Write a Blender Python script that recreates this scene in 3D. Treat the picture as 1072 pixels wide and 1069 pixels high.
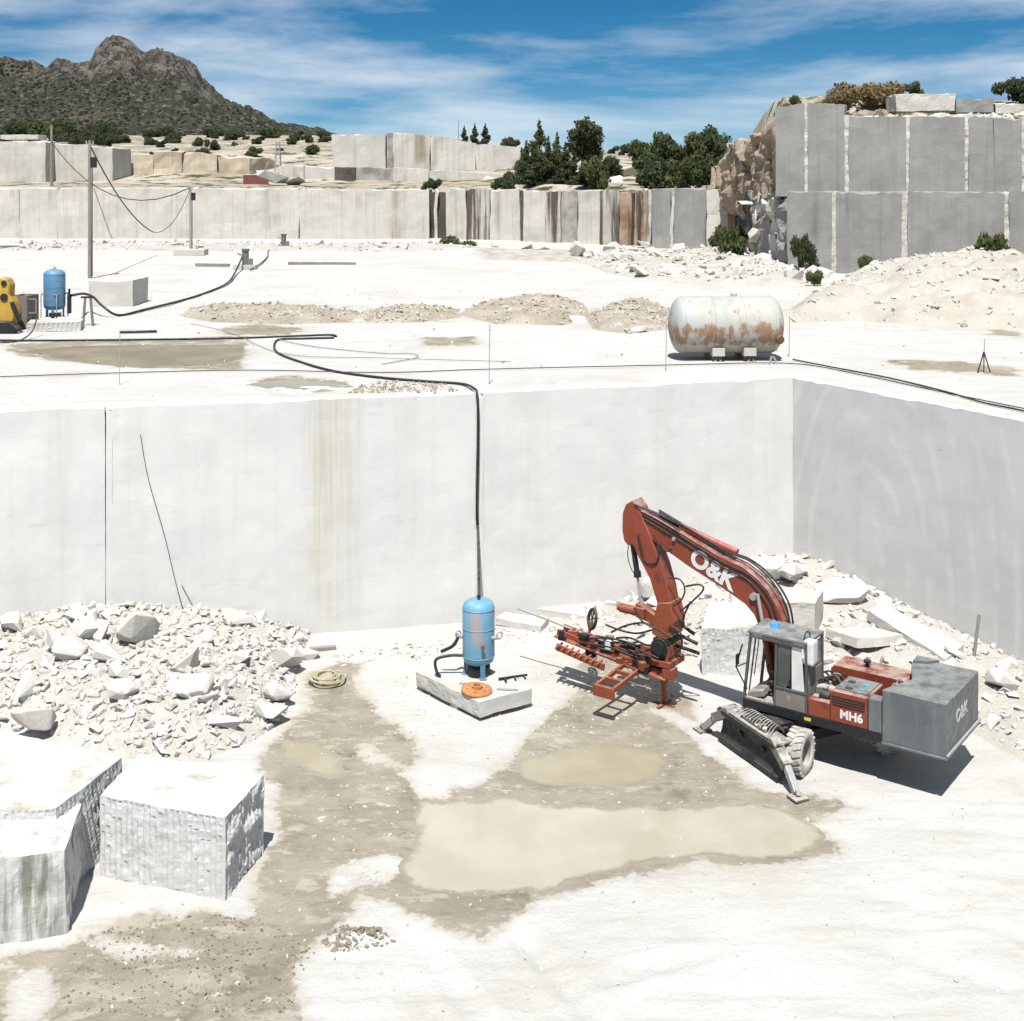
import bpy, bmesh, math, random
import numpy as np
from mathutils import Vector, Matrix

for o in list(bpy.data.objects):
    bpy.data.objects.remove(o)
random.seed(7)
RNG = np.random.default_rng(11)
scene = bpy.context.scene
COL = scene.collection
R = math.radians

# ------------------------------------------------------------------ camera
H = 13.7          # eye height above the lower quarry floor
F = 1350.0        # focal length in pixels of the 1072 px wide photograph
HY = 185.0        # horizon row
ZU = 7.05         # level of the upper bench
cam = bpy.data.cameras.new('camera')
cam.sensor_width = 36.0
cam.lens = 36.0 * F / 1072.0
cam.shift_y = -(534.5 - HY) / 1072.0
cam.clip_start = 0.5
cam.clip_end = 20000
cam_o = bpy.data.objects.new('camera', cam)
cam_o.location = (0, 0, H)
cam_o.rotation_euler = (R(90), 0, 0)
COL.objects.link(cam_o)
scene.camera = cam_o

# ------------------------------------------------------------------ sky + sun
SUN_EL = 63.0
SUN_TO = Vector((-0.08, -0.99, 0)).normalized()      # horizontal direction towards the sun
world = bpy.data.worlds.new('World')
scene.world = world
world.use_nodes = True
wt = world.node_tree
wt.nodes.clear()
def wn(t, **k):
    n = wt.nodes.new(t)
    for a, b in k.items():
        setattr(n, a, b)
    return n
w_out = wn('ShaderNodeOutputWorld')
w_bg = wn('ShaderNodeBackground')
w_bg.inputs['Strength'].default_value = 0.053
w_sky = wn('ShaderNodeTexSky', sky_type='NISHITA', sun_disc=False)
w_sky.sun_elevation = R(SUN_EL)
w_sky.sun_rotation = math.atan2(SUN_TO.x, SUN_TO.y)
w_sky.altitude = 1200
w_sky.air_density = 1.0
w_sky.dust_density = 0.0
w_sky.ozone_density = 3.0
w_tc = wn('ShaderNodeTexCoord')
# clear mountain air: the deep blue starts close above the horizon
w_map = wn('ShaderNodeMapping')
w_map.inputs['Scale'].default_value = (1, 1, 1.45)
w_map.inputs['Location'].default_value = (0, 0, 0.045)
w_nrm = wn('ShaderNodeVectorMath', operation='NORMALIZE')
wt.links.new(w_tc.outputs['Generated'], w_map.inputs['Vector'])
wt.links.new(w_map.outputs['Vector'], w_nrm.inputs[0])
wt.links.new(w_nrm.outputs['Vector'], w_sky.inputs['Vector'])
w_hsv = wn('ShaderNodeHueSaturation')
w_hsv.inputs['Saturation'].default_value = 1.42
w_hsv.inputs['Hue'].default_value = 0.490
wt.links.new(w_sky.outputs['Color'], w_hsv.inputs['Color'])
# clouds: drawn-out streaks low over the horizon, going on all around
c_map = wn('ShaderNodeMapping')
c_map.inputs['Scale'].default_value = (1.0, 1.0, 5.2)
c_map.inputs['Rotation'].default_value = (0, R(7), 0)
c_map.inputs['Location'].default_value = (3.37, 1.15, 0.25)
wt.links.new(w_tc.outputs['Generated'], c_map.inputs['Vector'])
c_n1 = wn('ShaderNodeTexNoise')
c_n1.inputs['Scale'].default_value = 2.4
c_n1.inputs['Detail'].default_value = 9
c_n1.inputs['Roughness'].default_value = 0.56
c_n1.inputs['Distortion'].default_value = 0.25
wt.links.new(c_map.outputs['Vector'], c_n1.inputs['Vector'])
c_r = wn('ShaderNodeValToRGB')
c_r.color_ramp.elements[0].position = 0.40
c_r.color_ramp.elements[1].position = 0.66
wt.links.new(c_n1.outputs['Fac'], c_r.inputs['Fac'])
c_sep = wn('ShaderNodeSeparateXYZ')
wt.links.new(w_tc.outputs['Generated'], c_sep.inputs[0])
c_low = wn('ShaderNodeMapRange')
c_low.inputs['From Min'].default_value = 0.0
c_low.inputs['From Max'].default_value = 0.5
c_low.inputs['To Min'].default_value = 0.92
c_low.inputs['To Max'].default_value = 0.55
wt.links.new(c_sep.outputs['Z'], c_low.inputs['Value'])
c_mul = wn('ShaderNodeMath', operation='MULTIPLY')
wt.links.new(c_r.outputs['Color'], c_mul.inputs[0])
wt.links.new(c_low.outputs['Result'], c_mul.inputs[1])
w_mix = wn('ShaderNodeMixRGB')
w_mix.inputs['Color2'].default_value = (11.5, 11.9, 12.3, 1)
wt.links.new(c_mul.outputs[0], w_mix.inputs['Fac'])
wt.links.new(w_hsv.outputs['Color'], w_mix.inputs['Color1'])
wt.links.new(w_mix.outputs['Color'], w_bg.inputs['Color'])
wt.links.new(w_bg.outputs['Background'], w_out.inputs['Surface'])

sun = bpy.data.lights.new('sun', 'SUN')
sun.energy = 5.0
sun.angle = R(0.5)
sun.color = (1.0, 0.967, 0.918)
sun_o = bpy.data.objects.new('sun', sun)
d = Vector((SUN_TO.x * math.cos(R(SUN_EL)), SUN_TO.y * math.cos(R(SUN_EL)), math.sin(R(SUN_EL))))
sun_o.rotation_euler = d.to_track_quat('Z', 'Y').to_euler()
sun_o.location = (-20, -40, 80)
COL.objects.link(sun_o)
scene.view_settings.view_transform = 'Standard'
scene.view_settings.look = 'None'
scene.view_settings.exposure = 0.70
scene.view_settings.gamma = 1.0
scene.view_settings.use_curve_mapping = False
try:
    scene.cycles.max_bounces = 8
    scene.cycles.diffuse_bounces = 4
    scene.cycles.transparent_max_bounces = 8
except Exception:
    pass

# ------------------------------------------------------------------ pixel -> place
def P(x, y, z=0.0):
    """the point of the horizontal plane at height z seen at photo pixel (x, y)"""
    dd = F * (H - z) / (y - HY)
    return Vector(((x - 536.0) * dd / F, dd, z))
def PD(x, y, dd):
    """the point at depth dd seen at photo pixel (x, y)"""
    return Vector(((x - 536.0) * dd / F, dd, H - (y - HY) * dd / F))

# ------------------------------------------------------------------ noise
def _h(ix, iy, iz):
    n = (ix.astype(np.int64) * 374761393 + iy.astype(np.int64) * 668265263 + iz.astype(np.int64) * 2147483647 + 1013904223) & 0x7fffffff
    n = ((n ^ (n >> 13)) * 1274126177) & 0x7fffffff
    n = n ^ (n >> 16)
    return (n & 0xffff) / 65535.0
def vnoise(p):
    p = np.asarray(p, dtype=float)
    i = np.floor(p); f = p - i; f = f * f * (3 - 2 * f)
    i = i.astype(np.int64)
    r = 0
    for dx in (0, 1):
        for dy in (0, 1):
            for dz in (0, 1):
                w = (f[..., 0] if dx else 1 - f[..., 0]) * (f[..., 1] if dy else 1 - f[..., 1]) * (f[..., 2] if dz else 1 - f[..., 2])
                r = r + w * _h(i[..., 0] + dx, i[..., 1] + dy, i[..., 2] + dz)
    return r * 2 - 1
def fbm(p, oct=4, lac=2.1, gain=0.5):
    p = np.asarray(p, dtype=float)
    a = 1.0; s = 0; t = 0
    for k in range(oct):
        s = s + a * vnoise(p + 17.3 * k); t += a
        p = p * lac; a *= gain
    return s / t
def fbm2(X, Y, sc=1.0, oct=4, seed=0.0):
    X = np.asarray(X, float); Y = np.asarray(Y, float)
    return fbm(np.stack([X * sc + seed, Y * sc - seed * 0.7, np.full_like(X, seed * 1.3)], -1), oct)
def sdpoly(X, Y, poly):
    """distance to the polygon, positive inside"""
    X = np.asarray(X, float); Y = np.asarray(Y, float)
    d2 = np.full(X.shape, 1e18); ins = np.zeros(X.shape, bool)
    n = len(poly)
    for k in range(n):
        ax, ay = poly[k][0], poly[k][1]; bx, by = poly[(k + 1) % n][0], poly[(k + 1) % n][1]
        ex, ey = bx - ax, by - ay
        t = np.clip(((X - ax) * ex + (Y - ay) * ey) / (ex * ex + ey * ey + 1e-12), 0, 1)
        d2 = np.minimum(d2, (X - ax - t * ex) ** 2 + (Y - ay - t * ey) ** 2)
        c = ((ay > Y) != (by > Y)) & (X < (bx - ax) * (Y - ay) / (by - ay + 1e-12) + ax)
        ins ^= c
    s = np.sqrt(d2)
    return np.where(ins, s, -s)
def sstep(a, b, x):
    t = np.clip((x - a) / (b - a), 0, 1)
    return t * t * (3 - 2 * t)

# ------------------------------------------------------------------ materials
ALB = 0.78      # overall reflectance of the materials against the exposure chosen above
class NT:
    def __init__(s, name):
        s.m = bpy.data.materials.new(name); s.m.use_nodes = True
        s.t = s.m.node_tree; s.t.nodes.clear()
        s.out = s.n('ShaderNodeOutputMaterial')
        s.b = s.n('ShaderNodeBsdfPrincipled')
        s.l(s.b.outputs[0], s.out.inputs['Surface'])
        s.geo = s.n('ShaderNodeNewGeometry')
    def n(s, t, **k):
        q = s.t.nodes.new(t)
        for a, v in k.items():
            setattr(q, a, v)
        return q
    def l(s, a, b):
        s.t.links.new(a, b)
    def pos(s, sc=(1, 1, 1), loc=(0, 0, 0), obj=False, rot=(0, 0, 0)):
        mp = s.n('ShaderNodeMapping')
        mp.inputs['Scale'].default_value = sc; mp.inputs['Location'].default_value = loc
        mp.inputs['Rotation'].default_value = rot
        if obj:
            tc = s.n('ShaderNodeTexCoord'); s.l(tc.outputs['Object'], mp.inputs['Vector'])
        else:
            s.l(s.geo.outputs['Position'], mp.inputs['Vector'])
        return mp.outputs['Vector']
    def noise(s, vec, scale=1.0, detail=5, rough=0.55, dist=0.0):
        q = s.n('ShaderNodeTexNoise')
        q.inputs['Scale'].default_value = scale; q.inputs['Detail'].default_value = detail
        q.inputs['Roughness'].default_value = rough; q.inputs['Distortion'].default_value = dist
        s.l(vec, q.inputs['Vector'])
        return q.outputs['Fac']
    def voro(s, vec, scale=1.0, feature='F1'):
        q = s.n('ShaderNodeTexVoronoi'); q.feature = feature
        q.inputs['Scale'].default_value = scale
        s.l(vec, q.inputs['Vector'])
        return q.outputs['Distance']
    def step(s, v, a, b, lo=0.0, hi=1.0):
        q = s.n('ShaderNodeMapRange'); q.interpolation_type = 'SMOOTHSTEP'
        q.inputs['From Min'].default_value = a; q.inputs['From Max'].default_value = b
        q.inputs['To Min'].default_value = lo; q.inputs['To Max'].default_value = hi
        s.l(v, q.inputs['Value'])
        return q.outputs['Result']
    def math(s, op, a, b=None):
        q = s.n('ShaderNodeMath', operation=op)
        for i, v in enumerate((a, b)):
            if v is None: continue
            if isinstance(v, (int, float)): q.inputs[i].default_value = v
            else: s.l(v, q.inputs[i])
        return q.outputs[0]
    def mix(s, fac, a, b, blend='MIX'):
        q = s.n('ShaderNodeMixRGB', blend_type=blend)
        for nm_, v in (('Fac', fac), ('Color1', a), ('Color2', b)):
            if isinstance(v, (int, float)): q.inputs[nm_].default_value = v
            elif isinstance(v, (tuple, list)): q.inputs[nm_].default_value = tuple(v[:3]) + (1,)
            else: s.l(v, q.inputs[nm_])
        return q.outputs['Color']
    def attr(s, name):
        q = s.n('ShaderNodeAttribute'); q.attribute_name = name
        return q.outputs['Fac']
    def sep(s, vec):
        q = s.n('ShaderNodeSeparateXYZ'); s.l(vec, q.inputs[0]); return q.outputs
    def rnd(s):
        q = s.n('ShaderNodeObjectInfo'); return q.outputs['Random']
    def set(s, col=None, rough=None, bump=None, bdist=0.02, bstr=1.0, metal=None, spec=None):
        def put(k, v):
            if v is None: return
            if isinstance(v, (int, float)): s.b.inputs[k].default_value = v
            elif isinstance(v, (tuple, list)): s.b.inputs[k].default_value = tuple(v[:3]) + (1,)
            else: s.l(v, s.b.inputs[k])
        if not isinstance(col, (tuple, list)): col = s.mix(1.0, col, (ALB, ALB, ALB), 'MULTIPLY')
        put('Base Color', col); put('Roughness', rough); put('Metallic', metal); put('Specular IOR Level', spec)
        if bump is not None:
            q = s.n('ShaderNodeBump'); q.inputs['Distance'].default_value = bdist; q.inputs['Strength'].default_value = bstr
            s.l(bump, q.inputs['Height']); s.l(q.outputs[0], s.b.inputs['Normal'])
        return s.m

def granite(name, base, alt, streak, samt=0.5, sscale=0.9, speck=0.12, bd=0.012, extra=None, fine=38.0, zsc=0.05, mask=True):
    """cut or broken granite: mottled body, mineral speckle, run-off streaks"""
    t = NT(name)
    v = t.pos()
    c = t.mix(t.step(t.noise(v, 0.55, 6, 0.6), 0.36, 0.68), base, alt)
    sv = t.pos((sscale, sscale, sscale * zsc))
    s1 = t.step(t.noise(sv, 1.0, 6, 0.62), 0.50 if mask else 0.43, 0.72 if mask else 0.56)
    s2 = t.step(t.noise(v, 0.16, 3), 0.40, 0.66)
    c = t.mix(t.math('MULTIPLY', t.math('MULTIPLY', s1, s2) if mask else s1, samt), c, streak)
    sv2 = t.pos((sscale * 5, sscale * 5, sscale * 0.16))
    c = t.mix(t.math('MULTIPLY', t.step(t.noise(sv2, 1.0, 4), 0.48, 0.75), samt * 0.3), c, streak)
    sp = t.step(t.noise(v, fine, 2, 0.7), 0.52, 0.68)
    c = t.mix(t.math('MULTIPLY', sp, speck), c, (base[0] * 0.38, base[1] * 0.38, base[2] * 0.39))
    if extra:
        c = extra(t, c)
    b = t.math('ADD', t.noise(v, 9.0, 8, 0.68), t.math('MULTIPLY', t.noise(v, 1.3, 4), 0.8))
    return t.set(c, 0.86, b, bd, 1.0, spec=0.25)

def _back_stain(t, c):
    # tan run-off below the lip of the bench, faint arcs of the saw
    x = t.sep(t.geo.outputs['Position'])
    wob = t.noise(t.pos((0.5, 0.5, 0.35)), 1.0, 4)
    xx = t.math('ADD', x[0], t.math('MULTIPLY', wob, 0.7))
    for cx, wdt, am, col in ((-5.55, 0.8, 0.66, (0.46, 0.40, 0.28)), (-4.75, 0.55, 0.42, (0.40, 0.36, 0.28)), (-3.2, 0.5, 0.16, (0.45, 0.39, 0.31)),
                             (-10.9, 0.45, 0.22, (0.47, 0.44, 0.36)), (-13.0, 0.5, 0.25, (0.47, 0.44, 0.36)), (4.9, 0.4, 0.18, (0.48, 0.45, 0.38)), (0.6, 0.5, 0.16, (0.47, 0.44, 0.37)), (7.6, 0.5, 0.18, (0.46, 0.44, 0.39))):
        dd = t.math('ABSOLUTE', t.math('SUBTRACT', xx, cx + 0.35))
        m = t.step(dd, wdt * 0.25, wdt, 1.0, 0.0)
        fine = t.step(t.noise(t.pos((9, 9, 0.25)), 1.0, 4), 0.3, 0.7, 0.35, 1.0)
        low = t.step(t.math('ADD', x[2], t.math('MULTIPLY', t.noise(t.pos((2.5, 2.5, 0.4)), 1.0, 5), 5.0)), 2.6, 7.0, 0.30, 1.0)
        m = t.math('MULTIPLY', t.math('MULTIPLY', t.math('MULTIPLY', m, fine), am), low)
        c = t.mix(m, c, col)
    sc = t.noise(t.pos((0.35, 0.35, 1.6), rot=(0, R(18), 0)), 1.2, 8, 0.7)
    c = t.mix(t.step(sc, 0.60, 0.63, 0.0, 0.16), c, (0.42, 0.42, 0.42))
    c = t.mix(t.step(t.noise(t.pos(), 0.42, 7, 0.66), 0.40, 0.66, 0.0, 0.34), c, (0.585, 0.585, 0.585))
    c = t.mix(t.step(t.noise(t.pos((1, 1, 0.6), (7, 3, 0)), 1.7, 7, 0.7), 0.52, 0.72, 0.0, 0.25), c, (0.78, 0.77, 0.75))
    # hairline cracks and old drill scratches
    dv = t.n('ShaderNodeMixRGB'); dv.blend_type = 'ADD'; dv.inputs['Fac'].default_value = 0.35
    nn = t.n('ShaderNodeTexNoise'); nn.inputs['Scale'].default_value = 0.8; nn.inputs['Detail'].default_value = 6; t.l(t.geo.outputs['Position'], nn.inputs['Vector'])
    t.l(t.pos((0.11, 0.11, 0.23), rot=(0, R(24), 0)), dv.inputs['Color1']); t.l(nn.outputs['Color'], dv.inputs['Color2'])
    cr = t.step(t.voro(dv.outputs['Color'], 1.0, 'DISTANCE_TO_EDGE'), 0.0015, 0.006, 1.0, 0.0)
    cr = t.math('MULTIPLY', cr, t.step(t.noise(t.pos((1, 1, 1), (3, 9, 2)), 0.28, 3), 0.50, 0.62))
    c = t.mix(t.math('MULTIPLY', cr, 0.10), c, (0.36, 0.35, 0.33))
    # damp dust at the foot
    fz = t.step(t.math('ADD', x[2], t.math('MULTIPLY', t.noise(t.pos(), 0.5, 5), 1.6)), 0.9, 2.1, 1.0, 0.0)
    c = t.mix(t.math('MULTIPLY', fz, 0.35), c, (0.50, 0.49, 0.46))
    return c
def _arc_saw(t, c):
    q = t.n('ShaderNodeTexWave', wave_type='RINGS', rings_direction='SPHERICAL')
    q.inputs['Scale'].default_value = 0.42; q.inputs['Distortion'].default_value = 2.2
    q.inputs['Detail'].default_value = 5; q.inputs['Detail Scale'].default_value = 1.4
    t.l(t.pos((1, 1, 0.55), (-10.2, -39.5, -1.0)), q.inputs['Vector'])
    m = t.step(q.outputs['Fac'], 0.72, 1.0)
    k = t.step(t.noise(t.pos(), 0.8, 4), 0.38, 0.62)
    c = t.mix(t.math('MULTIPLY', t.math('MULTIPLY', m, k), 0.35), c, (0.74, 0.735, 0.72))
    sc = t.noise(t.pos((0.6, 0.6, 2.6), rot=(0, R(-24), 0)), 1.3, 8, 0.72)
    return t.mix(t.step(sc, 0.66, 0.69, 0.0, 0.4), c, (0.20, 0.20, 0.21))

WHITE = (0.63, 0.63, 0.615); WH2 = (0.57, 0.575, 0.57)
M = {}
M['wall'] = granite('granite_bench_face', (0.71, 0.70, 0.68), (0.66, 0.652, 0.635), (0.52, 0.475, 0.39), 0.35, 0.9, 0.06, 0.003, _back_stain, 30)
M['wall_side'] = granite('granite_side_face', (0.62, 0.613, 0.60), (0.57, 0.565, 0.555), (0.36, 0.36, 0.36), 0.35, 0.6, 0.06, 0.003, _arc_saw, 30)
M['far_white'] = granite('granite_far_white', (0.58, 0.56, 0.51), (0.51, 0.49, 0.44), (0.26, 0.215, 0.145), 0.95, 0.62, 0.03, 0.03)
M['far_tan'] = granite('granite_far_tan', (0.56, 0.49, 0.38), (0.46, 0.38, 0.27), (0.20, 0.16, 0.11), 0.7, 0.7, 0.05, 0.05)
M['far_grey'] = granite('granite_weathered_grey', (0.315, 0.307, 0.293), (0.26, 0.253, 0.242), (0.14, 0.136, 0.13), 0.75, 0.75, 0.10, 0.02)
M['far_streak'] = granite('granite_streaked_grey', (0.42, 0.41, 0.38), (0.22, 0.215, 0.20), (0.075, 0.068, 0.058), 1.0, 0.9, 0.06, 0.02)
M['far_rust'] = granite('granite_rusty', (0.40, 0.31, 0.23), (0.25, 0.145, 0.08), (0.055, 0.045, 0.036), 1.0, 1.6, 0.06, 0.03, None, 38.0, 0.03, False)
M['far_stain'] = granite('granite_black_streaked', (0.50, 0.48, 0.43), (0.43, 0.40, 0.34), (0.075, 0.06, 0.045), 0.95, 1.5, 0.03, 0.03, None, 38.0, 0.035, False)
M['far_dark'] = granite('granite_dark_seam', (0.11, 0.10, 0.085), (0.07, 0.065, 0.055), (0.04, 0.037, 0.03), 0.7, 1.0, 0.05, 0.03)
M['far_fresh'] = granite('granite_fresh_break', (0.60, 0.58, 0.53), (0.53, 0.50, 0.45), (0.50, 0.42, 0.30), 0.4, 0.9, 0.05, 0.05)
M['pink'] = granite('granite_pink_weathered', (0.36, 0.27, 0.19), (0.47, 0.40, 0.315), (0.15, 0.105, 0.07), 0.95, 1.1, 0.12, 0.15)
def _moss(t, c):
    n = t.step(t.noise(t.pos(), 0.95, 6, 0.62), 0.50, 0.66)
    nz = t.sep(t.geo.outputs['Normal'])[2]
    return t.mix(t.math('MULTIPLY', t.math('MULTIPLY', n, t.step(nz, 0.5, 0.9)), 0.75), c, (0.33, 0.29, 0.17))
def _runs(t, c):
    nz = t.sep(t.geo.outputs['Normal'])[2]
    k = t.step(t.noise(t.pos((2.2, 2.2, 0.18), (1.7, 0.4, 0)), 1.0, 6, 0.62), 0.47, 0.60)
    k = t.math('MULTIPLY', k, t.step(t.math('ABSOLUTE', nz), 0.4, 0.75, 1.0, 0.0))
    return t.mix(t.math('MULTIPLY', k, 0.85), c, t.mix(t.noise(t.pos(), 9, 4), (0.12, 0.125, 0.085), (0.24, 0.235, 0.19)))
M['block'] = granite('granite_drilled_block', (0.64, 0.635, 0.62), (0.57, 0.566, 0.555), (0.42, 0.41, 0.36), 0.35, 1.2, 0.22, 0.012, _moss, 24)
M['block_stain'] = granite('granite_stained_block', (0.63, 0.625, 0.61), (0.55, 0.547, 0.535), (0.13, 0.134, 0.10), 1.0, 1.9, 0.18, 0.012, _runs, 24, 0.12)
M['rock'] = granite('granite_rubble', (0.60, 0.58, 0.545), (0.53, 0.51, 0.47), (0.40, 0.33, 0.25), 0.5, 0.8, 0.10, 0.02, None, 24)
M['dust'] = granite('granite_dust', (0.46, 0.435, 0.39), (0.53, 0.515, 0.475), (0.34, 0.29, 0.21), 0.8, 0.8, 0.12, 0.05, None, 11, 1.0)
M['gravel'] = granite('gravel_berm', (0.36, 0.31, 0.24), (0.46, 0.42, 0.36), (0.20, 0.14, 0.075), 0.8, 0.5, 0.25, 0.06, None, 7, 1.0)
M['mud'] = granite('brown_mud_clods', (0.22, 0.185, 0.135), (0.33, 0.29, 0.225), (0.14, 0.11, 0.075), 0.6, 0.9, 0.2, 0.03, None, 12, 1.0)
M['gravelstone'] = granite('gravel_stones', (0.44, 0.40, 0.33), (0.54, 0.50, 0.43), (0.27, 0.20, 0.12), 0.6, 0.9, 0.2, 0.03, None, 12, 1.0)
M['sand'] = granite('quarry_sand', (0.50, 0.475, 0.42), (0.44, 0.405, 0.345), (0.33, 0.28, 0.20), 0.6, 0.5, 0.10, 0.05, None, 8, 1.0)

def ground_mat(name, dry, dry2, wet, wet2, mud):
    t = NT(name)
    v = t.pos()
    w = t.attr('wet')
    n1 = t.noise(v, 1.1, 8, 0.66); n2 = t.noise(v, 6.0, 5, 0.6)
    k = t.math('ADD', w, t.math('ADD', t.math('MULTIPLY', t.math('SUBTRACT', n1, 0.5), 1.35), t.math('MULTIPLY', t.math('SUBTRACT', n2, 0.5), 0.55)))
    wm = t.step(k, 0.42, 0.62)
    half = t.step(k, 0.16, 0.45)
    cd = t.mix(t.step(t.noise(v, 0.35, 5), 0.38, 0.66), dry, dry2)
    # faint tyre scrapes along the haul direction
    tr = t.noise(t.pos((0.35, 2.6, 1), rot=(0, 0, R(-28))), 1.0, 6, 0.6)
    cd = t.mix(t.step(tr, 0.46, 0.70, 0.0, 0.55), cd, (dry2[0] * 0.86, dry2[1] * 0.85, dry2[2] * 0.82))
    cd = t.mix(t.step(t.noise(v, 14.0, 3, 0.7), 0.60, 0.72, 0, 0.30), cd, (0.42, 0.39, 0.34))
    cd = t.mix(t.step(t.noise(v, 0.22, 7, 0.68), 0.50, 0.70, 0, 0.55), cd, mud)
    cd = t.mix(t.math('MULTIPLY', half, 0.55), cd, mud)
    cw = t.mix(t.step(t.noise(v, 0.8, 6, 0.6), 0.36, 0.66), wet, wet2)
    cw = t.mix(t.step(t.noise(t.pos((1, 3, 1), rot=(0, 0, R(20))), 1.6, 6, 0.65), 0.52, 0.70, 0, 0.6), cw, (wet[0] * 0.72, wet[1] * 0.71, wet[2] * 0.68))
    cw = t.mix(t.step(t.noise(v, 4.5, 4, 0.65), 0.60, 0.70, 0, 0.55), cw, dry2)
    cw = t.mix(t.step(t.noise(t.pos((0.8, 1.4, 1), (5, 2, 0)), 0.9, 8, 0.72), 0.53, 0.60, 0, 0.8), cw, mud)
    cw = t.mix(t.step(t.noise(t.pos((1, 1, 1), (11, 4, 0)), 0.5, 8, 0.7), 0.56, 0.66, 0, 0.75), cw, (wet[0] * 0.62, wet[1] * 0.60, wet[2] * 0.56))
    cw = t.mix(t.step(t.noise(t.pos((1, 2, 1), (1, 14, 0)), 1.5, 9, 0.75), 0.60, 0.64, 0, 0.75), cw, dry)
    c = t.mix(wm, cd, cw)
    rg = t.step(wm, 0.0, 1.0, 0.92, 0.52)
    b = t.math('ADD', t.math('MULTIPLY', t.noise(v, 2.2, 8, 0.66), 1.0), t.math('MULTIPLY', t.noise(v, 13.0, 5, 0.7), 0.35))
    return t.set(c, rg, b, 0.07, 0.9, spec=0.25)
M['floor'] = ground_mat('quarry_floor_dust', (0.55, 0.544, 0.527), (0.50, 0.49, 0.462), (0.27, 0.238, 0.185), (0.345, 0.315, 0.25), (0.43, 0.395, 0.325))
M['upper'] = ground_mat('upper_bench_dust', (0.56, 0.553, 0.533), (0.52, 0.508, 0.482), (0.27, 0.23, 0.155), (0.33, 0.295, 0.225), (0.45, 0.415, 0.35))

def water(name, c1, c2, rough=0.12, nsc=0.6):
    t = NT(name)
    v = t.pos()
    c = t.mix(t.step(t.noise(v, nsc, 5, 0.6), 0.36, 0.66), c1, c2)
    dp = t.math('ADD', t.attr('depth'), t.math('MULTIPLY', t.math('SUBTRACT', t.noise(v, 1.3, 8, 0.7), 0.5), 1.9))
    c = t.mix(t.step(dp, 0.10, 0.50), t.mix(t.noise(v, 3.0, 5), (0.26, 0.228, 0.17), (0.33, 0.30, 0.235)), c)
    return t.set(c, rough, t.noise(v, 5.0, 3), 0.003, 0.5, spec=0.5)
M['milky'] = water('milky_slurry_water', (0.40, 0.38, 0.295), (0.45, 0.43, 0.345), 0.12)
M['muddy'] = water('muddy_water', (0.32, 0.285, 0.195), (0.37, 0.335, 0.245), 0.28)
M['brown_water'] = water('brown_puddle_water', (0.22, 0.18, 0.10), (0.30, 0.255, 0.16), 0.35)

def paint(name, col, wear, wamt=0.5, dust=0.35, rough=0.5, wsc=2.2, drips=0.0, dripcol=(0.30, 0.13, 0.05)):
    """worn machine paint: rust or primer patches, stone dust on what faces up"""
    t = NT(name)
    v = t.pos(obj=True)
    c = t.mix(t.step(t.noise(v, 1.4, 5), 0.35, 0.68), col, tuple(x * 0.80 for x in col))
    c = t.mix(t.step(t.noise(v, wsc, 9, 0.68), 0.56, 0.66, 0, wamt), c, wear)
    if drips:
        dv = t.pos((5, 5, 0.5), obj=True)
        c = t.mix(t.math('MULTIPLY', t.step(t.noise(dv, 1.0, 6, 0.65), 0.50, 0.62), drips), c, dripcol)
    nz = t.sep(t.geo.outputs['Normal'])[2]
    dn = t.step(t.noise(t.pos(), 2.8, 7, 0.7), 0.36, 0.62)
    c = t.mix(t.math('MULTIPLY', t.math('MULTIPLY', t.step(nz, 0.15, 0.9), dn), dust), c, (0.56, 0.54, 0.49))
    c = t.mix(t.step(t.noise(t.pos(), 7.0, 6, 0.7), 0.56, 0.78, 0, dust * 0.28), c, (0.44, 0.42, 0.38))
    rg = t.step(t.noise(v, 6.0, 4), 0.3, 0.7, rough - 0.1, rough + 0.2)
    return t.set(c, rg, t.noise(v, 26, 4), 0.002, 0.6, spec=0.4)
M['orange'] = paint('orange_machine_paint', (0.25, 0.050, 0.023), (0.075, 0.035, 0.026), 0.8, 0.5, 0.5, 2.4)
M['red'] = paint('red_cylinder_paint', (0.36, 0.055, 0.035), (0.16, 0.06, 0.04), 0.4, 0.3, 0.45)
M['drill_orange'] = paint('drill_orange_paint', (0.27, 0.062, 0.022), (0.13, 0.055, 0.03), 0.75, 0.25, 0.55, 4.0)
M['grey'] = paint('grey_box_paint', (0.13, 0.147, 0.153), (0.20, 0.208, 0.208), 0.6, 0.28, 0.45, 2.6, 0.35, (0.19, 0.19, 0.18))
M['dark'] = paint('dark_chassis_paint', (0.014, 0.0145, 0.016), (0.05, 0.045, 0.04), 0.4, 0.12, 0.5)
M['black'] = paint('black_rubber_hose', (0.018, 0.018, 0.019), (0.05, 0.05, 0.05), 0.3, 0.10, 0.55)
M['cabgrey'] = paint('cab_grey_paint', (0.085, 0.09, 0.092), (0.20, 0.20, 0.19), 0.4, 0.2, 0.5)
M['cabroof'] = paint('cab_roof_paint', (0.15, 0.165, 0.168), (0.24, 0.245, 0.24), 0.4, 0.4, 0.55)
M['dusty'] = paint('dust_caked_metal', (0.20, 0.185, 0.16), (0.36, 0.34, 0.30), 0.9, 0.7, 0.8, 3.0)
M['bluepaint'] = paint('pale_blue_tank_paint', (0.16, 0.39, 0.58), (0.40, 0.38, 0.36), 0.35, 0.25, 0.45, 2.0, 0.35, (0.42, 0.36, 0.34))
M['bluedark'] = paint('blue_tank_paint', (0.10, 0.25, 0.40), (0.20, 0.30, 0.38), 0.5, 0.25, 0.45)
M['rust'] = paint('rust_orange_disc', (0.50, 0.21, 0.06), (0.24, 0.09, 0.03), 0.6, 0.1, 0.8, 5.0)
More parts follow.
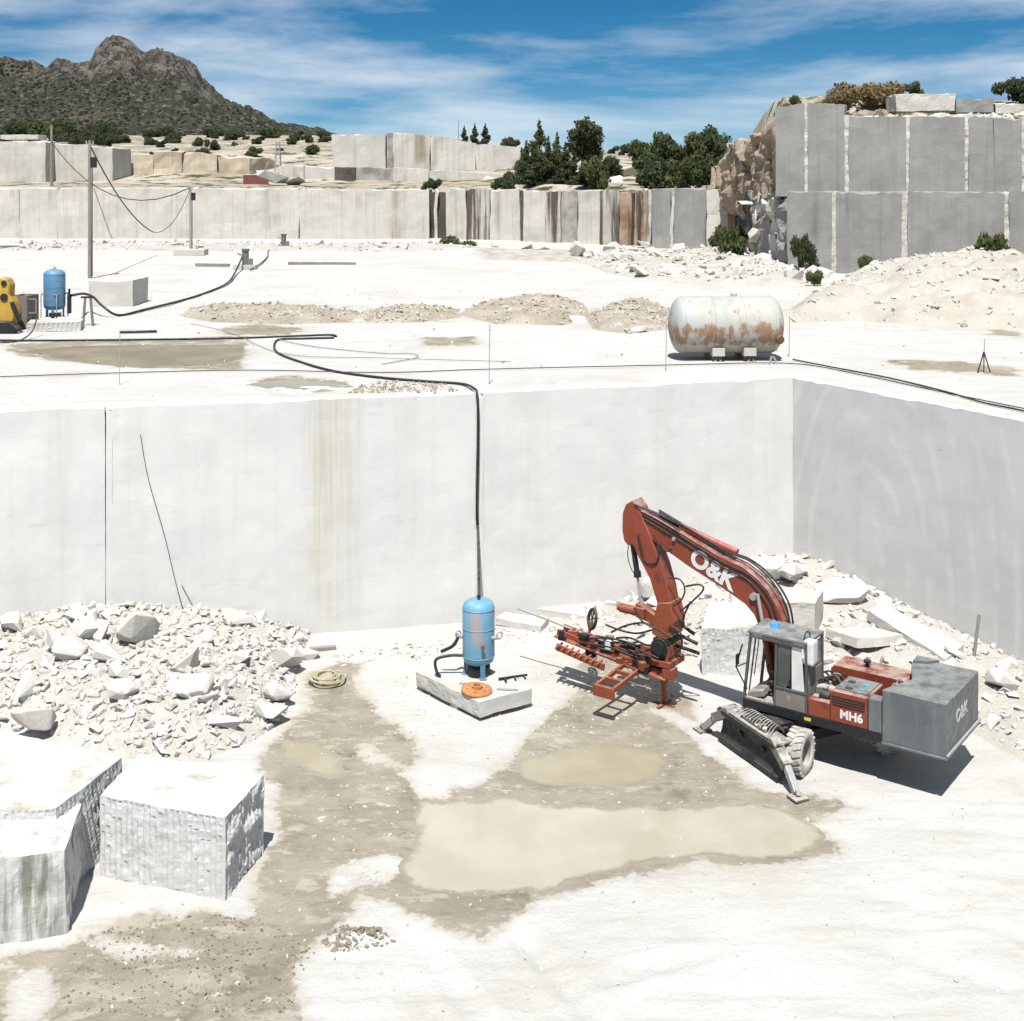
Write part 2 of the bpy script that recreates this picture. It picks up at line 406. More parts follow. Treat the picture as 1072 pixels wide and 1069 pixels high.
M['rustdark'] = paint('dark_rust', (0.20, 0.10, 0.055), (0.12, 0.06, 0.035), 0.6, 0.15, 0.85, 4.0)
M['yellow'] = paint('yellow_machine_paint', (0.55, 0.33, 0.05), (0.20, 0.10, 0.04), 0.7, 0.25, 0.5, 2.5)
M['white'] = paint('white_plastic', (0.72, 0.72, 0.70), (0.5, 0.48, 0.44), 0.3, 0.1, 0.5)
M['steel'] = paint('bare_steel', (0.36, 0.36, 0.36), (0.20, 0.19, 0.18), 0.5, 0.2, 0.4)
M['letter'] = paint('white_lettering_paint', (0.80, 0.80, 0.78), (0.55, 0.45, 0.40), 0.25, 0.0, 0.6, 6.0)
M['greyletter'] = paint('grey_lettering_paint', (0.55, 0.57, 0.57), (0.35, 0.37, 0.37), 0.5, 0.0, 0.6, 6.0)
M['tyre'] = paint('dusty_tyre_rubber', (0.50, 0.48, 0.44), (0.22, 0.21, 0.19), 0.7, 0.5, 0.9, 3.5)
M['coil'] = paint('pale_yellow_hose', (0.45, 0.40, 0.24), (0.40, 0.36, 0.28), 0.4, 0.3, 0.7)
M['wood'] = paint('weathered_wood', (0.27, 0.25, 0.22), (0.16, 0.14, 0.12), 0.6, 0.1, 0.85)
M['concrete'] = granite('concrete_slab', (0.54, 0.53, 0.50), (0.47, 0.455, 0.415), (0.33, 0.285, 0.215), 0.6, 1.2, 0.12, 0.01, None, 20)
M['bluecap'] = paint('bright_blue_plastic', (0.08, 0.35, 0.75), (0.1, 0.3, 0.6), 0.2, 0.05, 0.4)
M['yellowlabel'] = paint('yellow_sticker', (0.75, 0.62, 0.05), (0.6, 0.5, 0.1), 0.2, 0.0, 0.5)
M['redbox'] = paint('red_container_paint', (0.24, 0.075, 0.065), (0.2, 0.08, 0.07), 0.4, 0.2, 0.6)
def _glass():
    t = NT('dusty_cab_glass')
    t.b.inputs['Transmission Weight'].default_value = 0.75
    t.b.inputs['IOR'].default_value = 1.45
    return t.set(t.mix(t.step(t.noise(t.pos(obj=True), 3, 5), 0.4, 0.7), (0.22, 0.25, 0.23), (0.36, 0.38, 0.36)), 0.12)
M['glass'] = _glass()
def _bluetank():
    t = NT('faded_pale_blue_tank_paint')
    v = t.pos(obj=True)
    c = t.mix(t.step(t.noise(v, 2.0, 5), 0.35, 0.68), (0.13, 0.33, 0.50), (0.17, 0.36, 0.50))
    x = t.sep(v)
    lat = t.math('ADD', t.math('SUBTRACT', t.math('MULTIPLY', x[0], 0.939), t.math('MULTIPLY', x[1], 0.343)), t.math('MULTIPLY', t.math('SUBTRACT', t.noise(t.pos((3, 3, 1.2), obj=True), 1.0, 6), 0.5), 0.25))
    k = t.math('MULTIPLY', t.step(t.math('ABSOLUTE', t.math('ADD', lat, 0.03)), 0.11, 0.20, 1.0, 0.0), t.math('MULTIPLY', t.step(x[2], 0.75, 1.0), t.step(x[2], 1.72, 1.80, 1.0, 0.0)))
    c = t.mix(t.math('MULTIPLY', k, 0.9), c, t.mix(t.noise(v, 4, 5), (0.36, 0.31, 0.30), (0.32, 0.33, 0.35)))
    c = t.mix(t.step(t.noise(t.pos((9, 9, 1.0), obj=True), 1.0, 6, 0.66), 0.56, 0.66, 0, 0.6), c, (0.36, 0.28, 0.22))
    c = t.mix(t.step(t.noise(v, 7, 7, 0.7), 0.60, 0.68, 0, 0.7), c, (0.22, 0.13, 0.08))
    c = t.mix(t.step(t.noise(v, 3, 7, 0.7), 0.55, 0.70, 0, 0.5), c, (0.42, 0.44, 0.43))
    return t.set(c, 0.5, t.noise(v, 18, 4), 0.003, 0.7, spec=0.35)
def _tankmat():
    t = NT('rusty_pale_tank_paint')
    v = t.pos(obj=True)
    c = t.mix(t.step(t.noise(v, 0.8, 5), 0.35, 0.66), (0.42, 0.445, 0.43), (0.46, 0.455, 0.41))
    z = t.sep(v)[2]
    # rust eats the lower flank, and a few patches higher up
    band = t.math('MULTIPLY', t.step(z, -0.95, -0.45), t.step(z, -0.1, 0.35, 1.0, 0.0))
    dr = t.math('ADD', t.math('MULTIPLY', t.noise(t.pos((3.2, 3.2, 0.7), obj=True), 1.0, 8, 0.7), 0.5), t.math('MULTIPLY', t.noise(v, 1.3, 9, 0.72), 0.5))
    r = t.step(t.math('ADD', dr, t.math('MULTIPLY', band, 0.13)), 0.555, 0.64)
    c = t.mix(t.math('MULTIPLY', r, 0.9), c, t.mix(t.noise(v, 5, 4), (0.36, 0.19, 0.085), (0.20, 0.11, 0.07)))
    r2 = t.step(t.noise(v, 1.5, 8, 0.7), 0.58, 0.68)
    c = t.mix(t.math('MULTIPLY', r2, 0.6), c, (0.46, 0.25, 0.11))
    c = t.mix(t.step(t.noise(t.pos((2.5, 2.5, 0.5), (3, 1, 0), obj=True), 1.0, 6, 0.65), 0.46, 0.70, 0, 0.45), c, (0.36, 0.30, 0.22))
    low = t.step(z, -0.85, -0.6, 1.0, 0.0)
    c = t.mix(t.math('MULTIPLY', low, 0.7), c, (0.40, 0.33, 0.23))
    return t.set(c, 0.6, t.noise(v, 14, 5), 0.004, 0.7, spec=0.3)
M['tank'] = _tankmat()
M['bluepaint'] = _bluetank()
def leafmat(name, c1, c2, c3):
    t = NT(name)
    v = t.pos()
    c = t.mix(t.step(t.noise(v, 1.1, 3), 0.38, 0.62), c1, c2)
    c = t.mix(t.step(t.noise(v, 7.0, 2), 0.52, 0.70, 0, 0.7), c, c3)
    m = t.set(c, 0.65, spec=0.2)
    tr = t.n('ShaderNodeBsdfTranslucent'); t.l(c, tr.inputs['Color'])
    mx = t.n('ShaderNodeMixShader'); mx.inputs[0].default_value = 0.35
    t.l(t.b.outputs[0], mx.inputs[1]); t.l(tr.outputs[0], mx.inputs[2]); t.l(mx.outputs[0], t.out.inputs['Surface'])
    return m
M['leaf_dark'] = leafmat('foliage_dark_evergreen', (0.050, 0.066, 0.030), (0.078, 0.098, 0.042), (0.13, 0.145, 0.062))
M['leaf_mid'] = leafmat('foliage_mid_green', (0.078, 0.10, 0.040), (0.115, 0.14, 0.055), (0.18, 0.195, 0.09))
M['leaf_pale'] = leafmat('foliage_pale_green', (0.10, 0.14, 0.05), (0.14, 0.17, 0.07), (0.2, 0.2, 0.09))
M['leaf_dry'] = leafmat('dry_grass', (0.27, 0.20, 0.10), (0.20, 0.15, 0.075), (0.36, 0.29, 0.16))
M['bark'] = paint('tree_bark', (0.10, 0.08, 0.06), (0.05, 0.04, 0.03), 0.5, 0.0, 0.9)
def _terrain():
    t = NT('hillside_dry_ground')
    v = t.pos()
    c = t.mix(t.step(t.noise(v, 0.09, 6, 0.6), 0.40, 0.62), (0.36, 0.31, 0.235), (0.47, 0.435, 0.365))
    c = t.mix(t.step(t.noise(v, 0.32, 6, 0.66), 0.50, 0.60), c, (0.06, 0.07, 0.032))
    c = t.mix(t.step(t.noise(v, 1.6, 5, 0.66), 0.56, 0.68, 0, 0.7), c, (0.48, 0.45, 0.39))
    return t.set(c, 0.95, t.noise(v, 1.2, 6, 0.7), 0.3, 0.8, spec=0.1)
M['terrain'] = _terrain()
def _mount():
    t = NT('mountain_rock_and_scrub')
    v = t.pos()
    r = t.mix(t.step(t.noise(v, 0.03, 8, 0.7), 0.36, 0.62), (0.31, 0.285, 0.25), (0.18, 0.165, 0.145))
    r = t.mix(t.step(t.noise(t.pos((0.075, 0.075, 0.014)), 1.0, 8, 0.72), 0.44, 0.56, 0, 0.9), r, (0.06, 0.055, 0.05))
    g = t.mix(t.step(t.noise(v, 0.02, 5), 0.4, 0.65), (0.082, 0.084, 0.058), (0.125, 0.115, 0.085))
    pk = t.attr('rocky')
    m = t.step(t.math('ADD', t.math('MULTIPLY', pk, 0.42), t.noise(v, 0.030, 8, 0.74)), 0.60, 0.76)
    c = t.mix(m, g, r)
    # pale boulders and dark shrubs between them
    c = t.mix(t.step(t.noise(v, 0.16, 6, 0.8), 0.53, 0.60, 0, 0.8), c, (0.30, 0.275, 0.24))
    sh = t.step(t.voro(t.pos((1, 0.6, 1)), 0.2), 0.30, 0.50, 1.0, 0.0)
    sh = t.math('MULTIPLY', sh, t.step(t.math('SUBTRACT', t.noise(v, 0.02, 5, 0.6), t.math('MULTIPLY', pk, 0.28)), 0.28, 0.42))
    c = t.mix(t.math('MULTIPLY', sh, 0.9), c, (0.030, 0.036, 0.020))
    return t.set(c, 0.95, t.math('ADD', t.noise(v, 0.05, 9, 0.78), t.math('MULTIPLY', sh, 0.25)), 14.0, 1.0, spec=0.05)
M['mount'] = _mount()

# ------------------------------------------------------------------ object helpers
def tag(o, label=None, cat=None, group=None, kind=None):
    if label: o['label'] = label
    if cat: o['category'] = cat
    if group: o['group'] = group
    if kind: o['kind'] = kind
    return o
def empty(name, loc=(0, 0, 0), rz=0.0):
    o = bpy.data.objects.new(name, None)
    o.empty_display_size = 0.2
    o.location = loc; o.rotation_euler = (0, 0, rz)
    COL.objects.link(o)
    return o
def link(name, me, parent=None, loc=None, rot=None):
    o = bpy.data.objects.new(name, me)
    COL.objects.link(o)
    if parent is not None: o.parent = parent
    if loc is not None: o.location = loc
    if rot is not None: o.rotation_euler = rot
    return o
def mesh_np(name, V, faces, mat, parent=None, smooth=False, loc=None, attrs=None):
    me = bpy.data.meshes.new(name)
    me.from_pydata([tuple(v) for v in V] if not isinstance(V, np.ndarray) else V.tolist(), [], faces if isinstance(faces, list) else faces.tolist())
    me.materials.append(mat)
    if attrs:
        for k, a in attrs.items():
            at = me.attributes.new(k, 'FLOAT', 'POINT')
            at.data.foreach_set('value', np.asarray(a, dtype=np.float32).ravel())
    if smooth:
        me.polygons.foreach_set('use_smooth', [True] * len(me.polygons))
    me.update()
    return link(name, me, parent, loc)
def grid_faces(nr, nc, off=0):
    i = np.arange(nr - 1)[:, None] * nc + np.arange(nc - 1)[None, :] + off
    return np.stack([i, i + 1, i + nc + 1, i + nc], -1).reshape(-1, 4)

class MB:
    """collects shapes of ONE part; build() links them as one mesh"""
    def __init__(s):
        s.v = []; s.f = []; s.sm = []
    def add(s, V, Fc, smooth=False):
        o = len(s.v)
        s.v.extend([tuple(map(float, p)) for p in V])
        for q in Fc:
            s.f.append([i + o for i in q]); s.sm.append(smooth)
        return s
    def box(s, c, size, rot=None, bev=0.0):
        x, y, z = [q * 0.5 for q in size]
        if bev > 0:
            bm = bmesh.new(); bmesh.ops.create_cube(bm, size=1.0)
            for v in bm.verts: v.co = Vector((v.co.x * 2 * x, v.co.y * 2 * y, v.co.z * 2 * z))
            bmesh.ops.bevel(bm, geom=list(bm.edges), offset=bev, segments=2, affect='EDGES', profile=0.6)
            V = [v.co.copy() for v in bm.verts]; bm.verts.index_update()
            Fc = [[v.index for v in f.verts] for f in bm.faces]; bm.free()
        else:
            V = [Vector((a, b, cc)) for a in (-x, x) for b in (-y, y) for cc in (-z, z)]
            Fc = [(0, 1, 3, 2), (4, 6, 7, 5), (0, 4, 5, 1), (2, 3, 7, 6), (0, 2, 6, 4), (1, 5, 7, 3)]
        m = rot if rot is not None else Matrix.Identity(3)
        c = Vector(c)
        return s.add([m @ v + c for v in V], Fc)
    def bar(s, a, b, w, h, bev=0.0, roll=0.0):
        a = Vector(a); b = Vector(b); d = b - a
        if d.length < 1e-6: return s
        xax = d.normalized()
        up = Vector((0, 0, 1)) if abs(xax.z) < 0.96 else Vector((0, 1, 0))
        yax = up.cross(xax).normalized(); zax = xax.cross(yax)
        m = Matrix((xax, yax, zax)).transposed()
        if roll: m = m @ Matrix.Rotation(roll, 3, 'X')
        return s.box((a + b) / 2, (d.length, w, h), m, bev)
    def cyl(s, a, b, r0, r1=None, n=14, cap=True):
        a = Vector(a); b = Vector(b); r1 = r0 if r1 is None else r1
        d = (b - a).normalized()
        u = d.orthogonal().normalized(); w = d.cross(u)
        V = []
        for k in range(n):
            q = 2 * math.pi * k / n; e = u * math.cos(q) + w * math.sin(q)
            V.append(a + e * r0); V.append(b + e * r1)
        s.add(V, [(2 * k, 2 * ((k + 1) % n), 2 * ((k + 1) % n) + 1, 2 * k + 1) for k in range(n)], True)
        if cap:
            s.add(V[0::2], [list(range(n))[::-1]]); s.add(V[1::2], [list(range(n))])
        return s
    def tube(s, pts, r, n=7, sub=6):
        pts = [Vector(p) for p in pts]
        if sub and len(pts) > 2:
            q = []
            for i in range(len(pts) - 1):
                p0 = pts[max(i - 1, 0)]; p1 = pts[i]; p2 = pts[i + 1]; p3 = pts[min(i + 2, len(pts) - 1)]
                for k in range(sub):
                    t = k / sub
                    q.append(0.5 * ((2 * p1) + (p2 - p0) * t + (2 * p0 - 5 * p1 + 4 * p2 - p3) * t * t + (3 * p1 - p0 - 3 * p2 + p3) * t ** 3))
            q.append(pts[-1]); pts = q
        V = []; u = None
        for i, p in enumerate(pts):
            d = (pts[min(i + 1, len(pts) - 1)] - pts[max(i - 1, 0)])
            d = d.normalized() if d.length > 1e-9 else Vector((0, 0, 1))
            if u is None: u = d.orthogonal().normalized()
            u = (u - d * u.dot(d))
            u = u.normalized() if u.length > 1e-6 else d.orthogonal().normalized()
            w = d.cross(u)
            for k in range(n):
                a = 2 * math.pi * k / n
                V.append(p + (u * math.cos(a) + w * math.sin(a)) * r)
        Fc = [(i * n + k, i * n + (k + 1) % n, (i + 1) * n + (k + 1) % n, (i + 1) * n + k) for i in range(len(pts) - 1) for k in range(n)]
        return s.add(V, Fc, True)
    def prism(s, poly, axis_o, ex, ey, ez, d0, d1, bev=0.0):
        """2D polygon in the (ex, ey) plane, extruded along ez from d0 to d1"""
        ex, ey, ez, o = Vector(ex), Vector(ey), Vector(ez), Vector(axis_o)
        n = len(poly)
        V = [o + ex * p[0] + ey * p[1] + ez * d0 for p in poly] + [o + ex * p[0] + ey * p[1] + ez * d1 for p in poly]
        Fc = [list(range(n))[::-1], [n + k for k in range(n)]] + [(k, (k + 1) % n, n + (k + 1) % n, n + k) for k in range(n)]
        bm = bmesh.new(); bv = [bm.verts.new(v) for v in V]
        for q in Fc: bm.faces.new([bv[i] for i in q])
        bmesh.ops.recalc_face_normals(bm, faces=bm.faces)
        if bev:
            bmesh.ops.bevel(bm, geom=list(bm.edges), offset=bev, segments=1, affect='EDGES')
        bm.verts.index_update()
        V = [v.co.copy() for v in bm.verts]; Fc = [[v.index for v in f.verts] for f in bm.faces]; bm.free()
        return s.add(V, Fc)
    def lathe(s, prof, c=(0, 0, 0), n=28, axis='Z', smooth=True):
        c = Vector(c); V = []
        for r, z in prof:
            for k in range(n):
                a = 2 * math.pi * k / n
                q = Vector((r * math.cos(a), r * math.sin(a), z))
                if axis == 'X': q = Vector((q.z, q.x, q.y))
                if axis == 'Y': q = Vector((q.x, q.z, q.y))
                V.append(c + q)
        Fc = [(i * n + k, i * n + (k + 1) % n, (i + 1) * n + (k + 1) % n, (i + 1) * n + k) for i in range(len(prof) - 1) for k in range(n)]
        s.add(V, Fc, smooth)
        return s
    def torus(s, c, R0, r, nrm=(0, 0, 1), n=24, m=8):
        c = Vector(c); nn = Vector(nrm).normalized(); u = nn.orthogonal().normalized(); w = nn.cross(u); V = []
        for i in range(n):
            a = 2 * math.pi * i / n; e = u * math.cos(a) + w * math.sin(a)
            for k in range(m):
                b = 2 * math.pi * k / m
                V.append(c + e * (R0 + r * math.cos(b)) + nn * r * math.sin(b))
        return s.add(V, [(i * m + k, ((i + 1) % n) * m + k, ((i + 1) % n) * m + (k + 1) % m, i * m + (k + 1) % m) for i in range(n) for k in range(m)], True)
    def build(s, name, mat, parent=None, loc=None, rot=None):
        me = bpy.data.meshes.new(name)
        me.from_pydata(s.v, [], s.f)
        me.materials.append(mat)
        me.polygons.foreach_set('use_smooth', s.sm)
        me.update()
        bm = bmesh.new(); bm.from_mesh(me)
        bmesh.ops.recalc_face_normals(bm, faces=bm.faces)
        bm.to_mesh(me); bm.free()
        return link(name, me, parent, loc, rot)

def rough_box(name, c8, mat, parent=None, res=0.25, amp=0.03, freq=0.8, top_amp=0.0, styles=None, loc=None, seed=0.0, smooth=False):
    """block with 8 corners (bottom 4 then top 4, same order round): every face a displaced grid"""
    C8 = [np.array(p, float) for p in c8]
    quads = {'bottom': (0, 3, 2, 1), 'top': (4, 5, 6, 7), 'f0': (0, 1, 5, 4), 'f1': (1, 2, 6, 5), 'f2': (2, 3, 7, 6), 'f3': (3, 0, 4, 7)}
    styles = styles or {}
    allV = []; allF = []; off = 0
    cen = sum(C8) / 8
    zt = max(p[2] for p in C8)
    for k, q in quads.items():
        a, b, c, d_ = [C8[i] for i in q]
        rs = styles.get(k, {}).get('res', res)
        nu = max(2, min(220, int(max(np.linalg.norm(b - a), np.linalg.norm(c - d_)) / rs) + 2)); nv = max(2, min(160, int(max(np.linalg.norm(d_ - a), np.linalg.norm(c - b)) / rs) + 2))
        u = np.linspace(0, 1, nu)[None, :, None]; v = np.linspace(0, 1, nv)[:, None, None]
        G = (a * (1 - u) + b * u) * (1 - v) + (d_ * (1 - u) + c * u) * v
        nrm = np.cross(b - a, d_ - a); nrm = nrm / (np.linalg.norm(nrm) + 1e-9)
        if np.dot(nrm, (a + b + c + d_) / 4 - cen) < 0: nrm = -nrm
        D = np.stack([fbm(G * freq + s0 + seed, 4) for s0 in (0.0, 31.7, 77.1)], -1) * amp
        if top_amp:
            near = sstep(0.35, 0.0, zt - G[..., 2])
            D[..., 2] -= near * np.abs(fbm(G * 1.7 + 5 + seed, 4)) * top_amp * 2.0
        st = styles.get(k)
        if st:
            uu = np.broadcast_to(u[..., 0], G.shape[:2]); vv = np.broadcast_to(v[..., 0], G.shape[:2])
            edge = np.minimum(np.minimum(uu, 1 - uu) * np.linalg.norm(b - a), np.minimum(vv, 1 - vv) * np.linalg.norm(d_ - a))
            fade = sstep(0.0, 0.08, edge)
            disp = np.zeros(G.shape[:2])
            if 'flute' in st:
                L = np.linalg.norm(b - a); per = st['flute']
                ph = uu * L / per + 0.10 * fbm(G * 0.9 + seed, 2) + vv * st.get('lean', 0.0)
                cell = np.floor(ph)
                fr = ph - cell
                on = (vnoise(np.stack([cell * 7.7, np.floor(vv * 9 + vnoise(np.stack([cell, cell * 3, cell * 5], -1)) * 2) * 3.1, cell * 0], -1)) > st.get('gap', -0.5))
                disp -= np.where(on, np.sqrt(np.maximum(0, 1 - ((fr - 0.5) / 0.30) ** 2)), 0.0) * st.get('depth', 0.03)
            if 'rough' in st:
                disp += fbm(G * st.get('rfreq', 2.5) + seed + 3.3, 5) * st['rough']
            D = D + nrm * (disp * fade)[..., None]
        G = G + D
        allV.append(G.reshape(-1, 3)); allF.append(grid_faces(nv, nu, off)); off += nu * nv
    V = np.concatenate(allV); Fc = np.concatenate(allF)
    me = bpy.data.meshes.new(name)
    me.from_pydata(V.tolist(), [], Fc.tolist()); me.materials.append(mat)
    bm = bmesh.new(); bm.from_mesh(me)
    bmesh.ops.remove_doubles(bm, verts=bm.verts, dist=0.0015)
    bmesh.ops.recalc_face_normals(bm, faces=bm.faces)
    bm.to_mesh(me); bm.free()
    if smooth: me.polygons.foreach_set('use_smooth', [True] * len(me.polygons))
    return link(name, me, parent, loc)

def rock_mesh(seed, n=13, flat=0.75, jag=0.35):
    rg = np.random.default_rng(seed)
    bm = bmesh.new()
    for _ in range(n):
        p = rg.normal(size=3); p /= np.linalg.norm(p)
        p = np.sign(p) * np.abs(p) ** 0.7
        p *= 0.5 * (1 - jag * rg.random())
        bm.verts.new((p[0] * 1.15, p[1] * (0.75 + 0.3 * rg.random()), p[2] * flat))
    r = bmesh.ops.convex_hull(bm, input=bm.verts)
    bmesh.ops.delete(bm, geom=[g for g in r['geom_interior'] if isinstance(g, bmesh.types.BMVert)], context='VERTS')
    bmesh.ops.recalc_face_normals(bm, faces=bm.faces)
    bm.verts.index_update()
    V = np.array([v.co[:] for v in bm.verts]); Fc = [[v.index for v in f.verts] for f in bm.faces]
    bm.free()
    return V, Fc
ROCKS = [rock_mesh(100 + k, 10 + k % 7, 0.5 + 0.07 * (k % 6)) for k in range(18)]
ROCK_ME = {}
def rock_data(k, mk):
    if (k, mk) not in ROCK_ME:
        me = bpy.data.meshes.new('rock')
        me.from_pydata(ROCKS[k][0].tolist(), [], ROCKS[k][1]); me.materials.append(M[mk]); me.update()
        ROCK_ME[(k, mk)] = me
    return ROCK_ME[(k, mk)]
def rand_rot(rg, tilt=0.6):
    return Matrix.Rotation(rg.uniform(0, 6.28), 3, 'Z') @ Matrix.Rotation(rg.uniform(-tilt, tilt), 3, 'X') @ Matrix.Rotation(rg.uniform(-tilt, tilt), 3, 'Y')
def scatter_stuff(name, N, area, hfun, smin, smax, mk, label, cat, seed, power=2.2, keep=None, parent=None):
    """many small stones as one object"""
    rg = np.random.default_rng(seed)
    xs = [p[0] for p in area]; ys = [p[1] for p in area]
    X = rg.uniform(min(xs), max(xs), N * 4); Y = rg.uniform(min(ys), max(ys), N * 4)
    ok = sdpoly(X, Y, area) > 0
    if keep is not None: ok &= keep(X, Y)
    X = X[ok][:N]; Y = Y[ok][:N]
    Z = hfun(X, Y)
    AV = []; AF = []; off = 0
    for x, y, z in zip(X, Y, Z):
        V, Fc = ROCKS[rg.integers(len(ROCKS))]
        s = smin + (smax - smin) * rg.random() ** power
        m = np.array(rand_rot(rg, 1.0)) * s
        W = V @ m.T + np.array([x, y, z + s * 0.08])
        AV.append(W); AF.extend([[i + off for i in q] for q in Fc]); off += len(V)
    if not AV: return None
    return tag(mesh_np(name, np.concatenate(AV), AF, M[mk], parent), label, cat, None, 'stuff')
def scatter_rocks(name, spots, mk, label, cat, group, seed, tilt=0.7):
    """countable rocks: each an object of its own; spots are (x, y, z, size)"""
    rg = np.random.default_rng(seed)
    for (x, y, z, s) in spots:
        o = link(name, rock_data(int(rg.integers(len(ROCKS))), mk), None, (x, y, z + s * 0.12))
        o.rotation_euler = (rg.uniform(-tilt, tilt), rg.uniform(-tilt, tilt), rg.uniform(0, 6.28))
        o.scale = (s * rg.uniform(0.85, 1.4), s * rg.uniform(0.7, 1.2), s * rg.uniform(0.45, 1.1))
        tag(o, label, cat, group)
def pick_spots(N, area, hfun, smin, smax, seed, power=2.0, keep=None, mind=0.75):
    rg = np.random.default_rng(seed); out = []
    xs = [p[0] for p in area]; ys = [p[1] for p in area]
    for _ in range(N * 40):
        if len(out) >= N: break
        x = rg.uniform(min(xs), max(xs)); y = rg.uniform(min(ys), max(ys))
        if sdpoly(np.array([x]), np.array([y]), area)[0] < 0.1: continue
        if keep is not None and not keep(np.array([x]), np.array([y]))[0]: continue
        s = smin + (smax - smin) * rg.random() ** power
        if any((x - a) ** 2 + (y - b) ** 2 < (mind * (s + c)) ** 2 * 0.5 for a, b, _, c in out): continue
        out.append((x, y, float(hfun(np.array([x]), np.array([y]))[0]), s))
    return out
def px_poly(pts, z=0.0):
    return [(P(x, y, z).x, P(x, y, z).y) for x, y in pts]
# ================================================================== SETTING
def axis(lo, hi, dlo, dhi, fine, coarse_n):
    a = lo - np.geomspace(1, dlo, coarse_n)[::-1] ; b = hi + np.geomspace(1, dhi, coarse_n)
    return np.concatenate([a, np.arange(lo, hi, fine), b])

# ---- lower quarry floor
WET = [
    [(318, 706), (350, 694), (372, 695), (380, 722), (405, 748), (432, 772), (446, 792), (430, 812), (445, 832), (500, 822), (535, 792), (560, 758), (585, 735), (612, 712), (650, 728),
     (690, 745), (722, 765), (760, 792), (800, 832), (842, 850), (888, 893), (830, 908), (740, 905), (640, 925), (575, 942), (540, 962), (510, 990), (480, 985), (445, 965),
     (415, 948), (380, 948), (345, 985), (310, 1012), (330, 1080), (-60, 1080), (-60, 1010), (60, 990), (120, 962), (205, 955), (262, 960), (262, 912), (290, 870), (280, 820), (268, 795), (290, 765), (318, 740)],
    [(700, 828), (800, 828), (880, 838), (905, 850), (850, 862), (740, 850)],
    [(628, 655), (670, 690), (730, 735), (735, 760), (660, 735), (600, 700)],
    [(1010, 735), (1072, 745), (1072, 780), (1030, 770)],
]
WETW = [px_poly(p) for p in WET]
DRY_ISL = [px_poly(p) for p in ([(345, 905), (430, 880), (440, 905), (400, 935), (330, 945)], [(0, 1012), (60, 1005), (85, 1040), (40, 1075), (0, 1075)],
                               [(700, 745), (728, 760), (765, 800), (735, 790)], [(80, 975), (180, 985), (240, 1000), (180, 1012), (90, 1005)], [(360, 770), (400, 775), (430, 810), (380, 805)])]
PUD1 = px_poly([(440, 838), (500, 839), (548, 828), (600, 829), (650, 838), (720, 841), (790, 839), (832, 851), (862, 874), (858, 886), (800, 898), (745, 893), (690, 896), (625, 908), (560, 926), (490, 934), (440, 928), (418, 905), (425, 870)])
PUD2 = px_poly([(556, 795), (600, 780), (655, 778), (690, 783), (708, 797), (690, 815), (640, 822), (590, 821), (556, 812)])
PUD3 = px_poly([(298, 775), (330, 778), (356, 792), (372, 812), (345, 816), (315, 800), (290, 792)])
gx = axis(-19, 19, 70, 70, 0.13, 14); gy = axis(17, 44.5, 70, 16, 0.13, 12)
GX, GY = np.meshgrid(gx, gy)
wet = np.zeros_like(GX)
for p in WETW:
    wet = np.maximum(wet, sstep(-0.55, 0.75, sdpoly(GX, GY, p)))
for p in DRY_ISL:
    wet *= 1 - 0.75 * sstep(-0.3, 0.5, sdpoly(GX, GY, p))
RUTS = [px_poly(p) for p in ([(600, 1110), (505, 1000), (420, 905), (380, 850)], [(300, 1100), (330, 980), (350, 900), (390, 840), (470, 790)], [(1100, 900), (960, 885), (860, 850), (740, 800)], [(1072, 1010), (900, 960), (760, 960), (600, 1000)])]
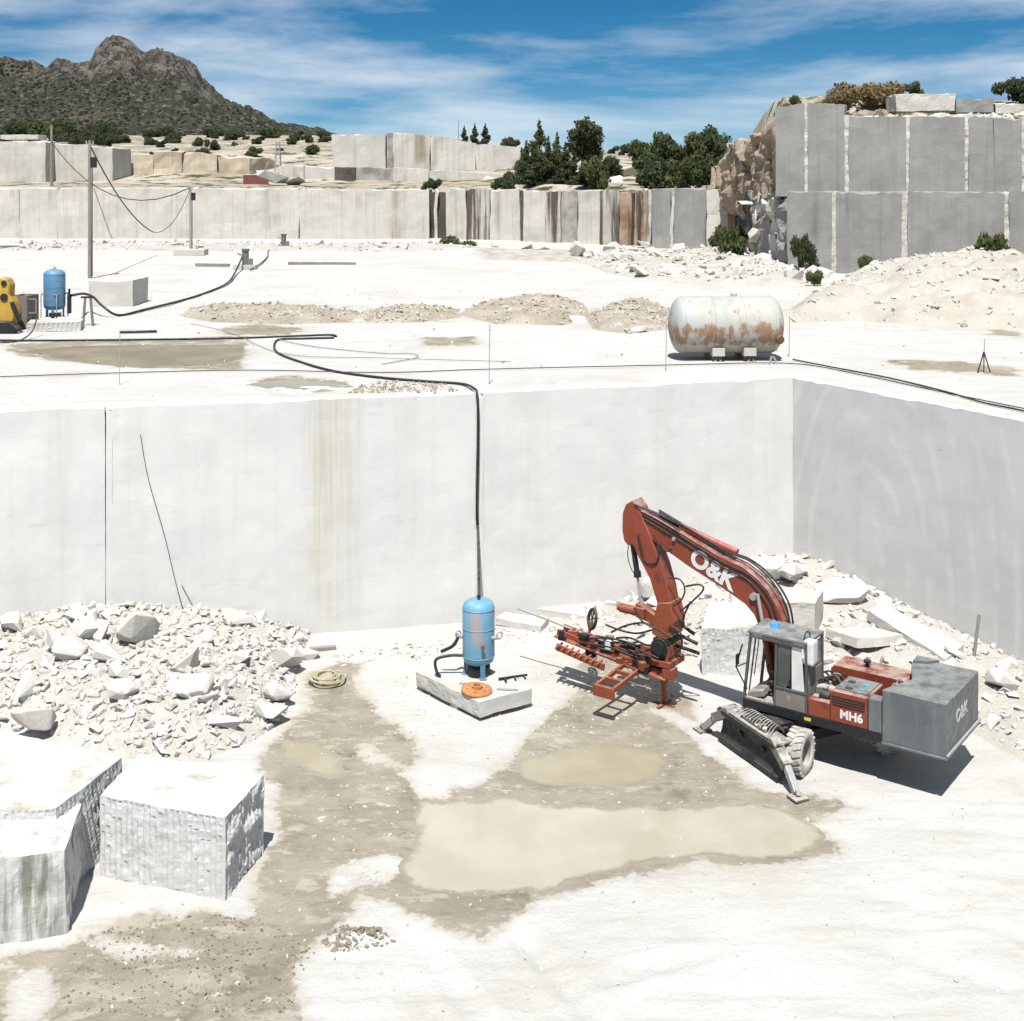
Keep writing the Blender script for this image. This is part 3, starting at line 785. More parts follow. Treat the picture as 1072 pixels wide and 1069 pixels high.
def floor_z(X, Y):
    z = 0.03 + 0.04 * fbm2(X, Y, 0.35, 3, 4.0) + 0.022 * fbm2(X, Y, 1.6, 4, 8.0)
    for p in (PUD1, PUD2, PUD3):
        s = sdpoly(X, Y, p)
        z = z * (1 - 0.85 * sstep(-1.6, -0.2, s)) - 0.075 * sstep(-0.7, 0.6, s + 0.55 * fbm2(X, Y, 0.55, 4, 21.0))
    X = np.asarray(X, float); Y = np.asarray(Y, float)
    if X.size > 60:
        rutm = np.clip(0.6 + 1.2 * fbm2(X, Y, 0.4, 2, 31.0), 0, 1.2)
        for p in (PUD1, PUD2, PUD3):
            rutm = rutm * sstep(-1.0, -2.2, sdpoly(X, Y, p))
    for pts in (RUTS if X.size > 60 else []):
        for off in (-0.85, 0.85):
            for (a, b) in zip(pts[:-1], pts[1:]):
                ex_, ey_ = b[0] - a[0], b[1] - a[1]; ll_ = math.hypot(ex_, ey_); nx_, ny_ = -ey_ / ll_ * off, ex_ / ll_ * off
                tt = ((X - a[0] - nx_) * ex_ + (Y - a[1] - ny_) * ey_) / ll_; q = ((X - a[0] - nx_) * -ey_ + (Y - a[1] - ny_) * ex_) / ll_
                ins = sstep(-0.2, 0.1, tt) * sstep(ll_ + 0.2, ll_ - 0.1, tt)
                z = z - ins * (0.04 * sstep(0.26, 0.14, np.abs(q)) * (1 + 0.5 * np.sin(tt * 14.0 + 9 * np.abs(q))) - 0.025 * np.exp(-((np.abs(q) - 0.36) / 0.09) ** 2)) * rutm
    # ridge of pushed-up mud
    a = P(345, 712); b = P(425, 693)
    t = np.clip(((X - a.x) * (b.x - a.x) + (Y - a.y) * (b.y - a.y)) / ((b - a).length_squared), 0, 1)
    dd = np.hypot(X - a.x - t * (b.x - a.x), Y - a.y - t * (b.y - a.y))
    z = z + 0.22 * sstep(0.55, 0.0, dd) * (1 + 0.6 * fbm2(X, Y, 2.2, 3, 2.0))
    c = P(372, 986)
    dd = np.hypot((X - c.x) / 0.75, (Y - c.y) / 0.45)
    z = z + 0.17 * sstep(1.0, 0.0, dd) * (1 + 0.9 * fbm2(X, Y, 4.0, 3, 6.0))
    c = P(205, 1028)
    dd = np.hypot((X - c.x) / 1.3, (Y - c.y) / 0.8)
    z = z + 0.10 * sstep(1.0, 0.0, dd) * (1 + 1.6 * fbm2(X, Y, 5.0, 4, 3.0))
    return z
GZ = floor_z(GX, GY)
floor_o = mesh_np('quarry_floor', np.stack([GX, GY, GZ], -1).reshape(-1, 3), grid_faces(len(gy), len(gx)), M['floor'], None, True, None, {'wet': wet})
tag(floor_o, 'white dusty quarry floor with wet tan mud', None, None, 'structure')
def puddle(poly, level, mat, zf, label, grow=0.9, res=0.10, avoid=()):
    xs = [p[0] for p in poly]; ys = [p[1] for p in poly]
    ax = np.arange(min(xs) - grow, max(xs) + grow, res); ay = np.arange(min(ys) - grow, max(ys) + grow, res * 1.4)
    X, Y = np.meshgrid(ax, ay)
    dep = level - zf(X, Y)
    ok = ((sdpoly(X, Y, poly) > -grow) & (dep > -0.012))
    for q in avoid:
        ok &= sdpoly(X, Y, q) < np.minimum(sdpoly(X, Y, poly), -0.2)
    ok = ok.reshape(-1)
    Fc = grid_faces(len(ay), len(ax)); Fc = Fc[ok[Fc].all(1)]
    used = np.unique(Fc); q = -np.ones(X.size, int); q[used] = np.arange(len(used))
    V = np.stack([X, Y, np.full_like(X, level)], -1).reshape(-1, 3)[used]
    return tag(mesh_np('puddle', V, q[Fc], mat, None, True, None, {'depth': np.clip(dep.reshape(-1)[used] / 0.035, 0, 1)}), label, None, None, 'structure')
puddle(PUD1, -0.036, M['milky'], floor_z, 'large milky cream puddle on the lower floor', avoid=(PUD2,))
puddle(PUD2, -0.038, M['muddy'], floor_z, 'tan muddy puddle behind the milky one', 0.55, avoid=(PUD1,))
puddle(PUD3, -0.038, M['muddy'], floor_z, 'small tan puddle beside the left rubble pile')

# ---- bench wall round the pit
def up(x, y):
    p = P(x, y, ZU); return np.array([p.x, p.y])
A0 = up(0, 430.5); J1 = up(110, 426.0); J2 = up(499, 411.5); CR = up(830, 395.0); RE = up(1072, 440.0)
dl = (J1 - A0) / np.linalg.norm(J1 - A0)
AL = A0 - dl * 26
dr = (RE - CR) / np.linalg.norm(RE - CR)
RR = CR + dr * 46
def nrm2(a, b):
    q = b - a; q = q / np.linalg.norm(q); return np.array([-q[1], q[0]])      # away from the pit
def panel(parent, a, b, z0, z1, th, mat, name='granite_panel', **k):
    n = nrm2(a, b) * th
    z1a, z1b = (z1 if isinstance(z1, tuple) else (z1, z1))
    c8 = [(a[0], a[1], z0), (b[0], b[1], z0), (b[0] + n[0], b[1] + n[1], z0), (a[0] + n[0], a[1] + n[1], z0),
          (a[0], a[1], z1a), (b[0], b[1], z1b), (b[0] + n[0], b[1] + n[1], z1b), (a[0] + n[0], a[1] + n[1], z1a)]
    return rough_box(name, c8, mat, parent, **k)
back = empty('quarry_wall', (0, 0, 0))
tag(back, 'tall white sawn granite bench wall behind the lower floor, below the long tank', 'wall')
nb = nrm2(J1, J2)
u12 = (J2 - J1) / np.linalg.norm(J2 - J1)
p1a = AL; p1b = J1
p2a = J1 + u12 * 0.21 - nb * 0.05; p2b = J2 - u12 * 0.04 - nb * 0.06
p3a = J2 + u12 * 0.20 + nb * 0.03; p3b = CR + (CR - J2) / np.linalg.norm(CR - J2) * 0.4
for a, b, sd in ((p1a, p1b, 0), (p2a, p2b, 5), (p3a, p3b, 9)):
    panel(back, a, b, -0.6, 7.04, 2.6, M['wall'], res=0.16, amp=0.035, freq=0.55, top_amp=0.045, seed=sd, smooth=False)
# strips of broken stone left between the cuts
for a, b, sd in ((J1 + u12 * 0.025 - nb * 0.02, J1 + u12 * 0.21 - nb * 0.02, 2), (J2 - u12 * 0.03 - nb * 0.01, J2 + u12 * 0.20 - nb * 0.01, 3)):
    panel(back, a, b, -0.6, 6.9, 1.2, M['wall'], 'joint_strip', res=0.1, amp=0.015, freq=1.5, seed=sd)
side = empty('quarry_wall', (0, 0, 0))
tag(side, 'grey sawn granite wall closing the pit on the right, running towards the camera', 'wall')
panel(side, CR + dr * 0.02, RR, -0.6, 7.04, 2.6, M['wall_side'], res=0.2, amp=0.03, freq=0.5, top_amp=0.045, seed=21)

# ---- upper bench
FPX = np.array([-420, AL[0], p1b[0], p2a[0], p2b[0], p3a[0], CR[0], RR[0], 420.0])
FPY = np.array([AL[1] - (AL[0] + 420) * dl[1] / dl[0] * 0 - 60, AL[1], p1b[1], p2a[1], p2b[1], p3a[1], CR[1], RR[1], -20.0])
def front_y(x): return np.interp(x, FPX, FPY)
def on_bench(X, Y): return Y > front_y(X) + 0.15
UWET = [(px_poly(p, ZU), am) for p, am in (
    ([(0, 361), (60, 357), (150, 354), (260, 352), (262, 372), (255, 388), (150, 386), (60, 378), (10, 370)], 1.0),
    ([(215, 345), (270, 337), (330, 345), (300, 352), (230, 352)], 0.75),
    ([(255, 398), (300, 392), (370, 398), (365, 408), (290, 412)], 0.9),
    ([(190, 322), (360, 318), (480, 325), (700, 318), (705, 345), (480, 338), (350, 340), (200, 336)], 0.40),
    ([(435, 353), (500, 352), (510, 362), (440, 362)], 0.8),
    ([(915, 376), (1000, 378), (1072, 385), (1072, 396), (950, 388)], 0.8),
    ([(490, 258), (640, 262), (640, 276), (500, 272)], 0.45), ([(640, 262), (860, 262), (870, 300), (660, 296)], 0.35), ([(830, 300), (1072, 300), (1072, 350), (900, 350)], 0.28),
    ([(0, 255), (300, 256), (450, 258), (450, 264), (0, 262)], 0.35), ([(1030, 345), (1072, 347), (1072, 353), (1030, 351)], 0.9))]
UPUD = px_poly([(28, 365), (80, 361.5), (160, 360.5), (255, 360), (254, 374), (235, 380), (190, 382), (130, 382), (70, 376)], ZU)
UPUD2 = px_poly([(262, 401), (300, 396), (350, 400), (365, 405), (310, 411)], ZU)
def upper_z(X, Y):
    z = ZU + 0.06 * fbm2(X, Y, 0.18, 3, 3.0) + 0.02 * fbm2(X, Y, 1.2, 3, 5.0)
    for p in (UPUD, UPUD2):
        s = sdpoly(X, Y, p)
        z = ZU + (z - ZU) * (1 - 0.85 * sstep(-2.0, -0.2, s)) - 0.075 * sstep(-0.8, 0.5, s + 0.4 * fbm2(X, Y, 0.5, 3, 21.0))
    return z
ux = np.concatenate([np.linspace(-420, -60, 14), np.linspace(-56, -20, 50), np.arange(-19.8, 24, 0.16), np.linspace(24.3, 70, 60), np.linspace(76, 420, 14)])
ut = np.concatenate([[0, 0.0002, 0.0008], np.linspace(0.003, 1, 210) ** 1.75])
UX, UT = np.meshgrid(ux, ut)
UF = front_y(UX)
US = (170 - UF) * UT
UY = UF + 0.07 + US
UZ = upper_z(UX, UY) - 0.16 * sstep(0.7, 0.0, US + 0.25 * fbm2(UX, UF, 1.6, 3, 1.0))
uwet = np.zeros_like(UX)
for p, am in UWET:
    uwet = np.maximum(uwet, am * sstep(-0.7, 0.9, sdpoly(UX, UY, p)))
tag(mesh_np('upper_bench', np.stack([UX, UY, UZ], -1).reshape(-1, 3), grid_faces(len(ut), len(ux)), M['upper'], None, True, None, {'wet': uwet}),
    'sunlit white upper quarry bench', None, None, 'structure')
puddle(UPUD, ZU - 0.036, M['brown_water'], upper_z, 'long brown puddle on the upper bench', 1.0, 0.2)
puddle(UPUD2, ZU - 0.036, M['muddy'], upper_z, 'small tan puddle near the edge of the upper bench', 0.9, 0.15)

# ---- far walls: every cut face a panel of its own
def pd2(x, dd): return np.array([(x - 536.0) * dd / F, dd])
far1 = empty('quarry_wall', (0, 0, 0))
tag(far1, 'long low white quarry wall across the far end of the upper bench, left and middle', 'wall')
T1 = [(-420, 20, 139, 139, 12.45, 'far_white'), (20.4, 60, 138.6, 138.6, 12.5, 'far_white'), (60.3, 199.5, 138.2, 138.2, 12.5, 'far_white'), (200.2, 313, 138, 138, 12.45, 'far_white'), (313.8, 410.5, 138, 138, 12.35, 'far_white'), (411, 449, 137.5, 137.5, 12.3, 'far_white'),
      (449, 467, 139.2, 139.2, 12.0, 'far_dark'), (455, 458, 138.4, 138.4, 12.2, 'far_fresh'), (467, 488, 136, 136, 12.4, 'far_white'), (488.5, 513, 136, 135.6, 12.4, 'far_stain'), (513.4, 544.5, 135, 134, 12.4, 'far_white'), (545, 547.5, 133, 133, 12.35, 'far_dark'),
      (548, 571, 132, 131, 12.3, 'far_white'), (571.5, 587, 130.5, 130, 12.3, 'far_stain'), (587.5, 605, 130.5, 130, 12.25, 'far_streak'), (605, 628, 128, 127, 12.4, 'far_white'), (628.5, 648, 126.5, 126, 12.4, 'far_stain'),
      (648.3, 664, 125, 124.6, 12.35, 'far_rust'), (664.3, 678, 124.2, 123.8, 12.35, 'far_rust'), (678.3, 681.5, 122, 122, 12.5, 'far_fresh'), (681.8, 702, 120.3, 119.6, 12.6, 'far_grey'), (702.3, 705.5, 119.6, 119.5, 12.6, 'far_fresh'),
      (705.8, 739.5, 118.6, 117.5, 12.6, 'far_grey'), (740, 762, 116, 115.4, 12.6, 'far_fresh'), (762.3, 771, 115, 114.6, 12.5, 'far_rust')]
for i, (x0, x1, d0, d1, z1, mk) in enumerate(T1):
    panel(far1, pd2(x0, d0), pd2(x1, d1), ZU - 0.5, z1, 5.0, M[mk], res=0.8, amp=0.16 if mk != 'far_fresh' else 0.35, freq=0.35, top_amp=0.28, seed=i * 3.1)
far2 = empty('quarry_wall', (0, 0, 0))
tag(far2, 'pale second tier of quarry wall at the far left, above the long low wall', 'wall')
def tier(parent, rows, zbase, th=8.0, res=0.9, amp=0.18):
    for i, (x0, x1, d0, d1, y0, y1, mk) in enumerate(rows):
        z0 = PD(x0, y0, d0).z; z1 = PD(x1, y1, d1).z
        panel(parent, pd2(x0, d0), pd2(x1, d1), zbase, (z0, z1), th, M[mk], res=res, amp=amp, freq=0.3, top_amp=0.35, seed=40 + i * 2.7)
tier(far2, [(-300, 48, 160, 160, 147, 147, 'far_white'), (48.4, 92, 163, 163, 149, 151, 'far_white'), (92.4, 117.5, 163, 163, 152, 155, 'far_white')], 11.5)
far3 = empty('quarry_wall', (0, 0, 0))
tag(far3, 'rough tan quarry face left of the red container, above the long low wall', 'wall')
tier(far3, [(118, 160, 172, 172, 166, 160, 'far_tan'), (160.3, 190, 172, 172, 159, 158, 'far_tan'), (190.3, 228, 172, 172, 160, 163, 'far_tan'), (228.3, 262, 172, 171, 163, 166, 'far_tan')], 11.5, amp=0.5)
far4 = empty('quarry_wall', (0, 0, 0))
tag(far4, 'stepped pale granite wall with square blocks in the far middle, left of the conifers', 'wall')
tier(far4, [(292, 318, 165, 165, 172, 173, 'far_white'), (318.5, 350, 165, 165, 174, 175, 'far_white'), (350.3, 372, 163, 163, 175, 175, 'far_dark'), (372.5, 411, 163, 163, 175, 176, 'far_streak'), (411.5, 449, 163, 163, 175, 177, 'far_white'), (449.5, 556, 163, 160, 178, 184, 'far_white'),
            (348, 404, 176, 176, 140, 141, 'far_white'), (404.5, 411, 174, 174, 138.5, 138.5, 'far_streak'), (411.5, 450, 173, 173, 138, 142, 'far_white'), (450.5, 498, 173, 173, 142, 150, 'far_white'), (498.5, 545, 173, 172, 150, 155, 'far_white')], 11.5)
right = empty('quarry_wall', (0, 0, 0))
tag(right, 'two-tier wall of weathered grey granite panels divided by white strips, far right', 'wall')
# backing of fresh white stone, grey panels proud of it
def plane_r(x, dx=0.0): return 90.0 - (x - 825.0) * 0.022 + dx
LT = [(824, 870.5), (875.5, 944), (950.5, 1051.5), (1057, 1130), (1135, 1230), (1236, 1330)]
UTT = [(812, 842, 112, 107), (845.5, 884, 107, 108), (889, 948.5, 120, 122), (952.5, 1010, 121, 121), (1014, 1040, 121, 122), (1040.4, 1069.5, 122, 124), (1073, 1140, 124, 126), (1144, 1240, 126, 128), (1244, 1340, 126, 128)]
for i, (x0, x1) in enumerate(LT):
    d0, d1 = plane_r(x0), plane_r(x1)
    panel(right, pd2(x0, d0), pd2(x1, d1), ZU - 0.5, 12.72, 2.0, M['far_grey'], res=0.45, amp=0.10, freq=0.4, top_amp=0.22, seed=70 + i * 2.3)
for i, (x0, x1, y0, y1) in enumerate(UTT):
    d0, d1 = plane_r(x0, 2.4), plane_r(x1, 2.4)
    panel(right, pd2(x0, d0), pd2(x1, d1), 12.3, (PD(x0, y0, d0).z, PD(x1, y1, d1).z), 2.0, M['far_grey'], res=0.45, amp=0.10, freq=0.4, top_amp=0.30, seed=90 + i * 2.3)
for rows, dx, z0, z1 in ((LT, 0.10, ZU - 0.5, 12.66), (UTT, 2.5, 12.2, 17.3)):
    for i in range(len(rows) - 1):
        x0, x1 = rows[i][1] - 0.6, rows[i + 1][0] + 0.6
        if x1 - x0 < 2.5: continue
        zt = z1 if rows is LT else min(PD(x0, rows[i][3], 91).z, PD(x1, rows[i + 1][2], 91).z) - 0.1
        panel(right, pd2(x0, plane_r(x0, dx)), pd2(x1, plane_r(x1, dx)), z0, zt, 2.0, M['far_fresh'], 'joint_strip', res=0.2, amp=0.14, freq=1.6, seed=61 + i)
    if rows is UTT:
        panel(right, pd2(815, plane_r(815, 4.6)), pd2(1340, plane_r(1340, 4.6)), 12.2, 17.0, 4.0, M['far_fresh'], 'rear_stone', res=0.8, amp=0.3, freq=0.5, top_amp=0.4, seed=64)
panel(right, pd2(826, plane_r(826, 2.2)), pd2(1340, plane_r(1340, 2.2)), 11.8, 12.55, 3.0, M['far_fresh'], 'ledge', res=0.4, amp=0.1, freq=0.9, seed=63)
# broken corner between the two far walls
broken = empty('rock_outcrop', (0, 0, 0))
tag(broken, 'jagged broken dark and white granite corner beside the grey two-tier wall', 'rock')
for i, (x0, x1, d0, d1, z0, z1, mk) in enumerate([(771, 786, 112, 104, 12.3, 12.6, 'far_dark'), (785, 792, 103, 101, 12.5, 12.4, 'far_fresh'), (791, 806, 99, 97, 11.9, 12.2, 'far_grey'), (805, 813, 96, 95, 12.3, 12.4, 'far_fresh'), (812, 825, 93.5, 92, 12.3, 12.5, 'far_grey')]):
    panel(broken, pd2(x0, d0), pd2(x1, d1), ZU - 0.5, (z0, z1), 7.0, M[mk], 'broken_face', res=0.3, amp=0.75, freq=0.7, top_amp=0.5, seed=130 + i)
for i, (x, y, s) in enumerate([(781, 213, 1.2), (794, 208, 1.0), (800, 214, 0.9), (815, 208, 1.0), (812, 228, 0.8), (789, 246, 1.2), (818, 244, 1.0)]):
    p = PD(x, y, 99.5 - (x - 781) * 0.16)
    o = link('boulder', rock_data(i % 18, 'far_fresh'), broken, p); o.scale = (s, s * 1.1, s); o.rotation_euler = (i, i * 2.1, i * 0.7)

for i, (x0, x1, d0, d1, y0, y1) in enumerate([(744, 762, 119, 116, 178, 166), (756, 776, 115, 110, 150, 150), (772, 792, 109, 104, 152, 142), (788, 806, 103, 99, 140, 134), (800, 818, 98, 94.5, 132, 116)]):
    panel(broken, pd2(x0, d0), pd2(x1, d1), 10.5, (PD(x0, y0, d0).z, PD(x1, y1, d1).z), 9.0, M['pink'], 'weathered_face', res=0.3, amp=0.9, freq=0.5, top_amp=0.9, seed=150 + i * 1.3, styles={'f0': {'rough': 1.1, 'rfreq': 0.7}, 'f3': {'rough': 1.1, 'rfreq': 0.7}, 'top': {'rough': 0.8, 'rfreq': 0.9}})
# ---- hillside above the walls, reaching to the horizon
hx = np.concatenate([np.linspace(-2600, -420, 26), np.arange(-400, 1500, 5.0), np.linspace(1520, 3400, 26)])
hk = np.concatenate([np.linspace(0, 1, 60) ** 1.3 * 0.16, 0.16 + 0.84 * np.linspace(0.02, 1, 60) ** 2.6])
HX, HK = np.meshgrid(hx, hk)
D0 = np.interp(HX, [-420, 400, 545, 640, 700, 745, 772, 800, 818, 1000, 1400], [142.5, 142.5, 138, 131, 124, 124, 118, 108, 101, 96, 87])
HD = D0 + HK * (6000 - D0)
far_prof = lambda dd: np.interp(dd, [100, 142, 165, 200, 300, 450, 900, 2000, 6000], [12.3, 12.3, 13.2, 17.5, 23.0, 28.0, 41, 60, 90])
slopeM = np.interp(HD, [100, 118, 130, 150, 190, 300, 450, 900, 2000, 6000], [12.3, 12.3, 12.4, 13.2, 16.4, 19.6, 22.5, 27, 32, 60])
hillR = np.interp(HD, [80, 92, 98, 104, 125, 160, 300, 450, 900, 2000, 6000], [17.3, 17.4, 18.4, 20.0, 20.6, 19.4, 20.0, 22.5, 27, 32, 60])
wM = sstep(440, 570, HX); wR = sstep(742, 818, HX)
HZ = far_prof(HD) * (1 - wM) + slopeM * wM
HZ = HZ * (1 - wR) + hillR * wR
HXX = (HX - 536) * HD / F
HZ = HZ + (0.35 + 0.5 * wR) * fbm2(HXX, HD, 0.16, 5, 2.0) * np.clip((HD - D0) / 4, 0, 1) * np.clip(HD / 300, 0.8, 6)
HZ[0] -= 1.5
tag(mesh_np('hillside', np.stack([HXX, HD, HZ], -1).reshape(-1, 3), grid_faces(len(hk), len(hx)), M['terrain'], None, True),
    'dry tan hillside above the quarry walls', None, None, 'structure')
def hill_z(x, dd):
    i = np.clip(np.searchsorted(hx, x), 1, len(hx) - 1)
    c = HD[:, i]; return float(np.interp(dd, c, HZ[:, i]))

# ---- mountain with the bare crag
MX = np.array([-900, -500, -250, -100, -30, 0, 12, 25, 36, 48, 54, 60, 67, 75, 84, 92, 97, 100, 106, 112, 118, 124, 130, 140, 148, 156, 165, 172, 178, 185, 193, 200, 206, 212, 230, 250, 270, 290, 310, 330, 352, 372, 400, 430, 460, 480])
MY = np.array([120, 95, 85, 78, 68, 63, 64, 67, 70, 76, 71, 67, 68, 69, 66, 63, 58, 49, 45, 42, 40.5, 41, 44, 51, 58, 60, 57, 58, 61, 66, 69, 75, 81, 91, 100, 109, 118, 127, 131, 134, 139, 142, 147, 153, 158, 161.])
DR = 1500.0
mx = np.concatenate([np.linspace(-900, -60, 50), np.arange(-56, 420, 1.4), np.linspace(424, 480, 12)])
md = np.concatenate([np.linspace(1120, 1496, 150), np.linspace(1500, 2100, 40)])
MXX, MDD = np.meshgrid(mx, md)
# ridge runs obliquely and the crag stands forward of it
ridge = np.interp(MXX, MX, MY)
top = H + (HY - ridge) * DR / F
k = np.clip((MDD - 1120) / (DR - 1120), 0, 1)
crag = np.exp(-((MXX - 118) / 48) ** 2)
sh = k ** (0.85 + 0.35 * crag)
bx = MXX * DR / F; 
nz = fbm2((MXX - 536) * MDD / F, MDD, 0.010, 6, 3.0)
ridgy = 1 - np.abs(fbm2((MXX - 536) * MDD / F, MDD * 0.7, 0.018, 6, 7.0)) * 2
base = 38 + 0 * top
zz = base + (top - base) * np.where(MDD <= DR, sh, 1 - 0.45 * (MDD - DR) / 600)
nw = np.clip(k * 1.0, 0, 1) * (1 - 0.5 * np.exp(-((MDD - DR) / 40) ** 2))
zz += nw * (20 * nz + 24 * (ridgy - 0.6)) * np.clip((top - base) / 60, 0.1, 1.5)
zz += (3.5 * fbm2((MXX - 536) * MDD / F, MDD, 0.05, 5, 1.0) + 2.6 * np.abs(fbm2((MXX - 536) * MDD / F, MDD, 0.11, 3, 9.0))) * np.clip(k * 3, 0, 1)
rocky = np.clip(sstep(0.50, 0.95, k) * np.exp(-((MXX - 122) / 70) ** 2) * 1.15 + 0.45 * sstep(0.55, 1.0, k) * np.clip((top - 70) / 70, 0, 1) + 0.12, 0, 1)
tag(mesh_np('mountain', np.stack([(MXX - 536) * MDD / F, MDD, zz], -1).reshape(-1, 3), grid_faces(len(md), len(mx)), M['mount'], None, False, None, {'rocky': rocky}),
    'dark scrubby mountain with a bare rocky crag', None, None, 'structure')

# ================================================================== RUBBLE
def mound(name, poly, zf, hfun, mat, label, res=0.14, pad=0.3, keep=None, kind='stuff', sunk=0.12):
    xs = [p[0] for p in poly]; ys = [p[1] for p in poly]
    ax = np.arange(min(xs) - pad, max(xs) + pad, res); ay = np.arange(min(ys) - pad, max(ys) + pad, res)
    X, Y = np.meshgrid(ax, ay)
    Z = zf(X, Y) + hfun(X, Y)
    ok = hfun(X, Y) > -sunk
    if keep is not None: ok &= keep(X, Y)
    Fc = grid_faces(len(ay), len(ax))
    okf = ok.reshape(-1)
    Fc = Fc[okf[Fc].all(1)]
    used = np.unique(Fc); mp_ = -np.ones(X.size, int); mp_[used] = np.arange(len(used))
    V = np.stack([X, Y, Z], -1).reshape(-1, 3)[used]
    return tag(mesh_np(name, V, mp_[Fc], mat, None, True), label, None, None, kind)
BACKL = np.array([AL, J1, J2, CR])
def wall_y(X): return np.interp(X, BACKL[:, 0], BACKL[:, 1])
def pit(X, Y):      # inside the pit, in front of both walls
    right_x = CR[0] + (Y - CR[1]) * dr[0] / dr[1]
    return (Y < wall_y(X) + 0.12) & (X < right_x + 0.12)
# left pile
LP = px_poly([(-80, 762), (40, 768), (100, 786), (150, 798), (215, 796), (262, 778), (298, 754), (308, 722), (312, 700), (318, 684)])
LPX = LP + [(P(318, 684).x, 44.0), (-26.0, 44.0), (-26, P(-80, 762).y)]
def hl(X, Y):
    s = sdpoly(X, Y, LPX)
    h = np.where(s > 0, 1.0 * (1 - np.exp(-np.maximum(s, 0) / 2.4)) * 1.30, s * 0.35)
    c = P(95, 648); h = h + np.where(s > 0, 0.85 * np.exp(-(((X - c.x) / 1.0) ** 2 + ((Y - c.y - 0.6) / 1.3) ** 2)), 0)
    c = P(300, 715); h = h * np.where(s > 0, np.clip(1.08 - 0.25 * sstep(-8.5, -5.0, X), 0.3, 1.1), 1)
    return h + np.where(s > 0, 0.16 * fbm2(X, Y, 0.8, 5, 2.0) + 0.05 * fbm2(X, Y, 3.2, 3, 5.0), 0) * sstep(0, 0.8, s)
hlz = lambda X, Y: floor_z(X, Y) + hl(X, Y)
mound('rubble_pile', LPX, floor_z, hl, M['dust'], 'dusty rubble heap at the foot of the back wall, left', keep=pit)
scatter_stuff('rubble', 6500, LPX, hlz, 0.03, 0.36, 'rock', 'small broken stones on the left rubble heap', None, 3, 2.4, pit)
sp = pick_spots(125, LPX, hlz, 0.30, 1.05, 5, 2.8, lambda X, Y: pit(X, Y) & (hl(X, Y) > 0.12) & (X > -19), 0.7)
scatter_rocks('rock', sp, 'rock', 'pale granite rock in the rubble heap at the left foot of the back wall', 'rock', 'rocks of the left rubble heap', 6)
# the big broken pieces one notices in it: px centre, size (w, d, h), turn, name of its look
def boulder(px, py, zoff, size, rot, label, k, mk='rock', zf=None, cat='boulder', n=20):
    zf = zf or hlz
    p = P(px, py, 0.6)
    for _ in range(4):
        z = float(zf(np.array([p.x]), np.array([p.y]))[0]); p = P(px, py, z)
    V, Fc = rock_mesh(500 + k, n, 0.9, 0.22)
    me = bpy.data.meshes.new('boulder'); me.from_pydata((V * 1.0).tolist(), [], Fc); me.materials.append(M[mk])
    bm = bmesh.new(); bm.from_mesh(me)
    bmesh.ops.bevel(bm, geom=list(bm.edges), offset=0.02, segments=1, affect='EDGES')
    bm.to_mesh(me); bm.free()
    o = link('boulder', me, None, (p.x, p.y, z + zoff + size[2] * 0.28), rot); o.scale = size
    tag(o, label, cat); return o
boulder(145, 672, 0.05, (1.15, 0.7, 1.35), (0.3, 0.45, 0.9), 'tall pointed white boulder on top of the left rubble heap', 1)
boulder(74, 687, 0.05, (1.1, 0.9, 0.7), (0.5, 0.1, 0.3), 'flat-topped boulder left of the pointed one on the rubble heap', 2)
boulder(37, 742, -0.40, (1.2, 1.0, 0.9), (0.2, 0.5, 1.2), 'big rounded white boulder at the left front of the rubble heap', 3)
boulder(202, 727, 0.05, (1.3, 1.0, 0.6), (0.35, 0.1, 0.2), 'broad flat white boulder in the middle of the left rubble heap', 4)
boulder(292, 735, 0.0, (0.85, 0.8, 0.7), (0.1, 0.2, 0.5), 'white boulder at the right end of the left rubble heap', 5)
boulder(320, 690, 0.0, (0.8, 0.7, 0.5), (0.1, 0.1, 0.2), 'white boulder at the wall foot beyond the left rubble heap', 6)
boulder(128, 728, 0.0, (0.8, 0.8, 0.55), (0.3, 0.2, 0.7), 'wedge-shaped grey boulder below the pointed one on the left heap', 7)
for i, (x, y) in enumerate([(80, 628), (97, 632), (88, 640), (105, 641), (74, 641), (62, 648)]):
    p = P(x, y, 1.9)
    p.y = min(p.y, wall_y(p.x) - 0.45); p.x = (x - 536) * p.y / F; z = H - (y - HY) * p.y / F
    o = link('rock', rock_data(i + 3, 'rock'), None, p); o.location.z = min(z, float(hlz(np.array([p.x]), np.array([p.y]))[0]) + 0.3); s = 0.65 + 0.12 * (i % 3)
    o.scale = (s, s, s); o.rotation_euler = (i, 0.4 * i, i * 1.3)
    tag(o, 'rock in the little cairn piled against the wall joint, left', 'rock', 'rocks piled against the left wall joint')
# long low bank at the foot of the back wall (middle) and the heap in the corner behind the machine
RP = px_poly([(585, 672), (640, 690), (715, 700), (800, 712), (900, 742), (1000, 758), (1072, 800), (1180, 870)])
RPX = [(P(575, 655).x, P(575, 655).y)] + RP + [(34, 24), (34, 60), (P(575, 655).x - 0.3, 60)]
def hr(X, Y):
    s = sdpoly(X, Y, RPX)
    k = np.clip((X - 1.6) / 6.0, 0.30, 1.0)
    h = np.where(s > 0, 1.25 * k * (1 - np.exp(-np.maximum(s, 0) / 2.6)), s * 0.35)
    h = h * (1 - 0.55 * sstep(9.5, 14, X))
    return h + np.where(s > 0, 0.16 * fbm2(X, Y, 0.7, 5, 12.0) + 0.05 * fbm2(X, Y, 3.0, 3, 15.0), 0) * sstep(0, 0.8, s)
hrz = lambda X, Y: floor_z(X, Y) + hr(X, Y)
mound('rubble_pile', RPX, floor_z, hr, M['dust'], 'dusty rubble heap in the corner of the pit behind the excavator', keep=pit)
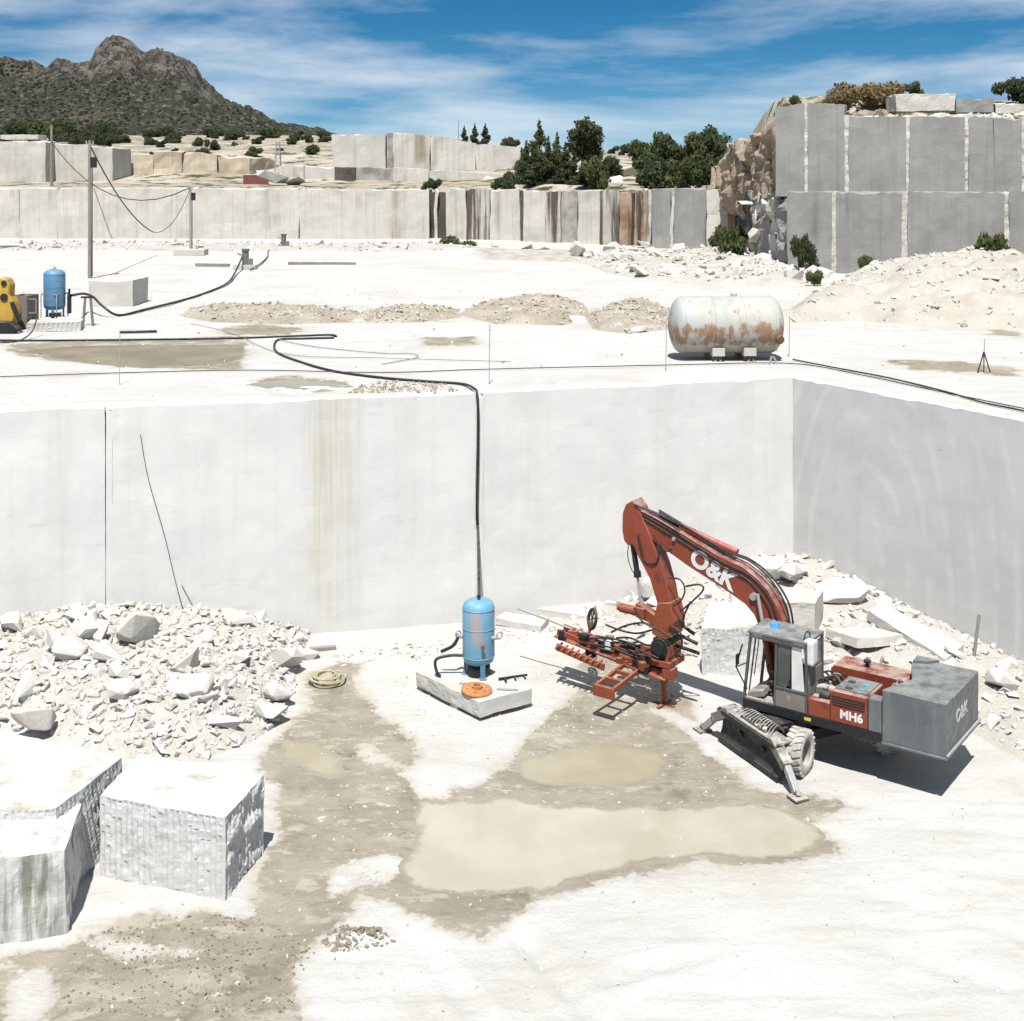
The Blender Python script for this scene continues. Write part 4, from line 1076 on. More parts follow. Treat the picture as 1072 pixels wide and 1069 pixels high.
not_machine = lambda X, Y: pit(X, Y) & (hr(X, Y) > 0.05)
scatter_stuff('rubble', 5000, RPX, hrz, 0.03, 0.36, 'rock', 'small broken stones on the rubble heap behind the excavator', None, 13, 2.4, not_machine)
sp = pick_spots(95, RPX, hrz, 0.30, 0.85, 15, 2.4, lambda X, Y: not_machine(X, Y) & (X < 17) & (hr(X, Y) > 0.12), 0.75)
scatter_rocks('rock', sp, 'rock', 'pale granite rock in the rubble heap behind the excavator', 'rock', 'rocks of the heap behind the excavator', 16)
boulder(690, 622, 0, (1.5, 1.1, 0.8), (0.2, 0.1, 0.4), 'broad pale boulder against the back wall, right of the excavator stick', 21, zf=hrz)
boulder(800, 606, 0.1, (1.6, 1.0, 0.8), (0.3, 0.1, 0.2), 'white boulder at the top of the heap in the pit corner', 22, zf=hrz)
boulder(880, 628, 0.05, (1.7, 1.1, 0.7), (0.25, -0.1, 0.1), 'flat tilted boulder near the right wall, over a dark hollow', 23, zf=hrz)
boulder(1050, 720, 0.0, (0.9, 0.8, 0.7), (0.1, 0.3, 0.4), 'pale angular boulder right of the grey box of the excavator', 24, zf=hrz)
boulder(830, 610, 0.1, (1.2, 0.8, 0.7), (0.4, 0.2, 1.0), 'pale boulder below the corner seam of the pit', 25, zf=hrz)
# broken flat slabs
def slab(px, py, size, rz, tilt, label, zf=floor_z, mk='rock', seed=1.0, name='stone_slab', cat='slab', zoff=0.0):
    p = P(px, py, 0)
    for _ in range(4):
        z = float(zf(np.array([p.x]), np.array([p.y]))[0]); p = P(px, py, z)
    w, dd, h = [q / 2 for q in size]
    rg = np.random.default_rng(int(seed * 10))
    j = lambda: rg.uniform(-0.12, 0.12)
    b = [(-w + j(), -dd + j()), (w + j(), -dd + j()), (w + j(), dd + j()), (-w + j(), dd + j())]
    c8 = [(x, y, 0) for x, y in b] + [(x * 0.98, y * 0.98, 2 * h) for x, y in b]
    o = rough_box(name, c8, M[mk], None, res=0.09, amp=0.04, freq=1.6, seed=seed)
    o.location = (p.x, p.y, z + zoff); o.rotation_euler = (tilt[0], tilt[1], rz)
    return tag(o, label, cat)
slab(612, 643, (2.6, 1.3, 0.22), -0.35, (0.03, 0.02), 'long flat white stone slab lying at the foot of the back wall', seed=1.1)
slab(548, 654, (1.5, 0.8, 0.2), -0.3, (0.02, 0.03), 'short flat white slab left of the long one by the wall foot', seed=1.2)
slab(955, 668, (2.8, 0.9, 0.3), -0.95, (0.1, 0.2), 'narrow white slab sloping down beside the right wall', hrz, seed=1.3)
slab(905, 672, (1.7, 1.3, 0.25), 0.4, (-0.12, 0.1), 'tilted pale slab on the heap behind the engine cover', hrz, seed=1.4)
o = MB(); 
a = P(1020, 690, 0.5); o.cyl((0, 0, 0), (0.12, 0.02, 0.95), 0.05, 0.035, 8)
o.tube([(0, 0, -0.1), (0.03, 0, 0.3), (0.10, 0.01, 0.8), (0.14, 0.02, 1.1)], 0.045)
z = float(hrz(np.array([a.x]), np.array([a.y]))[0])
tag(o.build('post', M['wood'], None, (a.x, a.y, z)), 'crooked pale wooden stake standing beside the right wall', 'stake')
# grit and pebbles on the floor
gp = px_poly([(120, 1068), (0, 900), (280, 800), (340, 690), (560, 660), (700, 720), (900, 840), (1072, 800), (1072, 1068)])
scatter_stuff('pebbles', 1300, gp, floor_z, 0.015, 0.11, 'rock', 'scattered pebbles on the quarry floor', None, 33, 3.5)
scatter_stuff('mud_crumbs', 260, px_poly([(335, 992), (350, 978), (395, 976), (415, 988), (390, 998), (350, 1000)]), floor_z, 0.03, 0.13, 'mud', 'brown clods of mud at the front edge of the wet ground', None, 38, 2.0)
mp2 = px_poly([(60, 1068), (80, 985), (160, 960), (270, 960), (330, 1000), (300, 1068)])
scatter_stuff('mud_crumbs', 900, mp2, floor_z, 0.015, 0.09, 'mud', 'crumbled brown mud in the lower left', None, 34, 2.2)
fp = px_poly([(430, 700), (480, 690), (560, 715), (590, 700), (690, 690), (720, 745), (640, 760), (560, 790), (430, 790), (390, 740)])
scatter_stuff('pebbles', 700, fp, floor_z, 0.02, 0.10, 'rock', 'fine grit round the slab with the blue tank', None, 35, 3.0)
wf = px_poly([(340, 690), (430, 672), (560, 652), (600, 640), (620, 655), (560, 672), (470, 690), (360, 705)])
scatter_stuff('pebbles', 500, wf, floor_z, 0.03, 0.20, 'rock', 'stone chips along the foot of the back wall', None, 36, 3.0)

# ================================================================== CUT BLOCKS
def px_block(name, base, hgt, mat, label, styles=None, top_shift=None, res=0.12, amp=0.04, seed=0.0, freq=0.9, cat='granite block', z0=-0.05, hs=None):
    """base: four ground pixels, front-left, front-right, back-right, back-left"""
    B = [P(x, y, 0) if not isinstance(x, Vector) else x for x, y in base]
    c = sum(B, Vector()) / 4
    hs = hs or (hgt,) * 4
    ts = top_shift or [(0, 0)] * 4
    c8 = [(b.x - c.x, b.y - c.y, z0) for b in B] + [(b.x - c.x + ts[i][0], b.y - c.y + ts[i][1], hs[i]) for i, b in enumerate(B)]
    o = rough_box(name, c8, mat, None, res=res, amp=amp, freq=freq, top_amp=0.03, styles=styles, seed=seed)
    o.location = (c.x, c.y, 0)
    return tag(o, label, cat)
def from_top(pts, h):
    """ground pixels below top corners given at height h"""
    out = []
    for x, y in pts:
        q = P(x, y, h); out.append((x, HY + F * H / q.y))
    return out
FL = {'flute': 0.13, 'depth': 0.022, 'res': 0.027, 'rough': 0.02, 'rfreq': 6.0, 'gap': -0.45}
RG = {'rough': 0.09, 'rfreq': 4.0, 'res': 0.03, 'flute': 0.16, 'depth': 0.04, 'gap': -0.3}
bb = from_top([(105, 832), (235, 856), (275.6, 811), (146, 789)], 1.62)
px_block('granite_block', bb, 1.62, M['block'], 'rough-cut granite block with drill grooves and mossy patches on top, lower left',
         {'f0': FL, 'f1': RG, 'top': {'rough': 0.05, 'res': 0.06}}, seed=3.0, amp=0.05)
bc = from_top([(-75, 838), (84, 838), (78, 800), (-75, 790)], 2.0)
px_block('granite_block', [(x, y) for x, y in from_top([(-75, 908), (70, 890), (84, 838), (-75, 836)], 1.55)], 1.55, M['block_stain'],
         'stained split granite block cut off by the left edge of the picture, nearest the camera', {'f0': {'rough': 0.14, 'rfreq': 0.7, 'res': 0.06}, 'f1': {'rough': 0.10, 'res': 0.06}}, seed=8.0, amp=0.06,
         top_shift=[(0, 0), (-0.05, 0), (0, 0), (0, 0)])
bd = from_top([(56, 838), (118, 822), (100, 788), (30, 790)], 1.9)
q = [(62, 836), (128, 789), (112, 779), (38, 812)]
px_block('granite_block', from_top([(-70, 848), (60, 846), (128, 793), (-10, 763)], 1.75), 1.75, M['block'],
         'wide white granite block behind the stained one, with slanting drill marks on its right end', {'f1': dict(FL, lean=4.0), 'f0': FL, 'top': {'rough': 0.05, 'res': 0.08}}, seed=12.0, amp=0.06)
# blocks behind the excavator
px_block('granite_block', from_top([(735, 657), (812, 657), (802, 631), (742, 630)], 1.35), 1.35, M['block'], 'drilled granite block with a dark streak standing behind the excavator boom',
         {'f0': FL, 'f3': RG, 'top': {'rough': 0.05, 'res': 0.08}}, top_shift=[(0, 0), (0, 0), (0, 0), (0, 0)], seed=17.0, amp=0.05)
px_block('granite_block', from_top([(812, 630), (853, 632), (862, 618), (824, 615)], 1.75), 1.75, M['rock'], 'pale square granite block in the rubble right behind the boom foot',
         {'f0': {'rough': 0.06, 'res': 0.08}}, seed=23.0, amp=0.05)

# ================================================================== SLAB WITH BLUE TANK
ZS = 0.52
sl = [P(502, 735, ZS), P(557, 720, ZS), None, P(436, 703, ZS)]
sl[2] = sl[1] + sl[3] - sl[0]
cs = sum(sl, Vector()) / 4
c8 = [(p.x - cs.x, p.y - cs.y, 0.13) for p in sl] + [(p.x - cs.x, p.y - cs.y, ZS) for p in sl]
slab_o = empty('concrete_slab', (cs.x, cs.y, 0))
tag(slab_o, 'broken square concrete slab carrying the blue tank on the lower floor', 'slab')
rough_box('plate', c8, M['concrete'], slab_o, res=0.07, amp=0.03, freq=1.5, seed=2.0, top_amp=0.02, styles={'f3': {'rough': 0.07, 'res': 0.05}})
m = MB()
for (x, y) in ((0.55, -0.6), (0.5, 0.5), (-0.9, 0.35), (-0.35, -0.5)):
    mm = MB(); mm.box((x, y, 0.07), (0.36, 0.3, 0.16), Matrix.Rotation(0.6, 3, 'Z'), 0.02); mm.build('support_stone', M['rock'], slab_o)

def pressure_tank(loc, rz, r, h, leg, mat, label, label_extra=None):
    t = empty('pressure_tank', loc, rz)
    tag(t, label, 'tank')
    m = MB()
    prof = [(0.001, h + 0.0), (r * 0.35, h - 0.012), (r * 0.7, h - 0.06), (r * 0.92, h - 0.13), (r, h - 0.24), (r, leg + 0.22), (r * 0.92, leg + 0.10), (r * 0.6, leg + 0.02), (0.001, leg)]
    m.lathe(prof, n=40)
    m.build('shell', mat, t)
    for z in (h - 0.25, (h + leg) * 0.55, leg + 0.24):
        m = MB(); m.torus((0, 0, z), r + 0.001, 0.012, n=40, m=6); m.build('weld_seam', mat, t)
    for k in range(3):
        a = k * 2.094 + 0.5
        m = MB(); m.box((r * 0.86 * math.cos(a), r * 0.86 * math.sin(a), (leg + 0.25) / 2), (0.04, 0.13, leg + 0.25), Matrix.Rotation(a, 3, 'Z'))
        m.box((r * 0.86 * math.cos(a), r * 0.86 * math.sin(a), 0.012), (0.14, 0.18, 0.024), Matrix.Rotation(a, 3, 'Z'))
        m.build('leg', M['bluedark'], t)
    m = MB(); m.cyl((0, 0, h - 0.02), (0, 0, h + 0.08), 0.06); m.build('inlet', M['steel'], t)
    return t
pt = P(501, 706, ZS)
tank1 = pressure_tank((pt.x, pt.y, ZS), 0.35, 0.425, 2.02, 0.28, M['bluepaint'], 'pale blue upright pressure tank with a faded front on the concrete slab')
vdir = Vector((-pt.x, -pt.y, 0)).normalized()
def at_t(sx, z, out):     # sx across the view, out from the shell
    r0 = 0.425; a = math.asin(max(-1, min(1, sx / r0)))
    q = Matrix.Rotation(-0.35, 3, 'Z')
    rt = Vector((1, 0, 0)); 
    w = Vector((math.sin(a), -math.cos(a), 0)) * (r0 + out)
    v = q @ w; v.z = z; return v
m = MB(); m.cyl(at_t(0.1, 0.9, -0.02), at_t(0.1, 0.9, 0.10), 0.035); m.cyl(at_t(0.1, 0.9, 0.1), at_t(0.1, 0.9, 0.14), 0.06); m.build('valve', M['redbox'], tank1)
m = MB(); m.cyl(at_t(0.34, 1.05, 0), at_t(0.40, 1.05, 0.16), 0.05); m.torus(at_t(0.40, 1.1, 0.16), 0.09, 0.02, (0.3, -1, 0)); m.build('fitting', M['steel'], tank1)
m = MB(); m.cyl(at_t(-0.40, 1.05, 0), at_t(-0.424, 1.05, 0.14), 0.05); m.torus(at_t(-0.42, 1.1, 0.12), 0.08, 0.02, (0.3, -1, 0)); m.build('fitting', M['steel'], tank1)
m = MB()
b0 = at_t(-0.42, 1.0, 0.12); q0 = Matrix.Rotation(-0.35, 3, 'Z')
m.tube([b0, b0 + q0 @ Vector((-0.15, 0, -0.22)), b0 + q0 @ Vector((-0.45, 0.1, -0.40))], 0.045)
m.tube([at_t(-0.4, 0.55, 0.0), at_t(-0.4, 0.55, 0) + q0 @ Vector((-0.35, 0, 0.0)), at_t(-0.4, 0.5, 0) + q0 @ Vector((-0.72, 0, -0.06)), at_t(-0.4, 0.4, 0) + q0 @ Vector((-0.70, -0.05, -0.25)), at_t(-0.4, 0.35, 0) + q0 @ Vector((-0.6, -0.05, -0.32))], 0.04)
m.build('outlet_hose', M['black'], tank1)
m = MB(); m.cyl((0, 0, 0.02), (0, 0, 0.24), 0.30, n=20); m.build('base_ring', M['dark'], tank1)
dp = P(499, 722, ZS + 0.06)
disc = empty('rusty_wheel', (dp.x, dp.y, ZS + 0.015)); disc.rotation_euler = (R(4), R(3), 0.4)
tag(disc, 'orange rusty flanged wheel lying on the concrete slab before the blue tank', 'wheel')
m = MB(); m.lathe([(0.09, 0.05), (0.09, 0.10), (0.16, 0.10), (0.36, 0.075), (0.40, 0.07), (0.40, 0.0), (0.36, -0.01), (0.10, -0.01), (0.09, 0.05)], n=26); m.build('flange', M['rust'], disc)
m = MB(); m.lathe([(0.09, 0.09), (0.14, 0.09), (0.14, 0.17), (0.09, 0.17), (0.09, 0.09)], n=20, smooth=False); m.build('hub', M['rust'], disc)
for k in range(6):
    a = k * 1.047; m = MB(); m.cyl((0.26 * math.cos(a), 0.26 * math.sin(a), 0.07), (0.26 * math.cos(a), 0.26 * math.sin(a), 0.11), 0.03, n=6); m.build('bolt', M['rust'], disc)
m = MB(); c = P(530, 712, ZS)
m.bar((0, 0, 0.03), (0.75, 0.28, 0.03), 0.05, 0.05)
for k in range(3): m.bar((0.15 + k * 0.25, 0.06 + k * 0.09, 0.03), (0.2 + k * 0.25, -0.16 + k * 0.09, 0.03), 0.04, 0.05)
tag(m.build('comb_shadow_bars', M['dark'], None, (c.x - 0.2, c.y, ZS)), 'dark comb-shaped bars added as a shadow on the slab right of the blue tank', 'bracket')  # dark bars added in the shape of a comb-like shadow, not a steel part
for i, (x, y, dx, dy, lb) in enumerate([(481, 716, 0.4, -0.05, 'left'), (520, 722, 0.55, -0.06, 'right')]):
    c = P(x, y, ZS); m = MB(); m.cyl((0, 0, 0.03), (dx, dy, 0.03), 0.018); tag(m.build('rod', M['steel'], None, (c.x, c.y, ZS)), 'thin steel rod lying on the slab %s of the rusty wheel' % lb, 'rod')
m = MB(); c = P(118 * 0 + 342, 712, 0.1)
for k in range(6): m.torus((0.05 * math.sin(k * 2.1), 0.05 * math.cos(k * 1.7), 0.025 + 0.016 * k), 0.50 - 0.045 * k, 0.02, (0.06 * math.sin(k), 0.05 * math.cos(k * 2), 1), n=28, m=6)
z = float(floor_z(np.array([c.x]), np.array([c.y]))[0])
tag(m.build('hose_coil', M['coil'], None, (c.x, c.y, z)), 'coiled pale hose on the ground right of the left rubble heap', 'hose')
m = MB(); c = P(338, 682, 0); m.box((0, 0, 0.06), (0.75, 0.16, 0.12), Matrix.Rotation(0.25, 3, 'Z'), 0.01)
tag(m.build('plank', M['wood'], None, (c.x, c.y, 0.02)), 'short brown timber beam lying at the wall foot beyond the hose coil', 'timber')
# hose from the upper bench down the joint of the wall into the blue tank
def upz(x, y, dz=0.05):
    p = P(x, y, ZU); p.z = float(upper_z(np.array([p.x]), np.array([p.y]))[0]) + dz; return p
jw = Vector((J2[0], J2[1], 0)); jn = Vector((nb[0], nb[1], 0))
hp = [upz(350, 354.5), upz(320, 355.5), upz(294, 356.5), upz(287.5, 361), upz(290, 370), upz(312, 379), upz(350, 389.5), upz(400, 397), upz(450, 401), upz(482, 403.5)]
wtop = jw - jn * 0.16
hp += [Vector((wtop.x - 0.15, wtop.y + 0.5, ZU + 0.10)), Vector((wtop.x, wtop.y - 0.03, ZU - 0.12)), Vector((wtop.x + 0.01, wtop.y - 0.05, 5.5)), Vector((wtop.x - 0.02, wtop.y - 0.08, 3.5)), Vector((wtop.x + 0.02, wtop.y - 0.3, 2.9)), Vector((pt.x, pt.y + 0.3, 2.72)), Vector((pt.x, pt.y, ZS + 2.06))]
m = MB(); m.tube(hp, 0.042, 8, 8)
tag(m.build('hose', M['black'], None), 'long black hose running across the upper bench and down the wall to the blue tank', 'hose')
# loose cables against the wall
def cable(pts, r, mat, label, name='cable', cat='cable', sub=6, n=5):
    m = MB(); m.tube(pts, r, n, sub); return tag(m.build(name, mat, None), label, cat)
def wall_pt(x, y, out=0.05):
    # on the face of the back wall at pixel (x, y)
    a, b = (p2a, p2b) if x < 499 else (p3a, p3b)
    k = (x - 536.0) / F
    t_ = (k * a[1] - a[0]) / ((b[0] - a[0]) - k * (b[1] - a[1]))
    yy = a[1] + t_ * (b[1] - a[1]) - out
    return Vector((k * yy, yy, H - (y - HY) * yy / F))
cable([wall_pt(147, 455), wall_pt(155, 500), wall_pt(172, 560), wall_pt(184, 610), wall_pt(197, 656, 0.5)], 0.010, M['black'], 'thin dark cable hanging down the white wall above the left rubble heap')
cable([wall_pt(190, 612), wall_pt(197, 625), wall_pt(204, 638)], 0.008, M['black'], 'short stub of dark wire on the white wall beside the hanging cable')

# ================================================================== EXCAVATOR
EXO = Vector((7.38, 30.95, 0)); EXA = math.atan2(0.588, -0.81)
fw = Vector((math.cos(EXA), math.sin(EXA), 0)); lf = Vector((-math.sin(EXA), math.cos(EXA), 0))
ex = empty('wheeled_excavator', EXO, EXA)
tag(ex, 'orange wheeled excavator with a drill rig on its arm and a grey rear box', 'excavator')
def mp(px, py, lat=0.0):
    """point of the machine's own upright plane at side offset lat seen at the pixel, in machine coordinates"""
    k = (px - 536.0) / F
    x = (k * (EXO.y + lf.y * lat) - (EXO.x + lf.x * lat)) / (fw.x - k * fw.y)
    Y = EXO.y + fw.y * x + lf.y * lat
    return Vector((x, lat, H - (py - HY) * Y / F))
def text_part(txt, size, o, ex_, ey_, mat, parent, name='lettering', bold=0.02, depth=0.004):
    cu = bpy.data.curves.new('t', 'FONT'); cu.body = txt; cu.size = size; cu.extrude = depth; cu.offset = bold * size
    cu.align_x = 'CENTER'; cu.align_y = 'CENTER'; cu.resolution_u = 4
    to = bpy.data.objects.new('t', cu); COL.objects.link(to)
    bpy.context.view_layer.update()
    me = bpy.data.meshes.new_from_object(to.evaluated_get(bpy.context.evaluated_depsgraph_get()))
    bpy.data.objects.remove(to)
    ex_ = Vector(ex_).normalized(); ey_ = Vector(ey_); ey_ = (ey_ - ex_ * ey_.dot(ex_)).normalized(); n = ex_.cross(ey_)
    mt = Matrix((ex_, ey_, n)).transposed().to_4x4(); mt.translation = Vector(o)
    me.transform(mt); me.materials.clear(); me.materials.append(mat); me.name = name
    return link(name, me, parent)
def part(mb, name, mat, parent=ex): return mb.build(name, mat, parent)
X3, Y3, Z3 = Vector((1, 0, 0)), Vector((0, 1, 0)), Vector((0, 0, 1))

# -- upper carriage
m = MB(); m.box((-0.3, 0, 1.13), (3.5, 2.36, 0.22), None, 0.015); m.box((0.2, 0.2, 1.0), (2.2, 1.5, 0.1)); deck = part(m, 'deck_frame', M['dark'])
m = MB(); m.box((-0.2, 1.184, 1.13), (0.16, 0.006, 0.07)); m.build('sticker', M['yellowlabel'], deck)
m = MB(); m.prism([(1.43 - 3.4, 1.2), (-3.4, 1.2), (-3.4, -1.16), (1.43 - 3.4, -1.16), (1.43 - 3.4, -0.75), (1.09 - 3.4, 0.2)], (0, 0, 0), X3, Y3, Z3, 1.08, 2.24, 0.012)
box = part(m, 'rear_box', M['grey'])
m = MB(); m.box((-2.70, 0.02, 1.055), (1.46, 2.44, 0.05), None, 0.01); m.build('bottom_rail', M['grey'], box)
m = MB(); m.box((-3.43, 0.02, 1.13), (0.05, 2.42, 0.05), None, 0.008); m.build('bumper_rail', M['steel'], box)
m = MB(); m.prism([(-2.0, -0.76), (-1.97, -1.16), (-2.5, -1.16), (-2.3, -0.9)], (0, 0, 0), X3, Y3, Z3, 2.24, 2.30); m.build('raised_plate', M['grey'], box)
text_part('O&K', 0.40, mp(1003, 745, 0) * 0 + Vector((-3.408, 0.12, 1.72)), (0, -1, 0), (0, 0, 1), M['greyletter'], box, bold=0.025)
m = MB(); m.box((-1.80, 1.03, 1.6), (0.30, 0.32, 0.72), None, 0.015); part(m, 'side_panel', M['grey'])
# engine cover with louvres
m = MB()
m.prism([(-1.62, 1.24), (-0.74, 1.24), (-0.74, 1.86), (-0.80, 1.95), (-1.62, 1.95)], (0, 0, 0), X3, Z3, Y3, 0.16, 1.185, 0.02)
hood = part(m, 'engine_cover', M['orange'])
m = MB(); m.box((-1.2, 0.64, 1.965), (0.74, 0.82, 0.03), None, 0.008); m.build('top_plate', M['grey'], hood)
for k, (x, y) in enumerate([(-1.38, 0.55), (-1.02, 0.55), (-1.38, 0.85), (-1.1, 0.95)]):
    m = MB(); m.box((x, y, 1.985), (0.16, 0.12, 0.02), None, 0.004); m.build('grille', M['dark'] if k % 2 else M['bluedark'], hood)
for k in range(4):
    m = MB(); m.box((-1.18, 1.187, 1.82 - k * 0.062), (0.78, 0.02, 0.026)); m.build('louvre', M['dark'], hood)
text_part('MH6', 0.27, (-1.25, 1.188, 1.44), (-1, 0, 0), (0, 0, 1), M['letter'], hood, bold=0.035)
m = MB(); m.box((-0.47, 1.08, 1.43), (0.52, 0.2, 0.38), None, 0.015); part(m, 'side_cover', M['orange'])
m = MB(); m.prism([(-1.95, 1.24), (-0.10, 1.24), (-0.10, 1.80), (-0.2, 1.90), (-1.95, 1.90)], (0, 0, 0), X3, Z3, Y3, -1.18, -0.45, 0.02)
fh = part(m, 'far_hood', M['orange'])
m = MB(); m.cyl((-0.9, -0.75, 1.9), (-0.9, -0.75, 2.02), 0.045); m.cyl((-0.9, -0.75, 2.02), (-0.9, -0.75, 2.07), 0.09); m.build('exhaust_cap', M['dark'], fh)
m = MB(); m.box((-0.42, 0.2, 1.40), (0.6, 1.2, 0.3), None, 0.02); m.cyl((-0.62, 0.4, 1.6), (-0.2, 0.4, 1.6), 0.12); m.cyl((-0.4, -0.1, 1.5), (-0.4, -0.1, 1.82), 0.10); m.box((-0.3, 0.55, 1.62), (0.25, 0.2, 0.2), None, 0.02)
part(m, 'hydraulic_pump', M['dusty'])
m = MB(); m.cyl((-0.62, 0.86, 1.62), (-0.40, 0.86, 1.66), 0.15, n=18); part(m, 'air_filter', M['dark'])
m = MB()
for k in range(9):
    a = Vector((-0.65 + 0.07 * k, -0.3 + 0.13 * (k % 5), 1.6)); m.tube([a, a + Vector((0.1, 0.12, 0.22)), a + Vector((0.25, 0.1 + 0.05 * k, 0.2)), a + Vector((0.4, 0.15, 0.0))], 0.022, 6, 5)
part(m, 'engine_hoses', M['dark'])
m = MB(); m.box((-1.88, -0.02, 1.5), (0.3, 0.9, 0.55), None, 0.03); m.cyl((-1.85, -0.2, 1.75), (-1.85, 0.3, 1.8), 0.09); part(m, 'radiator', M['dusty'])
for y in (-0.1, 0.25):
    m = MB(); m.torus((-1.95, y, 1.95), 0.10, 0.02, (0.2, 1, 0.2)); part(m, 'lifting_ring', M['steel'])
# -- cab
CX0, CX1, CY0, CY1, CZ0, CZ1 = -0.16, 1.40, 0.20, 1.185, 1.24, 2.90
cab = None
m = MB(); m.box(((CX0 + 0.62) / 2, CY1 - 0.02, 1.46), (0.62 - CX0, 0.04, 0.42), None, 0.01); m.box((CX0 + 0.02, 0.69, 1.7), (0.04, 0.95, 0.9), None, 0.01)
m.box((0.65, 0.69, CZ0 + 0.02), (1.5, 0.94, 0.04)); cab = part(m, 'cab_body', M['dusty'])
m = MB(); m.box((0.56, 0.69, CZ1 - 0.04), (1.50, 1.04, 0.08), None, 0.025); roof = part(m, 'cab_roof', M['cabroof'])
m = MB(); m.cyl((0.86, 0.62, CZ1), (0.86, 0.62, CZ1 + 0.09), 0.13, 0.11, 16); m.build('blue_cap', M['bluecap'], roof)
m = MB(); m.tube([(-0.10, 0.8, CZ1), (-0.1, 0.85, CZ1 + 0.13), (-0.08, 1.0, CZ1 + 0.16), (-0.06, 1.08, CZ1)], 0.015); m.build('roof_handle', M['dark'], roof)
for (x0, x1, y) in ((CX0, CX0, CY1 - 0.03), (0.62, 0.58, CY1 - 0.03), (1.42, 1.24, CY1 - 0.03), (CX0, CX0, CY0 + 0.03), (1.42, 1.24, CY0 + 0.03)):
    m = MB(); m.bar((x0, y, CZ0), (x1, y, CZ1 - 0.06), 0.06, 0.07, 0.01); part(m, 'cab_pillar', M['cabgrey'])
m = MB(); m.bar((CX0, CY1, CZ1 - 0.13), (1.22, CY1, CZ1 - 0.13), 0.05, 0.07, 0.01); part(m, 'roof_rail', M['cabgrey'])
m = MB(); m.bar((CX0, CY1, 1.70), (0.6, CY1, 1.70), 0.04, 0.05, 0.01); part(m, 'door_rail', M['cabgrey'])
m = MB(); m.prism([(0.56, 1.73), (0.54, 2.74), (0.24, 2.74), (0.24, 1.95), (0.34, 1.73)], (0, 0, 0), X3, Z3, Y3, CY1 - 0.035, CY1 - 0.020); part(m, 'door_window', M['glass'])
m = MB(); m.prism([(0.20, 1.73), (0.20, 2.74), (-0.04, 2.74), (-0.11, 1.73)], (0, 0, 0), X3, Z3, Y3, CY1 - 0.035, CY1 - 0.020); part(m, 'reflection_window', M['white'])  # clear pane coloured white in place of the bright reflection in its glass
m = MB(); m.box((CX0 + 0.02, 0.69, 2.45), (0.02, 0.85, 0.6)); part(m, 'rear_window', M['glass'])
m = MB(); m.box((0.35, 0.66, 1.62), (0.5, 0.5, 0.14), None, 0.04); m.box((0.12, 0.66, 1.98), (0.13, 0.48, 0.66), Matrix.Rotation(-0.12, 3, 'Y'), 0.04); m.box((0.35, 0.66, 1.42), (0.35, 0.35, 0.28)); part(m, 'seat', M['dark'])
m = MB(); m.bar((1.05, 0.66, 1.26), (0.88, 0.66, 1.85), 0.12, 0.12, 0.02); m.torus((0.84, 0.66, 1.9), 0.18, 0.018, (-0.4, 0, 1)); m.box((0.7, 0.92, 1.65), (0.35, 0.1, 0.1), None, 0.02); m.box((0.7, 0.42, 1.65), (0.35, 0.1, 0.1), None, 0.02); part(m, 'control_column', M['dark'])
m = MB(); m.box((1.15, 0.69, 1.36), (0.4, 0.8, 0.16), Matrix.Rotation(0.3, 3, 'Y'), 0.03); part(m, 'cab_floor_panel', M['dusty'])
m = MB(); m.bar((1.32, CY1 + 0.02, CZ0 + 0.25), (1.55, CY1 + 0.14, 2.0), 0.03, 0.03); m.bar((1.55, CY1 + 0.14, 2.0), (1.42, CY1 + 0.06, 2.55), 0.03, 0.03); m.bar((1.55, CY1 + 0.14, 2.0), (1.34, CY1, 2.1), 0.02, 0.02)
m.box((1.52, CY1 + 0.13, 2.18), (0.03, 0.14, 0.26), None, 0.01); part(m, 'mirror_bracket', M['dark'])
m = MB(); m.bar((1.44, CY1 - 0.35, 1.3), (1.27, CY1 - 0.35, 2.6), 0.03, 0.03); m.bar((1.44, CY0 + 0.35, 1.6), (1.30, CY0 + 0.35, 2.6), 0.02, 0.02); part(m, 'window_bar', M['cabgrey'])
c = mp(848, 683, 1.05)
m = MB(); m.box((c.x, 1.02, c.z), (0.26, 0.30, 0.56), None, 0.06); part(m, 'white_canister', M['white'])
# -- boom and stick: outlines in the machine's upright plane
def outline(pts, lat=0.0): return [(mp(x, y, lat).x, mp(x, y, lat).z) for x, y in pts]
bp = outline([(668, 531), (690, 540), (712, 553), (757, 580), (781, 591), (796, 603), (807, 615), (817, 632), (824, 650), (829, 680), (833, 712), (815, 722), (806, 700), (800, 660), (793, 642), (783, 630), (757, 612), (724, 591), (696, 571), (676, 557), (666, 548)])
m = MB(); m.prism(bp, (0, 0, 0), X3, Z3, Y3, -0.19, 0.19, 0.02); boom = part(m, 'boom', M['orange'])
a = mp(733, 586, 0.195); b = mp(757, 602, 0.195)
text_part('O&K', 0.62, mp(746, 596.5, 0.196), b - a, (0, 0, 1), M['letter'], boom, bold=0.04)
m = MB(); m.cyl((mp(710, 562).x, -0.26, mp(710, 562).z), (mp(710, 562).x, 0.26, mp(710, 562).z), 0.05); m.cyl((mp(793, 622).x, -0.27, mp(793, 622).z), (mp(793, 622).x, 0.27, mp(793, 622).z), 0.09); m.build('pivot_pin', M['steel'], boom)
pipes = [[(672, 538), (712, 561), (757, 589), (781, 600), (797, 614), (808, 632), (815, 655)], [(674, 543), (712, 566), (757, 594), (780, 605), (794, 619), (804, 636), (810, 660)]]
for q in pipes:
    m = MB(); m.tube([mp(x, y, 0.215) for x, y in q], 0.022, 6, 5); m.build('hydraulic_line', M['dark'], boom)
